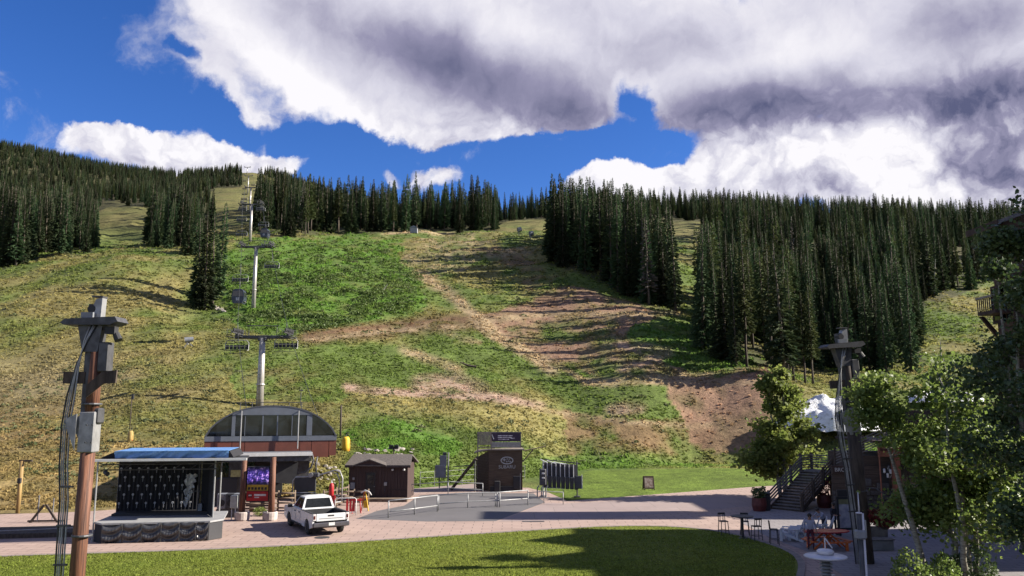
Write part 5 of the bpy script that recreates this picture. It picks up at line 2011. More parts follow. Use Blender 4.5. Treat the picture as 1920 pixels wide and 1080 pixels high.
# ------------------------------------------------------------------ ticket shack with the oval emblem
pf = gnd(948, 921)
sk = thing('plank_shack', 'dark plank hut with oval emblem and white lettering on its front', 'hut', (pf.x, pf.y, 0), R(4))
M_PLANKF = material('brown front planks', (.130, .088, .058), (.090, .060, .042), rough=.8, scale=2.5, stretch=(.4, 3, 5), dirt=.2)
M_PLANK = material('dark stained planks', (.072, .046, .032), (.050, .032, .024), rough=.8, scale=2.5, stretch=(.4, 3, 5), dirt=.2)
fwid = 2.95
x0, x1 = -fwid / 2, fwid / 2
TOPZ = 3.50
nbd = 15
for k in range(nbd):
    z0 = .1 + k * (TOPZ - .1) / nbd
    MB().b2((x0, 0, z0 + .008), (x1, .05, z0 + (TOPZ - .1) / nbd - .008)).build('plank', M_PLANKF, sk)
for k in range(nbd):
    z0 = .1 + k * (TOPZ - .1) / nbd
    if z0 > 2.75:
        continue
    MB().add([(x0 - 1.05, 2.3, z0 + .008), (x0 - 1.0, 2.34, z0 + .008), (x0 + .02, .05, z0 + .008), (x0 - .03, .02, z0 + .008), (x0 - 1.05, 2.3, z0 + .21), (x0 - 1.0, 2.34, z0 + .21), (x0 + .02, .05, z0 + .21), (x0 - .03, .02, z0 + .21)],
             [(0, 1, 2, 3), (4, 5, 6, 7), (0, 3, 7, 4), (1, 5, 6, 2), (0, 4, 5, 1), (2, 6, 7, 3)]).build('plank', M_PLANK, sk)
MB().add([(x0 + .01, .05, 0), (x1 - .01, .05, 0), (x1 - .01, 2.6, 0), (x0 - 1.0, 2.35, 0), (x0 + .01, .05, TOPZ - .05), (x1 - .01, .05, TOPZ - .05), (x1 - .01, 2.6, TOPZ - .05), (x0 - 1.0, 2.35, TOPZ - .75)],
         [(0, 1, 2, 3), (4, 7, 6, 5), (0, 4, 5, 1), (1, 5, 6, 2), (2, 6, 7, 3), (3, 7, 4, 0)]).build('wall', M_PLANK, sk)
ro = MB().slab([(x0 - .05, -.2, TOPZ + .10), (x1 + .15, -.2, TOPZ + .10), (x1 + .15, 2.9, TOPZ + .12), (x0 - .9, 2.5, TOPZ - .05), (x0 - 1.25, 1.9, TOPZ - .25)], .10)
ro = ro.build('roof', material('pale roof edge', (.30, .25, .21), (.22, .18, .15), scale=3), sk)
# beam of the awning on the open side
MB().tube((x1 + .1, -.1, TOPZ - .05), (x1 + 2.1, .15, TOPZ + .32), .055, .045, 6).build('awning_beam', M_FENCE, sk)
MB().tube((x1 + .02, -.08, TOPZ - 1.0), (x1 + .95, .05, TOPZ + .05), .055, None, 6).build('awning_brace', M_LOGD, sk)
# emblem: oval ring with stars, lettering below
M_EMB = material('pale grey emblem', (.56, .55, .54), (.46, .45, .44), rough=.4, scale=3)
ez, ex = 2.62, .12
em = MB()
nE = 36
ringv = []
for k in range(nE):
    a_ = 2 * math.pi * k / nE
    for rx, rz in ((.56, .33), (.47, .25)):
        for y in (-.05, -.01):
            ringv.append((ex + rx * math.cos(a_), y, ez + rz * math.sin(a_)))
fs = []
for k in range(nE):
    i, j = k * 4, ((k + 1) % nE) * 4
    fs += [(i, j, j + 2, i + 2), (i + 1, i + 3, j + 3, j + 1), (i, i + 1, j + 1, j), (i + 2, j + 2, j + 3, i + 3)]
em.add(ringv, fs)
em = em.build('oval_emblem', M_EMB, sk)


def star(cx, cz, r):
    pl = []
    for k in range(8):
        a_ = math.pi / 4 * k + math.pi / 2
        rr = r if k % 2 == 0 else r * .33
        pl.append((cx + rr * 1.25 * math.cos(a_), cz + rr * math.sin(a_)))
    return MB().prism(pl, -.05, -.01)


for (dx, dz, r) in ((-.24, .05, .17), (.02, .13, .085), (.20, .12, .085), (-.02, -.10, .085), (.14, -.05, .085), (.28, -.08, .085)):
    star(ex + dx, ez + dz, r).build('star', M_EMB, em)
text_mesh('SUBARU', .40, M_EMB, sk, 'lettering', (ex, -.02, 2.06), UPR, .02)
# things against the foot of the hut
MB().cbox((-.75, -.35, .45), (.5, .4, .9), .03).build('side_cabinet', M_BLACK, sk)
MB().cbox((.95, -.3, .75), (.6, .3, 1.1), .03).build('control_cabinet', M_BLACK, sk)
MB().box((1.25, -.45, .8), (.05, .05, 1.5)).build('cabinet_post', M_STEEL, sk)
MB().box((0, -.15, .22), (2.7, .2, .4)).build('base_board', M_BLACK, sk)
# board fence and banner on top
tp = thing('banner_fence', 'grey board fence with dark purple banner on top of the plank hut', 'banner', (pf.x, pf.y + 2.0, 0), R(4))
zb0, zb1 = 3.62, 4.95
M_BOARD = material('weathered grey boards', (.34, .29, .245), (.22, .19, .165), rough=.9, scale=3, stretch=(4, 4, .5))
for k in range(9):
    MB().b2((-2.5 + k * .13, 0, zb0 + .25), (-2.5 + k * .13 + .11, .03, zb1)).build('board', M_BOARD, tp)
for z in (zb0 + .05, zb1 + .03):
    MB().b2((-2.55, .035, z - .05), (1.4, .1, z + .04)).build('rail', M_BOARD, tp)
for x in (-2.52, -1.3, 1.35):
    MB().b2((x - .05, .04, .9), (x + .05, .14, zb1 + .05)).build('post', M_BOARD, tp)
MB().b2((-1.28, -.05, zb0 + .55), (1.3, -.01, zb1 - .02)).build('banner', material('dark purple vinyl', (.045, .022, .060), (.035, .018, .045), rough=.4), tp)
MB().b2((-1.28, -.02, zb0 + .02), (1.3, .02, zb0 + .50)).build('grey_panel', material('grey lower panel', (.34, .34, .33), (.25, .25, .25), scale=5), tp)
for (x, z, w_) in ((-.05, 4.68, 1.35), (-.1, 4.52, 1.25), (-.2, 4.36, 1.0), (.62, 4.45, .35)):
    MB().b2((x - w_ / 2, -.062, z - .045), (x + w_ / 2, -.052, z + .045)).build('print_line', material('white print line', (.75, .73, .75), (.35, .3, .36), scale=9, lo=.42, hi=.5), tp)
MB().prism([(-1.26, 4.85), (-1.05, 4.4), (-1.12, 4.35), (-1.27, 4.7)], -.07, -.053).build('folded_corner', M_WHITE, tp)

# diagonal conveyor beam and box on poles beside the hut
p0, p1 = gnd(846, 919), at(893, 860, 71)
cb = thing('loading_ramp', 'dark sloping beam ramp leaning against the plank hut', 'ramp', (p0.x, p0.y, 0), 0)
d = p1 - p0
cbm = MB()
for oy in (0, .5):
    cbm.tube((0, oy, .05), (d.x, d.y + oy, p1.z), .13, None, 6)
cbm.build('beam', M_LOGD, cb)
for k in range(8):
    u = (k + .5) / 8
    MB().box((d.x * u, d.y * u + .25, p1.z * u + .1), (.25, .6, .06), ry=-.7).build('slat', M_LOGD, cb)
MB().tube((d.x * .95, d.y, 0), (d.x * .95, d.y, p1.z), .06, None, 6).build('prop', M_STEELD, cb)
MB().tube((.1, .1, 2.0), (d.x, d.y, 2.25), .04, None, 6).build('tie_bar', M_STEELD, cb)
p = gnd(831, 917)
cx = thing('control_box', 'dark control cabinets mounted on two pale poles left of the hut', 'control box', (p.x, p.y, 0), 0)
MB().tube((-.35, 0, 0), (-.35, 0, 1.6), .05, None, 8).build('pole', M_STEELD, cx)
MB().tube((.42, 0, 0), (.42, 0, 3.2), .07, None, 8).build('pole', M_STEEL, cx)
MB().cbox((-.25, -.1, 1.55), (.95, .35, 1.1), .03).build('cabinet', M_GREYP, cx)
MB().cbox((-.02, -.05, 2.5), (.6, .3, .9), .03).build('cabinet', M_GREYP, cx)
MB().cbox((.1, 0, 3.1), (.35, .2, .25), .03).build('cabinet', M_STEELD, cx)

# ------------------------------------------------------------------ steel pipe rails of the queue
def pipe_rail(label, pts, h=1.1, mid=.55, r=.045, lower=True):
    P_ = [gnd(*p) for p in pts]
    t = thing('pipe_rail', label, 'railing', P_[0], 0, None)
    q = [p - P_[0] for p in P_]
    MB().path([(p.x, p.y, h) for p in q], r, 8).build('top_rail', M_STEEL, t, True)
    if lower:
        MB().path([(p.x, p.y, mid) for p in q], r * .9, 8).build('lower_rail', M_STEEL, t, True)
    for p in q:
        MB().tube((p.x, p.y, 0), (p.x, p.y, h), r, None, 8).build('post', M_STEEL, t, True)
    return t


pipe_rail('near steel pipe rail with two bars at the end of the queue', [(728, 971), (777, 965), (820, 959)], 1.1, .40)
pipe_rail('long steel pipe rail running across the queue to the hut', [(822, 957), (877, 952), (932, 951), (990, 946)], 1.05, .45, .04)
pipe_rail('pair of steel posts with a bar in the middle of the queue', [(929, 950), (937, 951)], 1.0, .5, .04)
pipe_rail('back steel pipe rail in front of the hut', [(770, 932), (840, 926), (905, 930)], 1.0, .5, .035)
pipe_rail('low steel rail beside the folded gates', [(990, 947), (1020, 944), (1056, 946)], .9, .45, .03)
for (a_, b_, lab) in (((780, 922), (985, 905), 'thin wire fence behind the hut along the foot of the slope'),):
    P0, P1 = gnd(*a_), gnd(*b_)
    f = thing('wire_fence', lab, 'fence', (P0.x, P0.y + 3, 0), 0)
    for k in range(9):
        u = k / 8
        x, y = (P1.x - P0.x) * u, (P1.y - P0.y) * u
        z = float(hz(P0.x + x, P0.y + 3 + y))
        MB().tube((x, y, z), (x, y, z + 1.5), .03, None, 5).build('post', M_STEEL, f)
    for h_ in (.4, .9, 1.4):
        pts = []
        for k in range(9):
            u = k / 8
            x, y = (P1.x - P0.x) * u, (P1.y - P0.y) * u
            pts.append((x, y, float(hz(P0.x + x, P0.y + 3 + y)) + h_))
        MB().path(pts, .012, 4).build('wire', M_STEEL, f)

# ------------------------------------------------------------------ folded access gates in a rack
M_GATE = material('dark gate panel', (.050, .052, .062), (.036, .038, .046), rough=.45, scale=3)
pr = gnd(1052, 932)
rk = thing('gate_rack', 'row of folded dark grey access gates with pale edges on a stand', 'gates', (pr.x, pr.y, 0), R(-8))
for k in range(8):
    x = -1.35 + k * .36
    MB().box((x + .05, .25 - k * .03, 2.05 - k * .02), (.30, .10, 1.35), rz=.35).build('gate_panel', M_GATE, rk)
    MB().box((x - .13, .12 - k * .03, 1.98 - k * .02), (.055, .07, 1.5), rz=.35).build('gate_edge', M_WHITE, rk)
    MB().cbox((x + .08, .08 - k * .03, 1.2 - k * .015), (.30, .22, .95), .03, .3).build('gate_body', M_GATE, rk)
for k in range(4):
    MB().tube((-1.7 + k * .55, .2, 2.98 - k * .10), (-1.1 + k * .65, .1, 2.72 - k * .06), .045, None, 6).build('gate_arm', M_WHITE, rk)
MB().box((.1, .38, 2.80), (3.0, .12, .08), ry=.10).build('rack_beam', M_STEELD, rk)
MB().cbox((1.45, -.1, 1.2), (.5, .35, 1.0), .03).build('gate_body', M_GATE, rk)
MB().box((1.73, -.2, 1.25), (.06, .08, 1.1)).build('gate_edge', M_WHITE, rk)
for x in (-1.45, 1.3):
    MB().tube((x, .2, 0), (x, .2, 2.8), .06, None, 8).build('post', M_WHITE if x < 0 else M_STEELD, rk)
    MB().box((x, .2, .04), (.5, .5, .08)).build('foot', M_STEELD, rk)
MB().path([(-1.2, -.4, 0), (-1.2, -.4, .75), (0, -.5, .75), (.2, -.5, .72), (.3, -.5, 0)], .03, 6).build('front_hoop', M_STEEL, rk, True)
p = gnd(1018, 934)
kb_ = thing('card_reader', 'dark card reader column left of the folded gates', 'card reader', (p.x, p.y, 0), 0)
MB().cbox((0, 0, 1.65), (.55, .4, 1.3), .08).build('head', M_STEELD, kb_)
for z in (1.95, 1.6):
    MB().cbox((.02, -.21, z), (.22, .04, .12), .02).build('display', M_WHITE, kb_)
for s in (-.45, -.1, .25):
    MB().path([(s, 0, 0), (s, -.05, .8), (s + .15, -.05, 1.0)], .05, 6).build('leg', M_GREYP, kb_)

# ------------------------------------------------------------------ barriers, cones and boards beside the truck
p = gnd(650, 968)
bar = thing('crowd_barrier', 'red panel barrier with pale tube frame beside the truck', 'barrier', (p.x - .1, p.y + .3, 0), R(10))
MB().path([(-.75, 0, 0), (-.75, 0, 1.05), (-.65, 0, 1.15), (.55, 0, 1.15), (.65, 0, 1.05), (.65, 0, 0)], .03, 8).build('frame', M_WHITE, bar, True)
MB().tube((-.75, 0, .22), (.65, 0, .22), .025, None, 6).build('bottom_bar', M_WHITE, bar)
for k in range(3):
    MB().box((.05 + k * .22, .02, .68), (.15, .03, .85)).build('slat', M_RED, bar)
p = gnd(620, 962)
fx = thing('fire_extinguisher_post', 'red cylinder on a red stand behind the truck', 'extinguisher', (p.x, p.y, 0), 0)
MB().lathe([(.12, 1.15), (.17, 1.2), (.17, 1.85), (.11, 1.98), (.05, 2.02)], (0, 0, 0), 14).build('cylinder', M_RED, fx, True)
MB().tube((0, 0, 2.0), (0, 0, 2.2), .05, .03, 8).build('valve', M_WHITE, fx)
MB().box((0, .1, .6), (.5, .12, 1.15)).build('stand', M_RED, fx)
p = gnd(684, 958)
sv = thing('safety_stand', 'orange and yellow folding safety stand near the shed steps', 'safety stand', (p.x, p.y, 0), 0)
MB().tube((-.25, 0, 0), (-.05, 0, 1.3), .045, None, 6).build('leg', M_ORANGE, sv)
MB().tube((.25, 0, 0), (.02, 0, 1.3), .045, None, 6).build('leg', M_YEL, sv)
MB().path([(-.3, 0, 1.25), (0, 0, 1.42), (.3, -.05, 1.3), (.45, -.1, 1.1)], .05, 6).build('hood', M_WHITE, sv, True)
MB().tube((-.45, .05, .85), (.2, .05, .85), .035, None, 6).build('cross_bar', M_ORANGE, sv)
MB().box((.02, .05, .45), (.3, .03, .5)).build('panel', M_YEL, sv)
p = gnd(668, 962)
sv = thing('saw_horse', 'red brown trestle beside the barrier', 'trestle', (p.x, p.y, 0), R(15))
for s in (-1, 1):
    MB().tube((s * .3, -.25, 0), (s * .22, 0, .85), .035, None, 6).build('leg', M_RED, sv)
    MB().tube((s * .3, .25, 0), (s * .22, 0, .85), .035, None, 6).build('leg', M_RED, sv)
MB().box((0, 0, .88), (.75, .1, .1)).build('top_bar', M_RED, sv)

# ------------------------------------------------------------------ A-board on the far lawn
p = gnd(1216, 918)
ab = thing('sandwich_board', 'small dark framed sandwich board standing on the far lawn', 'sign board', (p.x, p.y, float(hz(p.x, p.y))), R(6))
M_BOARDF = material('dark red brown frame', (.06, .03, .02), (.045, .022, .015), rough=.6)
for s in (-1, 1):
    fr = MB()
    for x in (-.42, .42):
        fr.box((x, s * .20, .6), (.09, .05, 1.22), rx=s * .2)
    for z in (.18, 1.14):
        fr.box((0, s * (.20 - (z - .6) * .2), z), (.92, .05, .12), rx=s * .2)
    fr.build('frame', M_BOARDF, ab)
    MB().box((0, s * .195, .66), (.78, .03, .86), rx=s * .2).build('poster', material('faded poster', (.22, .14, .12), (.42, .33, .30), rough=.6, scale=4, lo=.4, hi=.6), ab)

# ------------------------------------------------------------------ snowmaking hydrants and poles on the slope
def hydrant(px, py, label, hgt=1.35, mat=None, s=1.0):
    p = hit(px, py)
    t = thing('snowmaking_hydrant', label, 'hydrant', p, 0)
    MB().lathe([(.36, -.2), (.42, .3), (.40, hgt * .8), (.28, hgt)], (0, 0, 0), 12).build('pad', mat or M_YEL, t, True)
    t.scale = (s, s, s)
    MB().tube((.28, -.1, 0), (.30, -.12, hgt * .55), .12, .10, 8).build('hose_stub', M_ORANGE, t)
    MB().path([(0, 0, hgt), (.05, 0, hgt + .35), (.25, 0, hgt + .4)], .07, 6).build('valve', M_STEELD, t)
    return t


hydrant(648, 846, 'bright yellow padded hydrant on the bank behind the shed')
hydrant(244, 828, 'tan padded hydrant with a thin lance on the left slope', 1.6, material('faded tan padding', (.42, .30, .10), (.33, .22, .07), rough=.7, scale=2), .62)
p = hit(243, 800)
for (px, py, ty, lab, r_) in ((638, 820, 760, 'slim dark utility pole behind the yellow hydrant', .10), (243, 806, 742, 'thin snow lance above the left hydrant', .05), (738, 862, 838, 'short post with two floodlight boxes behind the shed', .07), (33, 962, 864, 'pale yellow wooden post at the edge of the plaza', .14)):
    p = hit(px, py) if py < 950 else gnd(px, py)
    hg = at(px, ty, p.y).z - p.z
    t = thing('slope_post', lab, 'post', p, 0)
    MB().path([(0, 0, -.3), (0, 0, hg)], r_, 8).build('shaft', M_LOGD if px != 33 else material('yellowed timber', (.36, .24, .09), (.24, .15, .06), scale=3, stretch=(3, 3, .3)), t, True)
    if px == 738:
        for s in (-1, 1):
            MB().cbox((s * .25, 0, hg), (.42, .25, .38), .03).build('lamp_box', M_BLACK, t)
    if px == 33:
        MB().box((.25, 0, hg), (.9, .14, .12)).build('arm', M_LOGD, t)
        MB().cbox((0, -.12, hg * .62), (.26, .16, .36), .03).build('switch_box', M_BLACK, t)
    if px == 243:
        MB().box((.08, 0, hg - .1), (.25, .1, .5)).build('nozzle', M_STEELD, t)
# snow guns parked on the slopes
def snowgun(px, py, label, s=1.0):
    p = hit(px, py)
    t = thing('snow_gun', label, 'snow gun', p, R(20))
    MB().tube((-.2, 0, 1.5 * s), (1.1, 0, 1.75 * s), .55 * s, .48 * s, 14).build('barrel', M_GREYP, t)
    for a_ in (0, 2.1, 4.2):
        MB().tube((.3, 0, 1.35 * s), (.3 + math.cos(a_) * 1.2 * s, math.sin(a_) * 1.2 * s, -.1), .06, None, 6).build('leg', M_STEELD, t)
    MB().tube((.3, 0, .5), (.3, 0, 1.4 * s), .1, None, 8).build('mast', M_STEEL, t)
    return t


snowgun(348, 652, 'small pale snow gun standing alone on the left slope', .8)
snowgun(972, 444, 'snow gun standing in the saddle below the skyline gap', 1.7)
snowgun(994, 452, 'second snow gun in the saddle, nearer the spruces', 1.7)
p = hit(776, 437)
bx_ = thing('pump_house', 'tiny pale pump house at the foot of the crest trees', 'hut', p, 0)
MB().cbox((0, 0, .9), (3.0, 2.2, 2.2), .05).build('wall', material('pale grey wall', (.34, .34, .36)), bx_)
MB().prism([(-1.8, 2.0), (0, 2.9), (1.8, 2.0)], -1.3, 1.3).build('roof', M_GREYP, bx_)
# half buried log on the slope and a rock cluster
p = hit(872, 690)
o = MB().path([(-.8, 0, .9), (.5, .1, .35), (1.8, .2, .15)], .18, 6, radii=[.08, .18, .2]).build('fallen_branch', M_LOGD)
o.location = p
tag(o, 'dark broken branch lying on the bare soil of the slope', 'branch')
p = hit(718, 548)
o = MB().path([(-1.2, 0, .1), (0, 0, .35), (1.0, .2, 1.9)], .12, 6, radii=[.14, .12, .05]).build('fallen_branch', M_SNAG)
o.location = p
tag(o, 'pale bleached branch in the green grass below the crest', 'branch')
M_ROCK = material('pale rock', (.40, .36, .32), (.25, .22, .2), rough=.9, scale=2, bump=.03)


def rock(p, s, seed, label, grp):
    r = random.Random(seed)
    import bmesh
    bm = bmesh.new()
    bmesh.ops.create_icosphere(bm, subdivisions=2, radius=1)
    for v in bm.verts:
        k = .75 + .4 * r.random()
        v.co = Vector((v.co.x * s * k * 1.2, v.co.y * s * k, v.co.z * s * k * .7))
    me = bpy.data.meshes.new('rock')
    bm.to_mesh(me)
    bm.free()
    me.materials.append(M_ROCK)
    o = bpy.data.objects.new('rock', me)
    COL.objects.link(o)
    o.location = p
    tag(o, label, 'rock', grp)


r2 = random.Random(5)
for k in range(7):
    rock(hit(396 + k * 4 + r2.uniform(-2, 2), 576 + k * 1.5), r2.uniform(.4, .8), k, 'pale rock at the foot of the lone spruce clump', 'rocks below the lone spruces')
for k in range(26):
    rock(hit(668 + r2.uniform(0, 110), 848 + r2.uniform(-6, 8)), r2.uniform(.15, .38), 40 + k, 'small pale rock in the rubble bank behind the shed', 'rubble rocks behind the shed')
for k in range(40):
    rock(hit(r2.uniform(540, 640), r2.uniform(862, 908)), r2.uniform(.10, .26), 90 + k, 'small rock on the rough bank behind the parked lift chair', 'rocks behind the parked chair')

# ------------------------------------------------------------------ left edge: trestle, ramp boards
p = gnd(82, 980)
sh_ = thing('a_frame_trestle', 'dark timber A shaped trestle on the plaza left of the log pole', 'trestle', (p.x, p.y, 0), R(5))
for s in (-1, 1):
    MB().box((s * .45, 0, .55), (.12, .12, 1.35), ry=-s * .62).build('leg', M_LOGD, sh_)
MB().box((.1, .05, .10), (2.2, .12, .10)).build('foot_bar', M_LOGD, sh_)
MB().box((-.4, 0, .9), (.05, .05, 1.6)).build('rod', M_STEEL, sh_)
MB().box((.45, .1, .8), (.05, .05, 1.4)).build('rod', M_STEEL, sh_)
p0 = gnd(40, 1004)
rp = thing('low_platform', 'low dark wooden platform in the shade at the plaza edge', 'platform', (p0.x - 1.5, p0.y, 0), R(10))
for k in range(7):
    MB().box((0, k * .42 - 1.1, .22), (9.0, .38, .06)).build('plank', M_LOGD, rp)
MB().box((0, -1.32, .10), (9.0, .06, .19)).build('skirt_board', M_LOGD, rp)
MB().tube((-4.4, -1.5, .35), (4.6, -1.35, .5), .03, None, 6).build('edge_pipe', M_STEEL, rp)

# ------------------------------------------------------------------ lodge at the picture's edge (blocks out of frame are added for their shade)
M_LWALL = material('brown lodge siding', (.090, .052, .036), (.065, .038, .028), rough=.8, scale=1.2, stretch=(1, 1, 4))
M_LROOF2 = material('grey shingle roof', (.16, .15, .15), (.11, .105, .105), rough=.9, scale=5, bump=.03)
M_LTRIM = material('dark fascia board', (.055, .030, .024), (.04, .022, .018), rough=.7, scale=2)


def lodge_block(name, label, x0, x1, y0, y1, ze, zr, over=1.9, gables=(), floors=4):
    t = thing(name, label, 'building', (x0, y0, 0), 0)
    lx, ly = x1 - x0, y1 - y0
    MB().b2((0, 0, 0), (lx, ly, ze)).build('wall', M_LWALL, t)
    r_ = MB()
    r_.slab([(-over, -over, ze - .35), (-over, ly + over, ze - .35), (lx / 2, ly + over, zr), (lx / 2, -over, zr)], .28)
    r_.slab([(lx + over, -over, ze - .35), (lx / 2, -over, zr), (lx / 2, ly + over, zr), (lx + over, ly + over, ze - .35)], .28)
    ro = r_.build('roof', M_LROOF2, t)
    MB().b2((-over - .06, -over, ze - .75), (-over + .04, ly + over, ze - .30)).build('fascia', M_LTRIM, ro)
    MB().prism([(-.02, ze), (lx / 2, zr - .35), (lx + .02, ze)], 0, .1).build('gable_wall', M_LWALL, t)
    MB().prism([(-.02, ze), (lx / 2, zr - .35), (lx + .02, ze)], ly - .1, ly).build('gable_wall', M_LWALL, t)
    for (yc, w_, h_) in gables:
        g_ = MB()
        g_.slab([(-over - .3, yc - w_, ze - .4), (-over - .3, yc, ze + h_), (lx * .4, yc, ze + h_), (lx * .3, yc - w_, ze - .3)], .22)
        g_.slab([(-over - .3, yc, ze + h_), (-over - .3, yc + w_, ze - .4), (lx * .3, yc + w_, ze - .3), (lx * .4, yc, ze + h_)], .22)
        g_.build('dormer', M_LROOF2, ro)
        MB().prism([(yc - w_ + .2, ze - .3), (yc, ze + h_ - .25), (yc + w_ - .2, ze - .3)], -over + .2, -over + .4, 'X').build('dormer_face', M_LWALL, ro)
    nwin = max(2, int(ly / 3.2))
    fh = ze / floors
    for fl in range(floors):
        for k in range(nwin):
            yc = (k + .5) * ly / nwin
            wn = MB().b2((-.05, yc - .75, fl * fh + fh * .25), (.02, yc + .75, fl * fh + fh * .82)).build('window', M_GLASS, t)
            fr = MB()
            for s in (-1, 1):
                fr.b2((-.09, yc + s * .80 - .06, fl * fh + fh * .2), (.0, yc + s * .80 + .06, fl * fh + fh * .87))
            fr.b2((-.09, yc - .74, fl * fh + fh * .82), (.0, yc + .74, fl * fh + fh * .87)).b2((-.11, yc - .74, fl * fh + fh * .2), (.0, yc + .74, fl * fh + fh * .25))
            fr.build('frame', M_LTRIM, wn)
    return t


lg = lodge_block('lodge_building', 'brown lodge with overhanging grey roof behind the tall tree at the right edge', 36.1, 48.0, 57.4, 59.2, 20.9, 23.2, 1.1, (), 5)
for k, z in enumerate((14.2, 9.6)):
    MB().b2((-1.3, -.2, z - .25), (.0, 2.0, z)).build('balcony_floor', M_LTRIM, lg)
    MB().b2((-1.4, -.2, z + .95), (-1.25, 2.0, z + 1.10)).build('balcony_rail', M_BOARD, lg)
    for q in range(9):
        MB().b2((-1.36, -.15 + q * .25, z), (-1.30, -.09 + q * .25, z + .95)).build('baluster', M_LTRIM, lg)
    MB().add([(-.02, 1.9, z - 1.9), (-.02, 2.1, z - 1.9), (-1.2, 2.1, z - .3), (-1.2, 1.9, z - .3), (-.02, 1.9, z - 1.4), (-.02, 2.1, z - 1.4), (-.9, 2.1, z - .28), (-.9, 1.9, z - .28)], [(0, 1, 2, 3), (4, 7, 6, 5), (0, 3, 7, 4), (1, 5, 6, 2), (0, 4, 5, 1), (3, 2, 6, 7)]).build('bracket', M_LTRIM, lg)
lb = lodge_block('lodge_building', 'unseen lodge block outside the right edge, added to shade lawn and patio', 35.8, 50, 38.8, 50.4, 17.6, 20.6, 1.2, ((3.0, 2.0, 1.5), (8.6, 2.2, 1.2)), 4)  # unseen; height and gables shaped for the shadow edge on the lawn
lodge_block('lodge_building', 'unseen lodge wing beside the viewpoint, added to shade the tall dark tree', 28.6, 46, -4, 29.5, 21.5, 26, 1.4, ((6, 3, 2), (18, 3, 2)))  # unseen; keeps sun off the tall tree, stops short of the aspens
lodge_block('lodge_building', 'unseen lower lodge wing at the far end, added to shade the stair tree', 44.0, 58, 60.5, 67, 16.5, 20, 1.2, (), 4)  # unseen; kept low so it shades only the foot of the stair tree

# ------------------------------------------------------------------ grill building with deck
gr = thing('grill_building', 'dark timber grill building with reddish beam and lettering sign', 'building', (22.4, 55.5, 0), R(-3))
M_GWALL = material('dark timber wall', (.085, .062, .052), (.060, .045, .038), rough=.85, scale=1.5, stretch=(.5, 1, 5))
M_GBEAM = material('red brown beam', (.26, .100, .060), (.20, .075, .046), rough=.7, scale=2, stretch=(.4, 3, 3))
M_GSTONE = material('dark stacked stone', (.085, .078, .076), (.055, .05, .05), rough=.9, scale=5, bump=.03)
# lower stone and plank wall
for k in range(11):
    MB().b2((-.7, 0, .02 + k * .3), (3.9, .14, .30 + k * .3)).build('plank', M_GWALL, gr)
MB().b2((1.4, .12, 0), (14, 7, 3.95)).build('wall', M_GWALL, gr)
rs = random.Random(3)
for r_ in range(5):
    x = -.7
    while x < 3.4:
        w_ = rs.uniform(.35, .75)
        MB().cbox((x + w_ / 2, -.06, .18 + r_ * .33), (w_ - .03, .16, .30), .03).build('stone', M_GSTONE, gr)
        x += w_
text_mesh('BROOKS', .36, material('pale sign letters', (.55, .54, .55), rough=.5), gr, 'lettering', (.15, -.16, 3.02), UPR, .02)
MB().b2((-.68, -.12, 2.75), (1.0, -.01, 3.30)).build('sign_board', M_LTRIM, gr)
for (x, z, w_, h_) in ((1.1, 2.2, 1.5, .5), (2.6, 1.95, .8, .45), (.8, 1.75, .8, .35)):
    MB().cbox((x, -.1, z), (w_, .08, h_), .02).build('menu_plate', M_STEELD, gr)
# porch bay with beam, columns, windows
MB().b2((2.25, -.9, 3.95), (14, -.45, 4.85)).build('beam', M_GBEAM, gr)
MB().b2((2.25, -.95, 4.36), (14, -.90, 4.42)).build('beam_joint', M_LTRIM, gr)
for x in (3.1, 5.3, 8.2, 11.5):
    MB().b2((x - .02, -.85, .0), (x + .42, -.45, 3.95)).build('column', M_GBEAM, gr)
for x in (3.8, 5.9, 7.0, 9.3):
    w_ = MB().b2((x, -.02, 1.1), (x + 1.15, .10, 3.5)).build('window', material('green tinted glass', (.03, .055, .05), (.02, .03, .03), rough=.1, scale=.8, spec=.8), gr)
    MB().b2((x - .08, -.06, 1.02), (x + 1.23, -.025, 1.10)).b2((x - .08, -.06, 3.5), (x + 1.23, -.025, 3.6)).b2((x + .53, -.05, 1.1), (x + .60, -.024, 3.5)).build('frame', M_LTRIM, w_)
MB().b2((2.5, -.02, .1), (3.05, .10, 3.1)).build('door', M_BLACK, gr)
MB().tube((2.15, -.95, .0), (2.15, -.95, 4.6), .05, None, 8).build('downpipe', M_GBEAM, gr)
for (x, z) in ((2.6, 3.0), (2.8, 2.7), (3.0, 2.95)):
    MB().cbox((x, -.5, z), (.14, .1, .3), .03).build('hanging_sign', M_WHITE, gr)
MB().cbox((3.2, -.15, 2.9), (.5, .06, .8), .02).build('poster', material('chalk poster', (.05, .05, .05), (.5, .5, .5), scale=7, lo=.5, hi=.62), gr)
# roof terrace with horizontal slat rails
MB().b2((2.0, -1.0, 4.86), (14, 7, 5.0)).build('terrace_floor', M_LTRIM, gr)
M_SLAT = material('pale weathered slat', (.19, .175, .17), (.125, .115, .11), rough=.85, scale=3)


def slat_rail(parent, p0, p1, z0, z1, n=6, posts=3, h=1.05, mat=None):
    p0, p1 = Vector(p0), Vector(p1)
    for k in range(n):
        u = .12 + k * (h - .14) / (n - 1)
        MB().add(*bar_geo((p0.x, p0.y, z0 + u), (p1.x, p1.y, z1 + u), .035, .07)).build('rail_slat', mat or M_SLAT, parent)
    for k in range(posts):
        u = k / (posts - 1)
        x, y, z = p0.x + (p1.x - p0.x) * u, p0.y + (p1.y - p0.y) * u, z0 + (z1 - z0) * u
        MB().b2((x - .07, y + .05, z - .05), (x + .07, y + .19, z + h + .12)).build('rail_post', M_LOGD, parent)


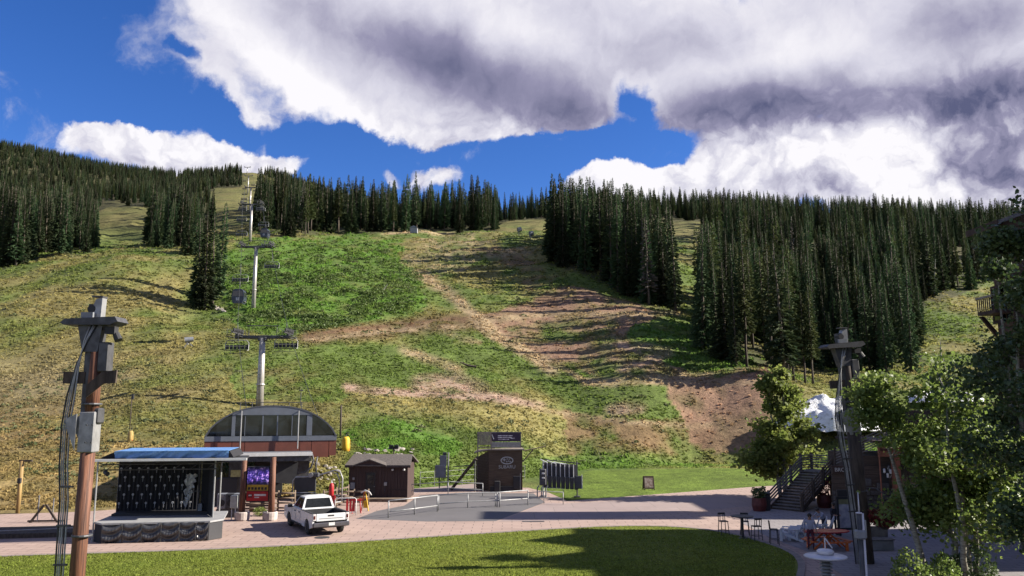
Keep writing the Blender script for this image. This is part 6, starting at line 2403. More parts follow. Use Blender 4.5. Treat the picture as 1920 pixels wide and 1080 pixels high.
def bar_geo(a, b, ty, tz):
    a, b = Vector(a), Vector(b)
    d = (b - a).normalized()
    s = Vector((-d.y, d.x, 0)).normalized() * (ty / 2)
    u = Vector((0, 0, tz / 2))
    vs = [a - s - u, a + s - u, a + s + u, a - s + u, b - s - u, b + s - u, b + s + u, b - s + u]
    return vs, [(0, 1, 2, 3), (7, 6, 5, 4), (0, 4, 5, 1), (1, 5, 6, 2), (2, 6, 7, 3), (3, 7, 4, 0)]


slat_rail(gr, (3.3, -.9, 0), (6.2, -.9, 0), 5.0, 5.0, 6, 3)
slat_rail(gr, (6.2, -.9, 0), (13.5, -.9, 0), 5.0, 5.0, 6, 5)
slat_rail(gr, (-.3, .25, 0), (3.2, -.75, 0), 3.3, 5.0, 6, 3)
# upper roof gable behind the terrace
MB().b2((5.5, 3.0, 5.0), (14, 6.5, 7.0)).build('upper_wall', M_GWALL, gr)

# ------------------------------------------------------------------ timber staircase
b0 = gnd(1474, 957)
top = Vector((23.0, 61.6, 2.45))
dv = Vector((top.x - b0.x, top.y - b0.y, 0))
ang = math.atan2(dv.y, dv.x)
run = dv.length
ss = thing('timber_staircase', 'dark timber staircase with slatted handrails climbing beside the tree', 'staircase', b0, ang)
NS = 14
for k in range(NS):
    MB().box((run * (k + .5) / NS, 0, 2.45 * (k + 1) / NS - .03), (run / NS + .05, 2.2, .06)).build('step', M_SLAT, ss)
    MB().box((run * k / NS + .01, 0, 2.45 * (k + .5) / NS - .03), (.03, 2.15, 2.45 / NS - .07)).build('riser', M_LOGD, ss)
for s in (-1, 1):
    MB().add(*bar_geo((-.1, s * 1.16, .05), (run + .1, s * 1.16, 2.35), .08, .35)).build('stringer', M_LOGD, ss)
    for k in range(4):
        u = .18 + k * .24
        MB().add(*bar_geo((-.2, s * 1.20, .25 + u), (run, s * 1.20, 2.55 + u), .05, .13)).build('rail_board', M_SLAT if s > 0 else M_FENCE, ss)
    for u in (0, .34, .67, 1.0):
        MB().box((run * u - .05, s * 1.28, 2.45 * u + .62), (.16, .16, 1.35)).build('newel_post', M_LOGD, ss)
ld_ = thing('stair_landing', 'slatted timber landing at the top of the staircase', 'landing', (top.x, top.y, 0), ang)
MB().box((1.0, 0, 2.40), (2.0, 3.2, .1)).build('floor', M_SLAT, ld_)
for s in (-1, 1):
    for q in (.1, 1.9):
        MB().box((q, s * 1.4, 1.18), (.18, .18, 2.35)).build('leg', M_LOGD, ld_)
for k in range(6):
    MB().box((1.95, 0, 2.62 + k * .18), (.05, 3.2, .08)).build('rail_slat', M_SLAT, ld_)
    MB().box((1.0, 1.55, 2.62 + k * .18), (1.9, .05, .08)).build('rail_slat', M_SLAT, ld_)
for y in (-1.5, 0, 1.5):
    MB().box((2.05, y, 3.0), (.16, .16, 1.35)).build('rail_post', M_LOGD, ld_)

# ------------------------------------------------------------------ snow pile on the far side
ps_ = hit(1545, 800)
M_SNOW = material('old dirty snow', (.86, .87, .90), (.74, .74, .76), rough=.75, scale=1.6, bump=.25, dirt=.75)
V, Q = [], []
for j in range(37):
    for i in range(49):
        u, v = i / 48 * 2 - 1, j / 36 * 2 - 1
        rr = max(0, 1 - (u * u + v * v))
        z = 5.4 * rr ** .6 * (1 + .45 * float(fbm(np.array(u * 2.2 + 3), np.array(v * 2.2), 5, 4))) - .6
        V.append((u * 6.2, v * 6.0, z + .35 * float(fbm(np.array(u * 7.0), np.array(v * 9.0), 8, 2))))
for j in range(36):
    for i in range(48):
        a_ = j * 49 + i
        Q.append((a_, a_ + 1, a_ + 50, a_ + 49))
sn = mesh_obj('snow_pile', V, Q, M_SNOW, None, True)
psn = at(1548, 790, 112)
sn.location = (psn.x, 112, float(hz(psn.x, 112)) - .2)
sn.scale = (1.15, .9, .80)
tag(sn, 'large bright pile of old snow left at the foot of the forest', 'snow pile')
sn2 = mesh_obj('snow_pile', V, Q, M_SNOW, None, True)
p2_ = at(1765, 735, 122)
sn2.location = (p2_.x, 122, float(hz(p2_.x, 122)) + .3)
sn2.scale = (1.0, .8, .30)
tag(sn2, 'second snow pile glimpsed through the bright aspen leaves', 'snow pile')

# ------------------------------------------------------------------ broadleaf trees
def leafy(name, label, base, H, crown_r, crown_z0, n_leaf, leaf, seed, mat, trunks=1, clump=70, skew=(0, 0), shape=1.0, lean=0.0):
    r = np.random.default_rng(seed)
    rr = random.Random(seed)
    t = thing(name, label, 'tree', base, 0)
    wood = MB()
    tips = []
    M_W = M_ASPEN
    for k in range(trunks):
        ox, oy = (rr.uniform(-.5, .5), rr.uniform(-.5, .5)) if trunks > 1 else (0, 0)
        top = (ox * 2.2 + lean + rr.uniform(-.4, .4), oy * 2.2 + rr.uniform(-.4, .4), H * rr.uniform(.82, .95))
        pts = [Vector((ox, oy, -.1))]
        for q in range(1, 8):
            u = q / 7
            pts.append(Vector((ox + (top[0] - ox) * u + rr.uniform(-.12, .12), oy + (top[1] - oy) * u + rr.uniform(-.12, .12), top[2] * u)))
        r0 = .05 + .010 * H / (trunks ** .5)
        wood.path(pts, r0, 8, radii=[r0 * (1 - .9 * i / 7) + .012 for i in range(8)])
        nb_ = 14 if trunks == 1 else 8
        for q in range(nb_):
            u = rr.uniform(max(.12, crown_z0 / H * .9), .97)
            i = min(6, int(u * 7))
            o_ = pts[i].lerp(pts[i + 1], u * 7 - i)
            a_ = rr.uniform(0, 6.283)
            zrel = (o_.z - crown_z0) / max(.1, H - crown_z0)
            L = crown_r * ((1.05 - .75 * abs(zrel) ** 1.3) if shape == 1.0 else max(.15, 1.05 - shape * max(0, zrel))) * rr.uniform(.6, 1.05)
            e2 = o_ + Vector((math.cos(a_) * L + skew[0] * L, math.sin(a_) * L + skew[1] * L, L * rr.uniform(.25, .7)))
            mid = o_.lerp(e2, .5) + Vector((0, 0, -.08 * L))
            wood.path([o_, mid, e2], .03, 5, radii=[r0 * .38 * (1 - u * .6) + .008, r0 * .2 + .006, .006])
            tips += [(o_.lerp(e2, s_), L) for s_ in (.4, .65, .85, 1.0)]
            for w_ in range(2):
                s0 = rr.uniform(.35, .8)
                q0 = o_.lerp(e2, s0)
                q1 = q0 + Vector((rr.uniform(-1, 1), rr.uniform(-1, 1), rr.uniform(-.2, .7))) * L * .45
                wood.path([q0, q1], .01, 4, radii=[.012, .005])
                tips += [(q0.lerp(q1, .6), L), (q1, L)]
        tips += [(pts[-1], 1.0), (pts[-2], 1.0)]
    wood.build('trunk', M_W, t, True)
    C = np.array([[p.x, p.y, p.z] for p, _ in tips])
    S = np.array([min(1.0, .30 + .16 * L) for _, L in tips])
    i = r.integers(0, len(C), n_leaf)
    pos = C[i] + r.normal(0, 1, (n_leaf, 3)) * S[i, None] * np.array([.62, .62, .5])
    pos = pos[(pos[:, 2] > crown_z0 * .92)]
    n_ = len(pos)
    # random leaf frames, drooping
    a = r.uniform(0, 6.283, n_)
    tl = r.uniform(-1.1, .5, n_)
    L = leaf * r.uniform(.45, 1.6, n_)
    ax = np.stack([np.cos(a) * np.cos(tl), np.sin(a) * np.cos(tl), np.sin(tl)], 1)
    sd_ = np.cross(ax, r.normal(0, 1, (n_, 3)))
    sd_ /= np.linalg.norm(sd_, axis=1, keepdims=True) + 1e-9
    b_ = pos
    V = np.stack([b_, b_ + ax * (L * .45)[:, None] + sd_ * (L * .42)[:, None], b_ + ax * L[:, None], b_ + ax * (L * .45)[:, None] - sd_ * (L * .42)[:, None]], 1).reshape(-1, 3)
    np_mesh('crown', V, np.arange(len(V)).reshape(-1, 4), mat, t)
    return t


M_ASPEN = material('pale aspen bark', (.34, .32, .26), (.16, .145, .12), rough=.85, scale=5, stretch=(1, 1, 3))
M_LEAF = material('bright aspen leaves', (.140, .215, .044), (.225, .285, .070), rough=.5, scale=1.1, spec=.4, transl=.48, detail=8, lo=.3, hi=.7)
M_LEAFD = material('dark cottonwood leaves', (.052, .092, .026), (.090, .135, .038), rough=.5, scale=1.2, spec=.5, transl=.3, detail=8, lo=.3, hi=.7)
M_LEAFY = material('yellow green leaves', (.150, .205, .045), (.235, .265, .070), rough=.55, scale=.9, spec=.3, transl=.58, detail=8, lo=.3, hi=.7)

p = gnd(1800, 1092)
leafy('aspen_tree', 'bright leafy aspen with several pale stems on the patio', (p.x + .3, p.y, 0), 6.1, 2.7, .9, 24000, .15, 3, M_LEAF, trunks=4, shape=1)
leafy('cottonwood_tree', 'tall dark leafy tree filling the right edge', (17.9, 24.2, 0), 16.6, 3.2, 1.0, 50000, .13, 8, M_LEAFD, trunks=3)
p = gnd(1452, 926)
leafy('cottonwood_tree', 'rounded green tree beside the timber staircase', (p.x - .2, p.y - 3.5, 0), 11.2, 3.0, 1.6, 17000, .25, 14, M_LEAFY, trunks=3, shape=.95)
leafy('aspen_tree', 'small slender aspen beside the shaded log pole', (at(1715, 740, 34.4).x, 34.4, 0), 9.1, 1.35, 6.1, 5200, .15, 21, M_LEAF, trunks=1, lean=-1.5)
leafy('aspen_tree', 'tall bright aspen whose crown rises above the grill roof', (at(1800, 740, 33.2).x, 33.2, 0), 10.6, 2.0, 5.0, 12000, .15, 31, M_LEAF, trunks=2)
leafy('aspen_tree', 'slender dark aspen in front of the lodge wall', (at(1895, 600, 41).x, 41.0, 0), 16.0, 2.0, 5.0, 12000, .17, 25, M_LEAFD, trunks=2)


def shrub(label, base, rad, h, n, leaf, seed, mat, grp=None):
    r = np.random.default_rng(seed)
    t = thing('shrub', label, 'shrub', base, 0, grp)
    a = r.normal(0, 1, (n, 3))
    a /= np.linalg.norm(a, axis=1, keepdims=True)
    pos = a * r.uniform(.45, 1, (n, 1)) ** .5 * np.array([rad, rad, h * .55]) + np.array([0, 0, h * .5])
    pos[:, 2] = np.abs(pos[:, 2]) * (1 + .3 * np.sin(pos[:, 0] * 4 + seed))
    ax = r.normal(0, 1, (n, 3)) + np.array([0, 0, .5])
    ax /= np.linalg.norm(ax, axis=1, keepdims=True)
    sd_ = np.cross(ax, r.normal(0, 1, (n, 3)))
    sd_ /= np.linalg.norm(sd_, axis=1, keepdims=True)
    L = leaf * r.uniform(.6, 1.3, (n, 1))
    V = np.stack([pos, pos + ax * L * .45 + sd_ * L * .4, pos + ax * L, pos + ax * L * .45 - sd_ * L * .4], 1).reshape(-1, 3)
    np_mesh('foliage', V, np.arange(len(V)).reshape(-1, 4), mat, t)
    st_ = MB()
    for k in range(5):
        st_.tube((0, 0, -.05), (math.cos(k * 1.3) * rad * .5, math.sin(k * 1.3) * rad * .5, h * .6), .02, .008, 5)
    st_.build('stem', M_LOGD, t)
    return t


p = gnd(1700, 1085)
shrub('leafy shrub low at the foot of the bright aspen', (15.6, 31.5, 0), 1.3, 1.5, 2600, .12, 4, M_LEAF)
shrub('dark leafy shrub beside the patio pole', (18.3, 33.5, 0), 1.2, 1.4, 2200, .12, 6, M_LEAFD)
shrub('low green bush below the information sign', (bush_at[0], bush_at[1], 0), .55, .45, 500, .10, 9, M_LEAFY)
# willow scrub in the lush part of the slope: nobody could count it
def scrub(n):
    px = rng.uniform(430, 800, n)
    py = rng.uniform(455, 640, n)
    ok = in_poly(px, py, [(440, 470), (560, 450), (720, 455), (790, 520), (770, 580), (620, 615), (520, 630), (450, 600), (425, 520)])
    extra = rng.uniform(0, 1, n) < .12
    px = np.where(extra & ~ok, rng.uniform(1200, 1420, n), px)
    py = np.where(extra & ~ok, 610 + (px - 1200) * .36 + rng.normal(0, 14, n), py)
    ok |= extra
    P_ = [hit(a_, b_) for a_, b_ in zip(px[ok], py[ok])]
    X = np.array([[p.x, p.y, p.z] for p in P_])
    X = X[fbm(X[:, 0] / 9, X[:, 1] / 9, 63, 3) > -.12]
    m = 34
    n_ = len(X)
    s = rng.uniform(.5, 1.15, n_)
    a = rng.normal(0, 1, (n_, m, 3))
    a /= np.linalg.norm(a, axis=2, keepdims=True)
    a[:, :, 2] = np.abs(a[:, :, 2])
    pos = X[:, None] + a * s[:, None, None] * np.array([1.1, .9, .75])
    ax = rng.normal(0, 1, (n_, m, 3)) + np.array([0, 0, .5])
    ax /= np.linalg.norm(ax, axis=2, keepdims=True)
    sd_ = np.cross(ax, rng.normal(0, 1, (n_, m, 3)))
    sd_ /= np.linalg.norm(sd_, axis=2, keepdims=True)
    L = .42 * s[:, None, None]
    V = np.stack([pos - ax * L * .5, pos + sd_ * L * .45, pos + ax * L * .6, pos - sd_ * L * .45], 2).reshape(-1, 3)
    o = np_mesh('willow_scrub', V, np.arange(len(V)).reshape(-1, 4), material('willow leaves', (.080, .125, .028), (.11, .155, .036), rough=.7, scale=.3, transl=.35))
    tag(o, 'low green willow scrub in the lush middle of the slope', 'scrub', kind='stuff')


scrub(1500)

# ------------------------------------------------------------------ patio furniture
M_DARKM = material('dark brown metal', (.035, .03, .032), (.025, .022, .024), rough=.5)
p = gnd(1393, 1010)
bt = thing('bar_table', 'tall dark bar table at the edge of the lawn', 'table', (p.x, p.y, .0), 0)
MB().lathe([(.05, 1.18), (.62, 1.18), (.64, 1.20), (.62, 1.23), (.05, 1.23)], (0, 0, 0), 20).build('top', M_DARKM, bt)
MB().tube((0, 0, .02), (0, 0, 1.18), .07, None, 10).build('column', M_DARKM, bt)
MB().lathe([(.35, .0), (.35, .03), (.08, .07)], (0, 0, 0), 16).build('base', M_DARKM, bt)


def bar_stool(loc, rz, label):
    t = thing('bar_stool', label, 'stool', loc, rz, 'dark bar stools around the tall table')
    for sx_ in (-1, 1):
        for sy_ in (-1, 1):
            MB().tube((sx_ * .24, sy_ * .22, 0), (sx_ * .19, sy_ * .18, .76), .022, None, 6).build('leg', M_DARKM, t)
        MB().tube((sx_ * .19, .19, .76), (sx_ * .20, .24, 1.22), .02, None, 6).build('back_post', M_DARKM, t)
    MB().cbox((0, 0, .78), (.46, .44, .05), .02).build('seat', M_DARKM, t)
    MB().box((0, .235, 1.18), (.42, .03, .10)).build('top_slat', M_DARKM, t)
    for x in (-.09, .09):
        MB().box((x, .22, .97), (.035, .025, .38)).build('back_slat', M_DARKM, t)
    MB().path([(-.22, -.2, .28), (.22, -.2, .28), (.22, .2, .28), (-.22, .2, .28), (-.22, -.2, .28)], .014, 5).build('foot_ring', M_DARKM, t)
    return t


bs0 = bar_stool((p.x - .75, p.y + 1.2, 0), R(10), 'dark bar stool left behind the tall table')
clone(bs0, (p.x + .45, p.y + 1.15, 0), R(-12), 'dark bar stool right behind the tall table')
clone(bs0, (p.x + .55, p.y - .75, 0), R(190), 'dark bar stool in front of the tall table on the lawn edge')
q_ = gnd(1452, 1021)
clone(bs0, (q_.x, q_.y, 0), R(80), 'lone dark bar stool between the tall table and the white chairs')
M_ADIR = material('pale blue white plastic', (.56, .58, .66), (.48, .50, .58), rough=.5, scale=2)


def adirondack(loc, rz, label):
    t = thing('adirondack_chair', label, 'chair', loc, rz, 'pale adirondack chairs in a row')
    for s in (-1, 1):
        MB().box((s * .27, -.32, .24), (.05, .10, .50)).build('leg', M_ADIR, t)
        MB().add(*bar_geo((s * .22, .55, .04), (s * .22, -.36, .34), .04, .10)).build('side_rail', M_ADIR, t)
        MB().box((s * .33, .02, .52), (.13, .72, .03)).build('armrest', M_ADIR, t)
        MB().box((s * .30, .30, .30), (.04, .08, .44)).build('leg', M_ADIR, t)
    for k in range(5):
        MB().box((0, -.30 + k * .115, .36 - k * .035), (.50, .095, .025), rx=-.3).build('seat_slat', M_ADIR, t)
    for k in range(6):
        h_ = .78 - .05 * abs(k - 2.5)
        MB().box((-.225 + k * .09, .33 + .12, .22 + h_ / 2), (.08, .025, h_), rx=-.42).build('back_slat', M_ADIR, t)
    MB().box((0, .52, .66), (.56, .03, .07), rx=-.42).build('back_rail', M_ADIR, t)
    return t


a0 = gnd(1482, 1014)
ac = adirondack((a0.x, a0.y, 0), R(-115), 'pale adirondack chair at the lawn end of the row')
ac.scale = (1.3, 1.3, 1.3)
for k, lab in enumerate(('second pale adirondack chair from the lawn end', 'third pale adirondack chair from the lawn end', 'fourth pale adirondack chair from the lawn end', 'last pale adirondack chair of the row, nearest the person in maroon trousers')):
    clone(ac, (a0.x + .50 * (k + 1), a0.y - .05 + .42 * (k + 1) * .6, 0), R(-115 + 3 * k), lab)
# red orange round table with benches
p = gnd(1560, 1032)
rt = thing('picnic_table', 'round red orange slatted table with curved benches on the patio', 'table', (p.x, p.y + .6, 0), R(8))
for k in range(9):
    w_ = math.sqrt(max(.02, 1 - ((k - 4) / 4.6) ** 2)) * 2.3
    MB().box((0, -.52 + k * .13, .86), (w_, .115, .045)).build('top_slat', M_ORANGE, rt)
ed = [(1.2 * math.cos(a_), .62 * math.sin(a_), .86) for a_ in [2 * math.pi * k / 32 for k in range(33)]]
MB().path(ed, .035, 6).build('rim', M_RED, rt, True)
for s in (-1, 1):
    MB().add(*bar_geo((s * .95, -.35, 0), (-s * .1, -.30, .84), .07, .10)).build('cross_leg', M_ORANGE, rt)
    MB().add(*bar_geo((s * .95, .35, 0), (-s * .1, .30, .84), .07, .10)).build('cross_leg', M_ORANGE, rt)
    MB().box((s * .95, 0, .42), (.30, 1.2, .05)).build('bench', M_ORANGE, rt)
    MB().box((0, s * .85, .42), (1.5, .28, .05)).build('bench', M_ORANGE, rt)
    MB().box((s * .6, s * .85, .2), (.06, .2, .40)).build('bench_leg', M_ORANGE, rt)
    MB().box((-s * .6, s * .85, .2), (.06, .2, .40)).build('bench_leg', M_ORANGE, rt)
# menu board in a black frame
p = gnd(1592, 1004)
mb_ = thing('menu_board', 'black framed menu board with pale poster beside the log pole', 'sign board', (p.x, p.y, 0), R(4))
MB().b2((-.62, 0, .35), (-.50, .1, 2.1)).b2((.50, 0, .35), (.62, .1, 2.1)).b2((-.62, 0, 2.0), (.62, .1, 2.15)).b2((-.62, 0, .3), (.62, .1, .42)).build('frame', M_BLACK, mb_)
MB().b2((-.50, .03, .42), (.50, .07, 1.72)).build('poster', material('pale menu poster', (.42, .42, .48), (.24, .24, .32), scale=2.5), mb_)
MB().b2((-.50, .03, 1.72), (.50, .07, 2.0)).build('header', material('olive header', (.22, .22, .12)), mb_)
for s in (-1, 1):
    MB().box((s * .56, .1, .2), (.1, .5, .4)).build('foot', M_BLACK, mb_)
MB().box((0, .05, 2.35), (1.1, .12, .35)).build('top_rail', M_BLACK, mb_)
# hanging flower basket and barrels
M_FLOW = material('red flowers', (.26, .030, .035), (.10, .035, .02), rough=.6, scale=9, transl=.25, lo=.45, hi=.55)
p = at(1638, 965, 39.5)
fb = shrub('round dark red flower basket hanging at the log pole', (p.x + .1, 38.6, p.z - .4), .80, .95, 2600, .12, 12, M_FLOW)
fb.name = 'flower_basket'
fb['category'] = 'flower basket'
MB().lathe([(.12, -.35), (.42, -.05), (.45, .1)], (0, 0, .2), 14).build('bowl', M_LOGD, fb)
MB().path([(0, 0, .9), (0, 0, 1.5), (-.25, .2, 1.7), (-.6, .4, 1.7)], .03, 6).build('bracket', M_STEELD, fb)
for k, (px, py, lab) in enumerate(((1424, 958, 'dark red half barrel planter at the foot of the stairs'), (1546, 952, 'maroon flower planter between the stairs and the grill wall'))):
    p = gnd(px, py)
    t = shrub(lab, (p.x, p.y, 0), .5, 1.0, 700, .12, 30 + k, M_FLOW if k else M_LEAFD)
    t.name = 'barrel_planter'
    t['category'] = 'planter'
    t.children[0].location = (0, 0, .8)
    MB().lathe([(.42, 0), (.52, .4), (.48, .9), (.40, .9)], (0, 0, 0), 16).build('barrel', material('dark red barrel', (.12, .025, .022), (.09, .02, .018), rough=.6), t)
p = gnd(1437, 958)
tb = thing('waste_bin', 'dark square waste bin beside the stair foot', 'bin', (p.x, p.y + .3, 0), R(10))
MB().cbox((0, 0, .55), (.6, .6, 1.1), .05).build('body', M_BLACK, tb)
MB().cbox((0, 0, 1.18), (.68, .68, .14), .05).build('lid', M_STEELD, tb)
# pale bench and crate in the corner
p = gnd(1665, 1040)
pb_ = thing('patio_bench', 'pale grey bench box behind the patio pole', 'bench', (p.x + .2, p.y + 1.4, 0), R(5))
MB().cbox((0, 0, .25), (1.3, .6, .5), .03).build('box', M_GREYP, pb_)
MB().cbox((0, -.02, .53), (1.4, .7, .06), .02).build('seat', M_SLAT, pb_)
MB().cbox((0, .32, .85), (1.4, .06, .55), .02).build('backrest', M_SLAT, pb_)

# near foreground: louvred street lamp head and slim mast
pz = at(1548, 1043, 12.5)
lp = thing('street_lamp', 'louvred lamp head with pale disc cap close to the camera', 'street lamp', (pz.x, 12.5, 0), 0)
M_ALU = material('pale painted aluminium', (.62, .60, .64), (.5, .49, .53), rough=.35, scale=4)
zt = pz.z
MB().lathe([(.10, zt - .02), (.30, zt - .015), (.315, zt), (.30, zt + .012), (.12, zt + .03)], (0, 0, 0), 32).build('cap_disc', M_ALU, lp, True)
MB().lathe([(.11, zt + .03), (.125, zt + .05), (.125, zt + .08), (.10, zt + .10), (.03, zt + .11)], (0, 0, 0), 24).build('cap_dome', M_ALU, lp, True)
MB().tube((0, 0, zt + .1), (0, 0, zt + .27), .010, None, 6).build('finial', M_ALU, lp)
MB().tube((.0, 0, zt + .27), (.10, -.02, zt + .12), .010, None, 6).build('stay', M_ALU, lp)
for k in range(9):
    zz = zt - .06 - k * .048
    MB().lathe([(.060, zz + .014), (.098, zz), (.094, zz - .008), (.060, zz + .004)], (0, 0, 0), 20).build('louvre', M_GREYP, lp, True)
MB().tube((0, 0, zt - .52), (0, 0, zt - .02), .06, None, 12).build('lamp_core', M_STEELD, lp)
MB().tube((0, 0, 0), (0, 0, zt - .5), .055, .05, 12).build('post', M_STEELD, lp, True)
for k in range(3):
    MB().lathe([(.01, -.012), (.035, 0), (.01, .012)], (.062, -.09, zt - .25 - k * .06), 10).build('lamp_bulb', M_ALU, lp, True)
pm = at(1609, 940, 12.0)
ms = thing('slim_mast', 'slim grey mast with pale rod and clamp close to the camera', 'mast', (pm.x, 12.0, 0), 0)
zt = at(1609, 962, 12.0).z
MB().tube((0, 0, 0), (0, 0, zt), .034, None, 10).build('mast_tube', M_STEELD, ms, True)
MB().tube((.05, -.02, 0), (.045, -.02, zt), .018, None, 8).build('pale_rod', M_ALU, ms, True)
MB().tube((.0, -.01, zt), (.0, -.01, zt + .30), .014, .006, 8).build('tip', M_ALU, ms, True)
MB().cbox((0, 0, zt - .30), (.15, .12, .13), .02).build('clamp', M_GREYP, ms)
MB().box((.075, 0, zt - .22), (.02, .06, .24)).build('clamp_lug', M_STEEL, ms)
MB().lathe([(.035, zt - .01), (.05, zt), (.035, zt + .012)], (0, 0, 0), 10).build('collar', M_ALU, ms)

# ------------------------------------------------------------------ people
def person(label, loc, rz, joints, mats, hair):
    """joints: dict name -> position; body grown over the skeleton with a skin modifier"""
    names = list(joints)
    pos = [joints[k][0] for k in names]
    rad = [joints[k][1] for k in names]
    edges = [(names.index(a_), names.index(b_)) for a_, b_ in BONES if a_ in joints and b_ in joints]
    me = bpy.data.meshes.new('person')
    me.from_pydata([tuple(p) for p in pos], edges, [])
    o = bpy.data.objects.new('person', me)
    COL.objects.link(o)
    sk_ = o.modifiers.new('skin', 'SKIN')
    for v, r in zip(me.skin_vertices[0].data, rad):
        v.radius = (r, r * .85) if not isinstance(r, tuple) else r
    me.skin_vertices[0].data[names.index('pelvis')].use_root = True
    sb = o.modifiers.new('sub', 'SUBSURF')
    sb.levels = 2
    sb.render_levels = 2
    dg = bpy.context.evaluated_depsgraph_get()
    nm = bpy.data.meshes.new_from_object(o.evaluated_get(dg))
    bpy.data.objects.remove(o)
    nm.materials.clear()
    for m in mats:
        nm.materials.append(m)
    key = {k: Vector(joints[k][0]) for k in names}

    def zone(c):
        best = min(names, key=lambda k: (key[k] - c).length - (joints[k][1] if not isinstance(joints[k][1], tuple) else joints[k][1][0]) * .5)
        if best in ('head', 'crown', 'chin', 'neck', 'handL', 'handR', 'tipL', 'tipR'):
            return 0
        if best in ('pelvis', 'hipL', 'hipR', 'kneeL', 'kneeR', 'shinL', 'shinR'):
            return 2
        if best in ('ankleL', 'ankleR', 'toeL', 'toeR'):
            return 3
        return 1
    for pl in nm.polygons:
        pl.use_smooth = True
        pl.material_index = zone(pl.center)
    b = bpy.data.objects.new('person', nm)
    COL.objects.link(b)
    b.location = loc
    b.rotation_euler = (0, 0, rz)
    tag(b, label, 'person')
    hd = Vector(joints['head'][0])
    up = (Vector(joints['crown'][0]) - Vector(joints['neck'][0])).normalized()
    import bmesh
    bm = bmesh.new()
    bmesh.ops.create_icosphere(bm, subdivisions=3, radius=.115)
    for v in list(bm.verts):
        if v.co.z < -.01 and v.co.y < .03:
            bm.verts.remove(v)
    hm = bpy.data.meshes.new('hair')
    bm.to_mesh(hm)
    bm.free()
    hm.materials.append(hair)
    h = bpy.data.objects.new('hair', hm)
    COL.objects.link(h)
    h.parent = b
    h.location = hd + up * .035 + Vector((0, .015, 0))
    h.rotation_euler = up.to_track_quat('Z', 'Y').to_euler()
    # face
    fz = MB()
    f_ = Vector((0, -1, 0))
    f_ = (f_ - up * f_.dot(up)).normalized()
    r_ = f_.cross(up)
    ns = hd + f_ * .10
    fz.add([ns + up * .02 - r_ * .012, ns + up * .02 + r_ * .012, ns - up * .02 + r_ * .016 + f_ * .02, ns - up * .02 - r_ * .016 + f_ * .02, ns - up * .03], [(0, 1, 2, 3), (3, 2, 4)])
    fz.build('nose', mats[0], b)
    for s in (-1, 1):
        c = hd + f_ * .085 + r_ * (s * .035) + up * .022
        MB().tube(c, c + f_ * .012, .012, .008, 8).build('eye', M_BLACK, b)
    c = hd + f_ * .092 - up * .055
    MB().add(*bar_geo(c - r_ * .025, c + r_ * .025, .01, .01)).build('mouth', material('lips', (.22, .09, .08)), b)
    return b


BONES = [('pelvis', 'waist'), ('waist', 'chest'), ('chest', 'neck'), ('neck', 'chin'), ('chin', 'head'), ('head', 'crown'), ('chest', 'shL'), ('chest', 'shR'), ('shL', 'elL'), ('elL', 'handL'), ('handL', 'tipL'), ('shR', 'elR'), ('elR', 'handR'), ('handR', 'tipR'),
         ('pelvis', 'hipL'), ('pelvis', 'hipR'), ('hipL', 'kneeL'), ('kneeL', 'shinL'), ('shinL', 'ankleL'), ('ankleL', 'toeL'), ('hipR', 'kneeR'), ('kneeR', 'shinR'), ('shinR', 'ankleR'), ('ankleR', 'toeR')]


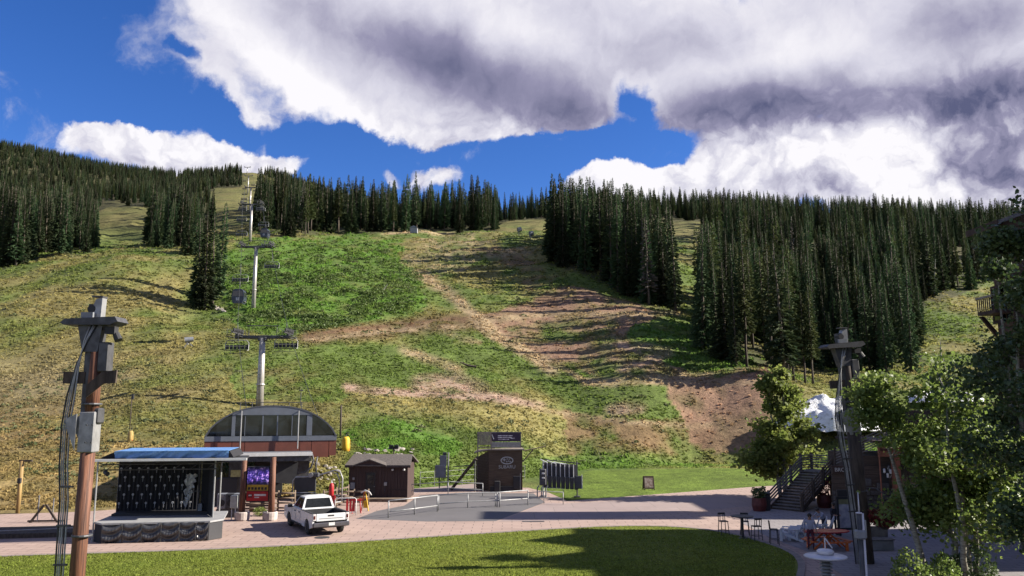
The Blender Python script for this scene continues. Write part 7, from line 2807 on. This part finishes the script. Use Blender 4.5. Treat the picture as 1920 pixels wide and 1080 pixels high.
def standing(h=1.75, bend=0.0, arms='down'):
    k = h / 1.75
    J = {'pelvis': ((0, 0, .95), .15), 'waist': ((0, -.02 - bend * .12, 1.10), .135), 'chest': ((0, -.05 - bend * .32, 1.36 - bend * .10), .16), 'neck': ((0, -.05 - bend * .46, 1.50 - bend * .16), .062), 'chin': ((0, -.065 - bend * .52, 1.57 - bend * .19), .072), 'head': ((0, -.06 - bend * .56, 1.655 - bend * .20), .098), 'crown': ((0, -.05 - bend * .60, 1.74 - bend * .21), .07),
         'shL': ((.20, -.04 - bend * .34, 1.43 - bend * .12), .072), 'shR': ((-.20, -.04 - bend * .34, 1.43 - bend * .12), .072),
         'hipL': ((.10, 0, .88), .105), 'hipR': ((-.10, 0, .88), .105), 'kneeL': ((.12, -.04, .50), .068), 'kneeR': ((-.11, .02, .50), .068), 'shinL': ((.12, -.01, .30), .058), 'shinR': ((-.11, .05, .30), .058), 'ankleL': ((.12, .02, .09), .042), 'ankleR': ((-.11, .08, .09), .042), 'toeL': ((.13, -.13, .045), .038), 'toeR': ((-.13, -.07, .045), .038)}
    if arms == 'down':
        J.update({'elL': ((.27, -.02 - bend * .4, 1.15 - bend * .1), .05), 'handL': ((.28, -.10 - bend * .5, .90), .036), 'tipL': ((.28, -.12 - bend * .5, .78), .026), 'elR': ((-.27, -.02 - bend * .4, 1.15 - bend * .1), .05), 'handR': ((-.28, -.10 - bend * .5, .90), .036), 'tipR': ((-.28, -.12 - bend * .5, .78), .026)})
    else:
        J.update({'elL': ((.27, -.12 - bend * .4, 1.16), .05), 'handL': ((.16, -.36 - bend * .4, 1.12), .036), 'tipL': ((.12, -.46 - bend * .4, 1.12), .026), 'elR': ((-.27, -.12 - bend * .4, 1.16), .05), 'handR': ((-.16, -.36 - bend * .4, 1.12), .036), 'tipR': ((-.12, -.46 - bend * .4, 1.12), .026)})
    return {n_: ((v[0][0] * k, v[0][1] * k, v[0][2] * k), v[1] * k) for n_, v in J.items()}


SKIN = material('skin', (.36, .20, .14), (.32, .17, .12), rough=.55)
HAIRD = material('dark hair', (.03, .02, .015), rough=.6)
def cloth(n_, c):
    return material(n_, c, tuple(x * .8 for x in c), rough=.85, scale=6)


p = gnd(1521, 1031)
person('person in pale lavender shirt and maroon trousers standing by the round table', (p.x, p.y, 0), R(-20), standing(1.78), [SKIN, cloth('lavender shirt', (.36, .36, .46)), cloth('maroon trousers', (.12, .022, .04)), M_BLACK], HAIRD)
p = gnd(1564, 1003)
person('person in dark clothes standing behind the round table', (p.x, p.y, 0), R(25), standing(1.76, 0, 'front'), [SKIN, cloth('black jacket', (.03, .03, .045)), cloth('dark jeans', (.03, .035, .055)), M_BLACK], HAIRD)
p = gnd(1547, 1004)
person('person in pale grey top bending forward behind the round table', (p.x, p.y, 0), R(-60), standing(1.70, .9, 'front'), [SKIN, cloth('pale grey top', (.34, .35, .45)), cloth('navy trousers', (.02, .025, .05)), M_BLACK], HAIRD)
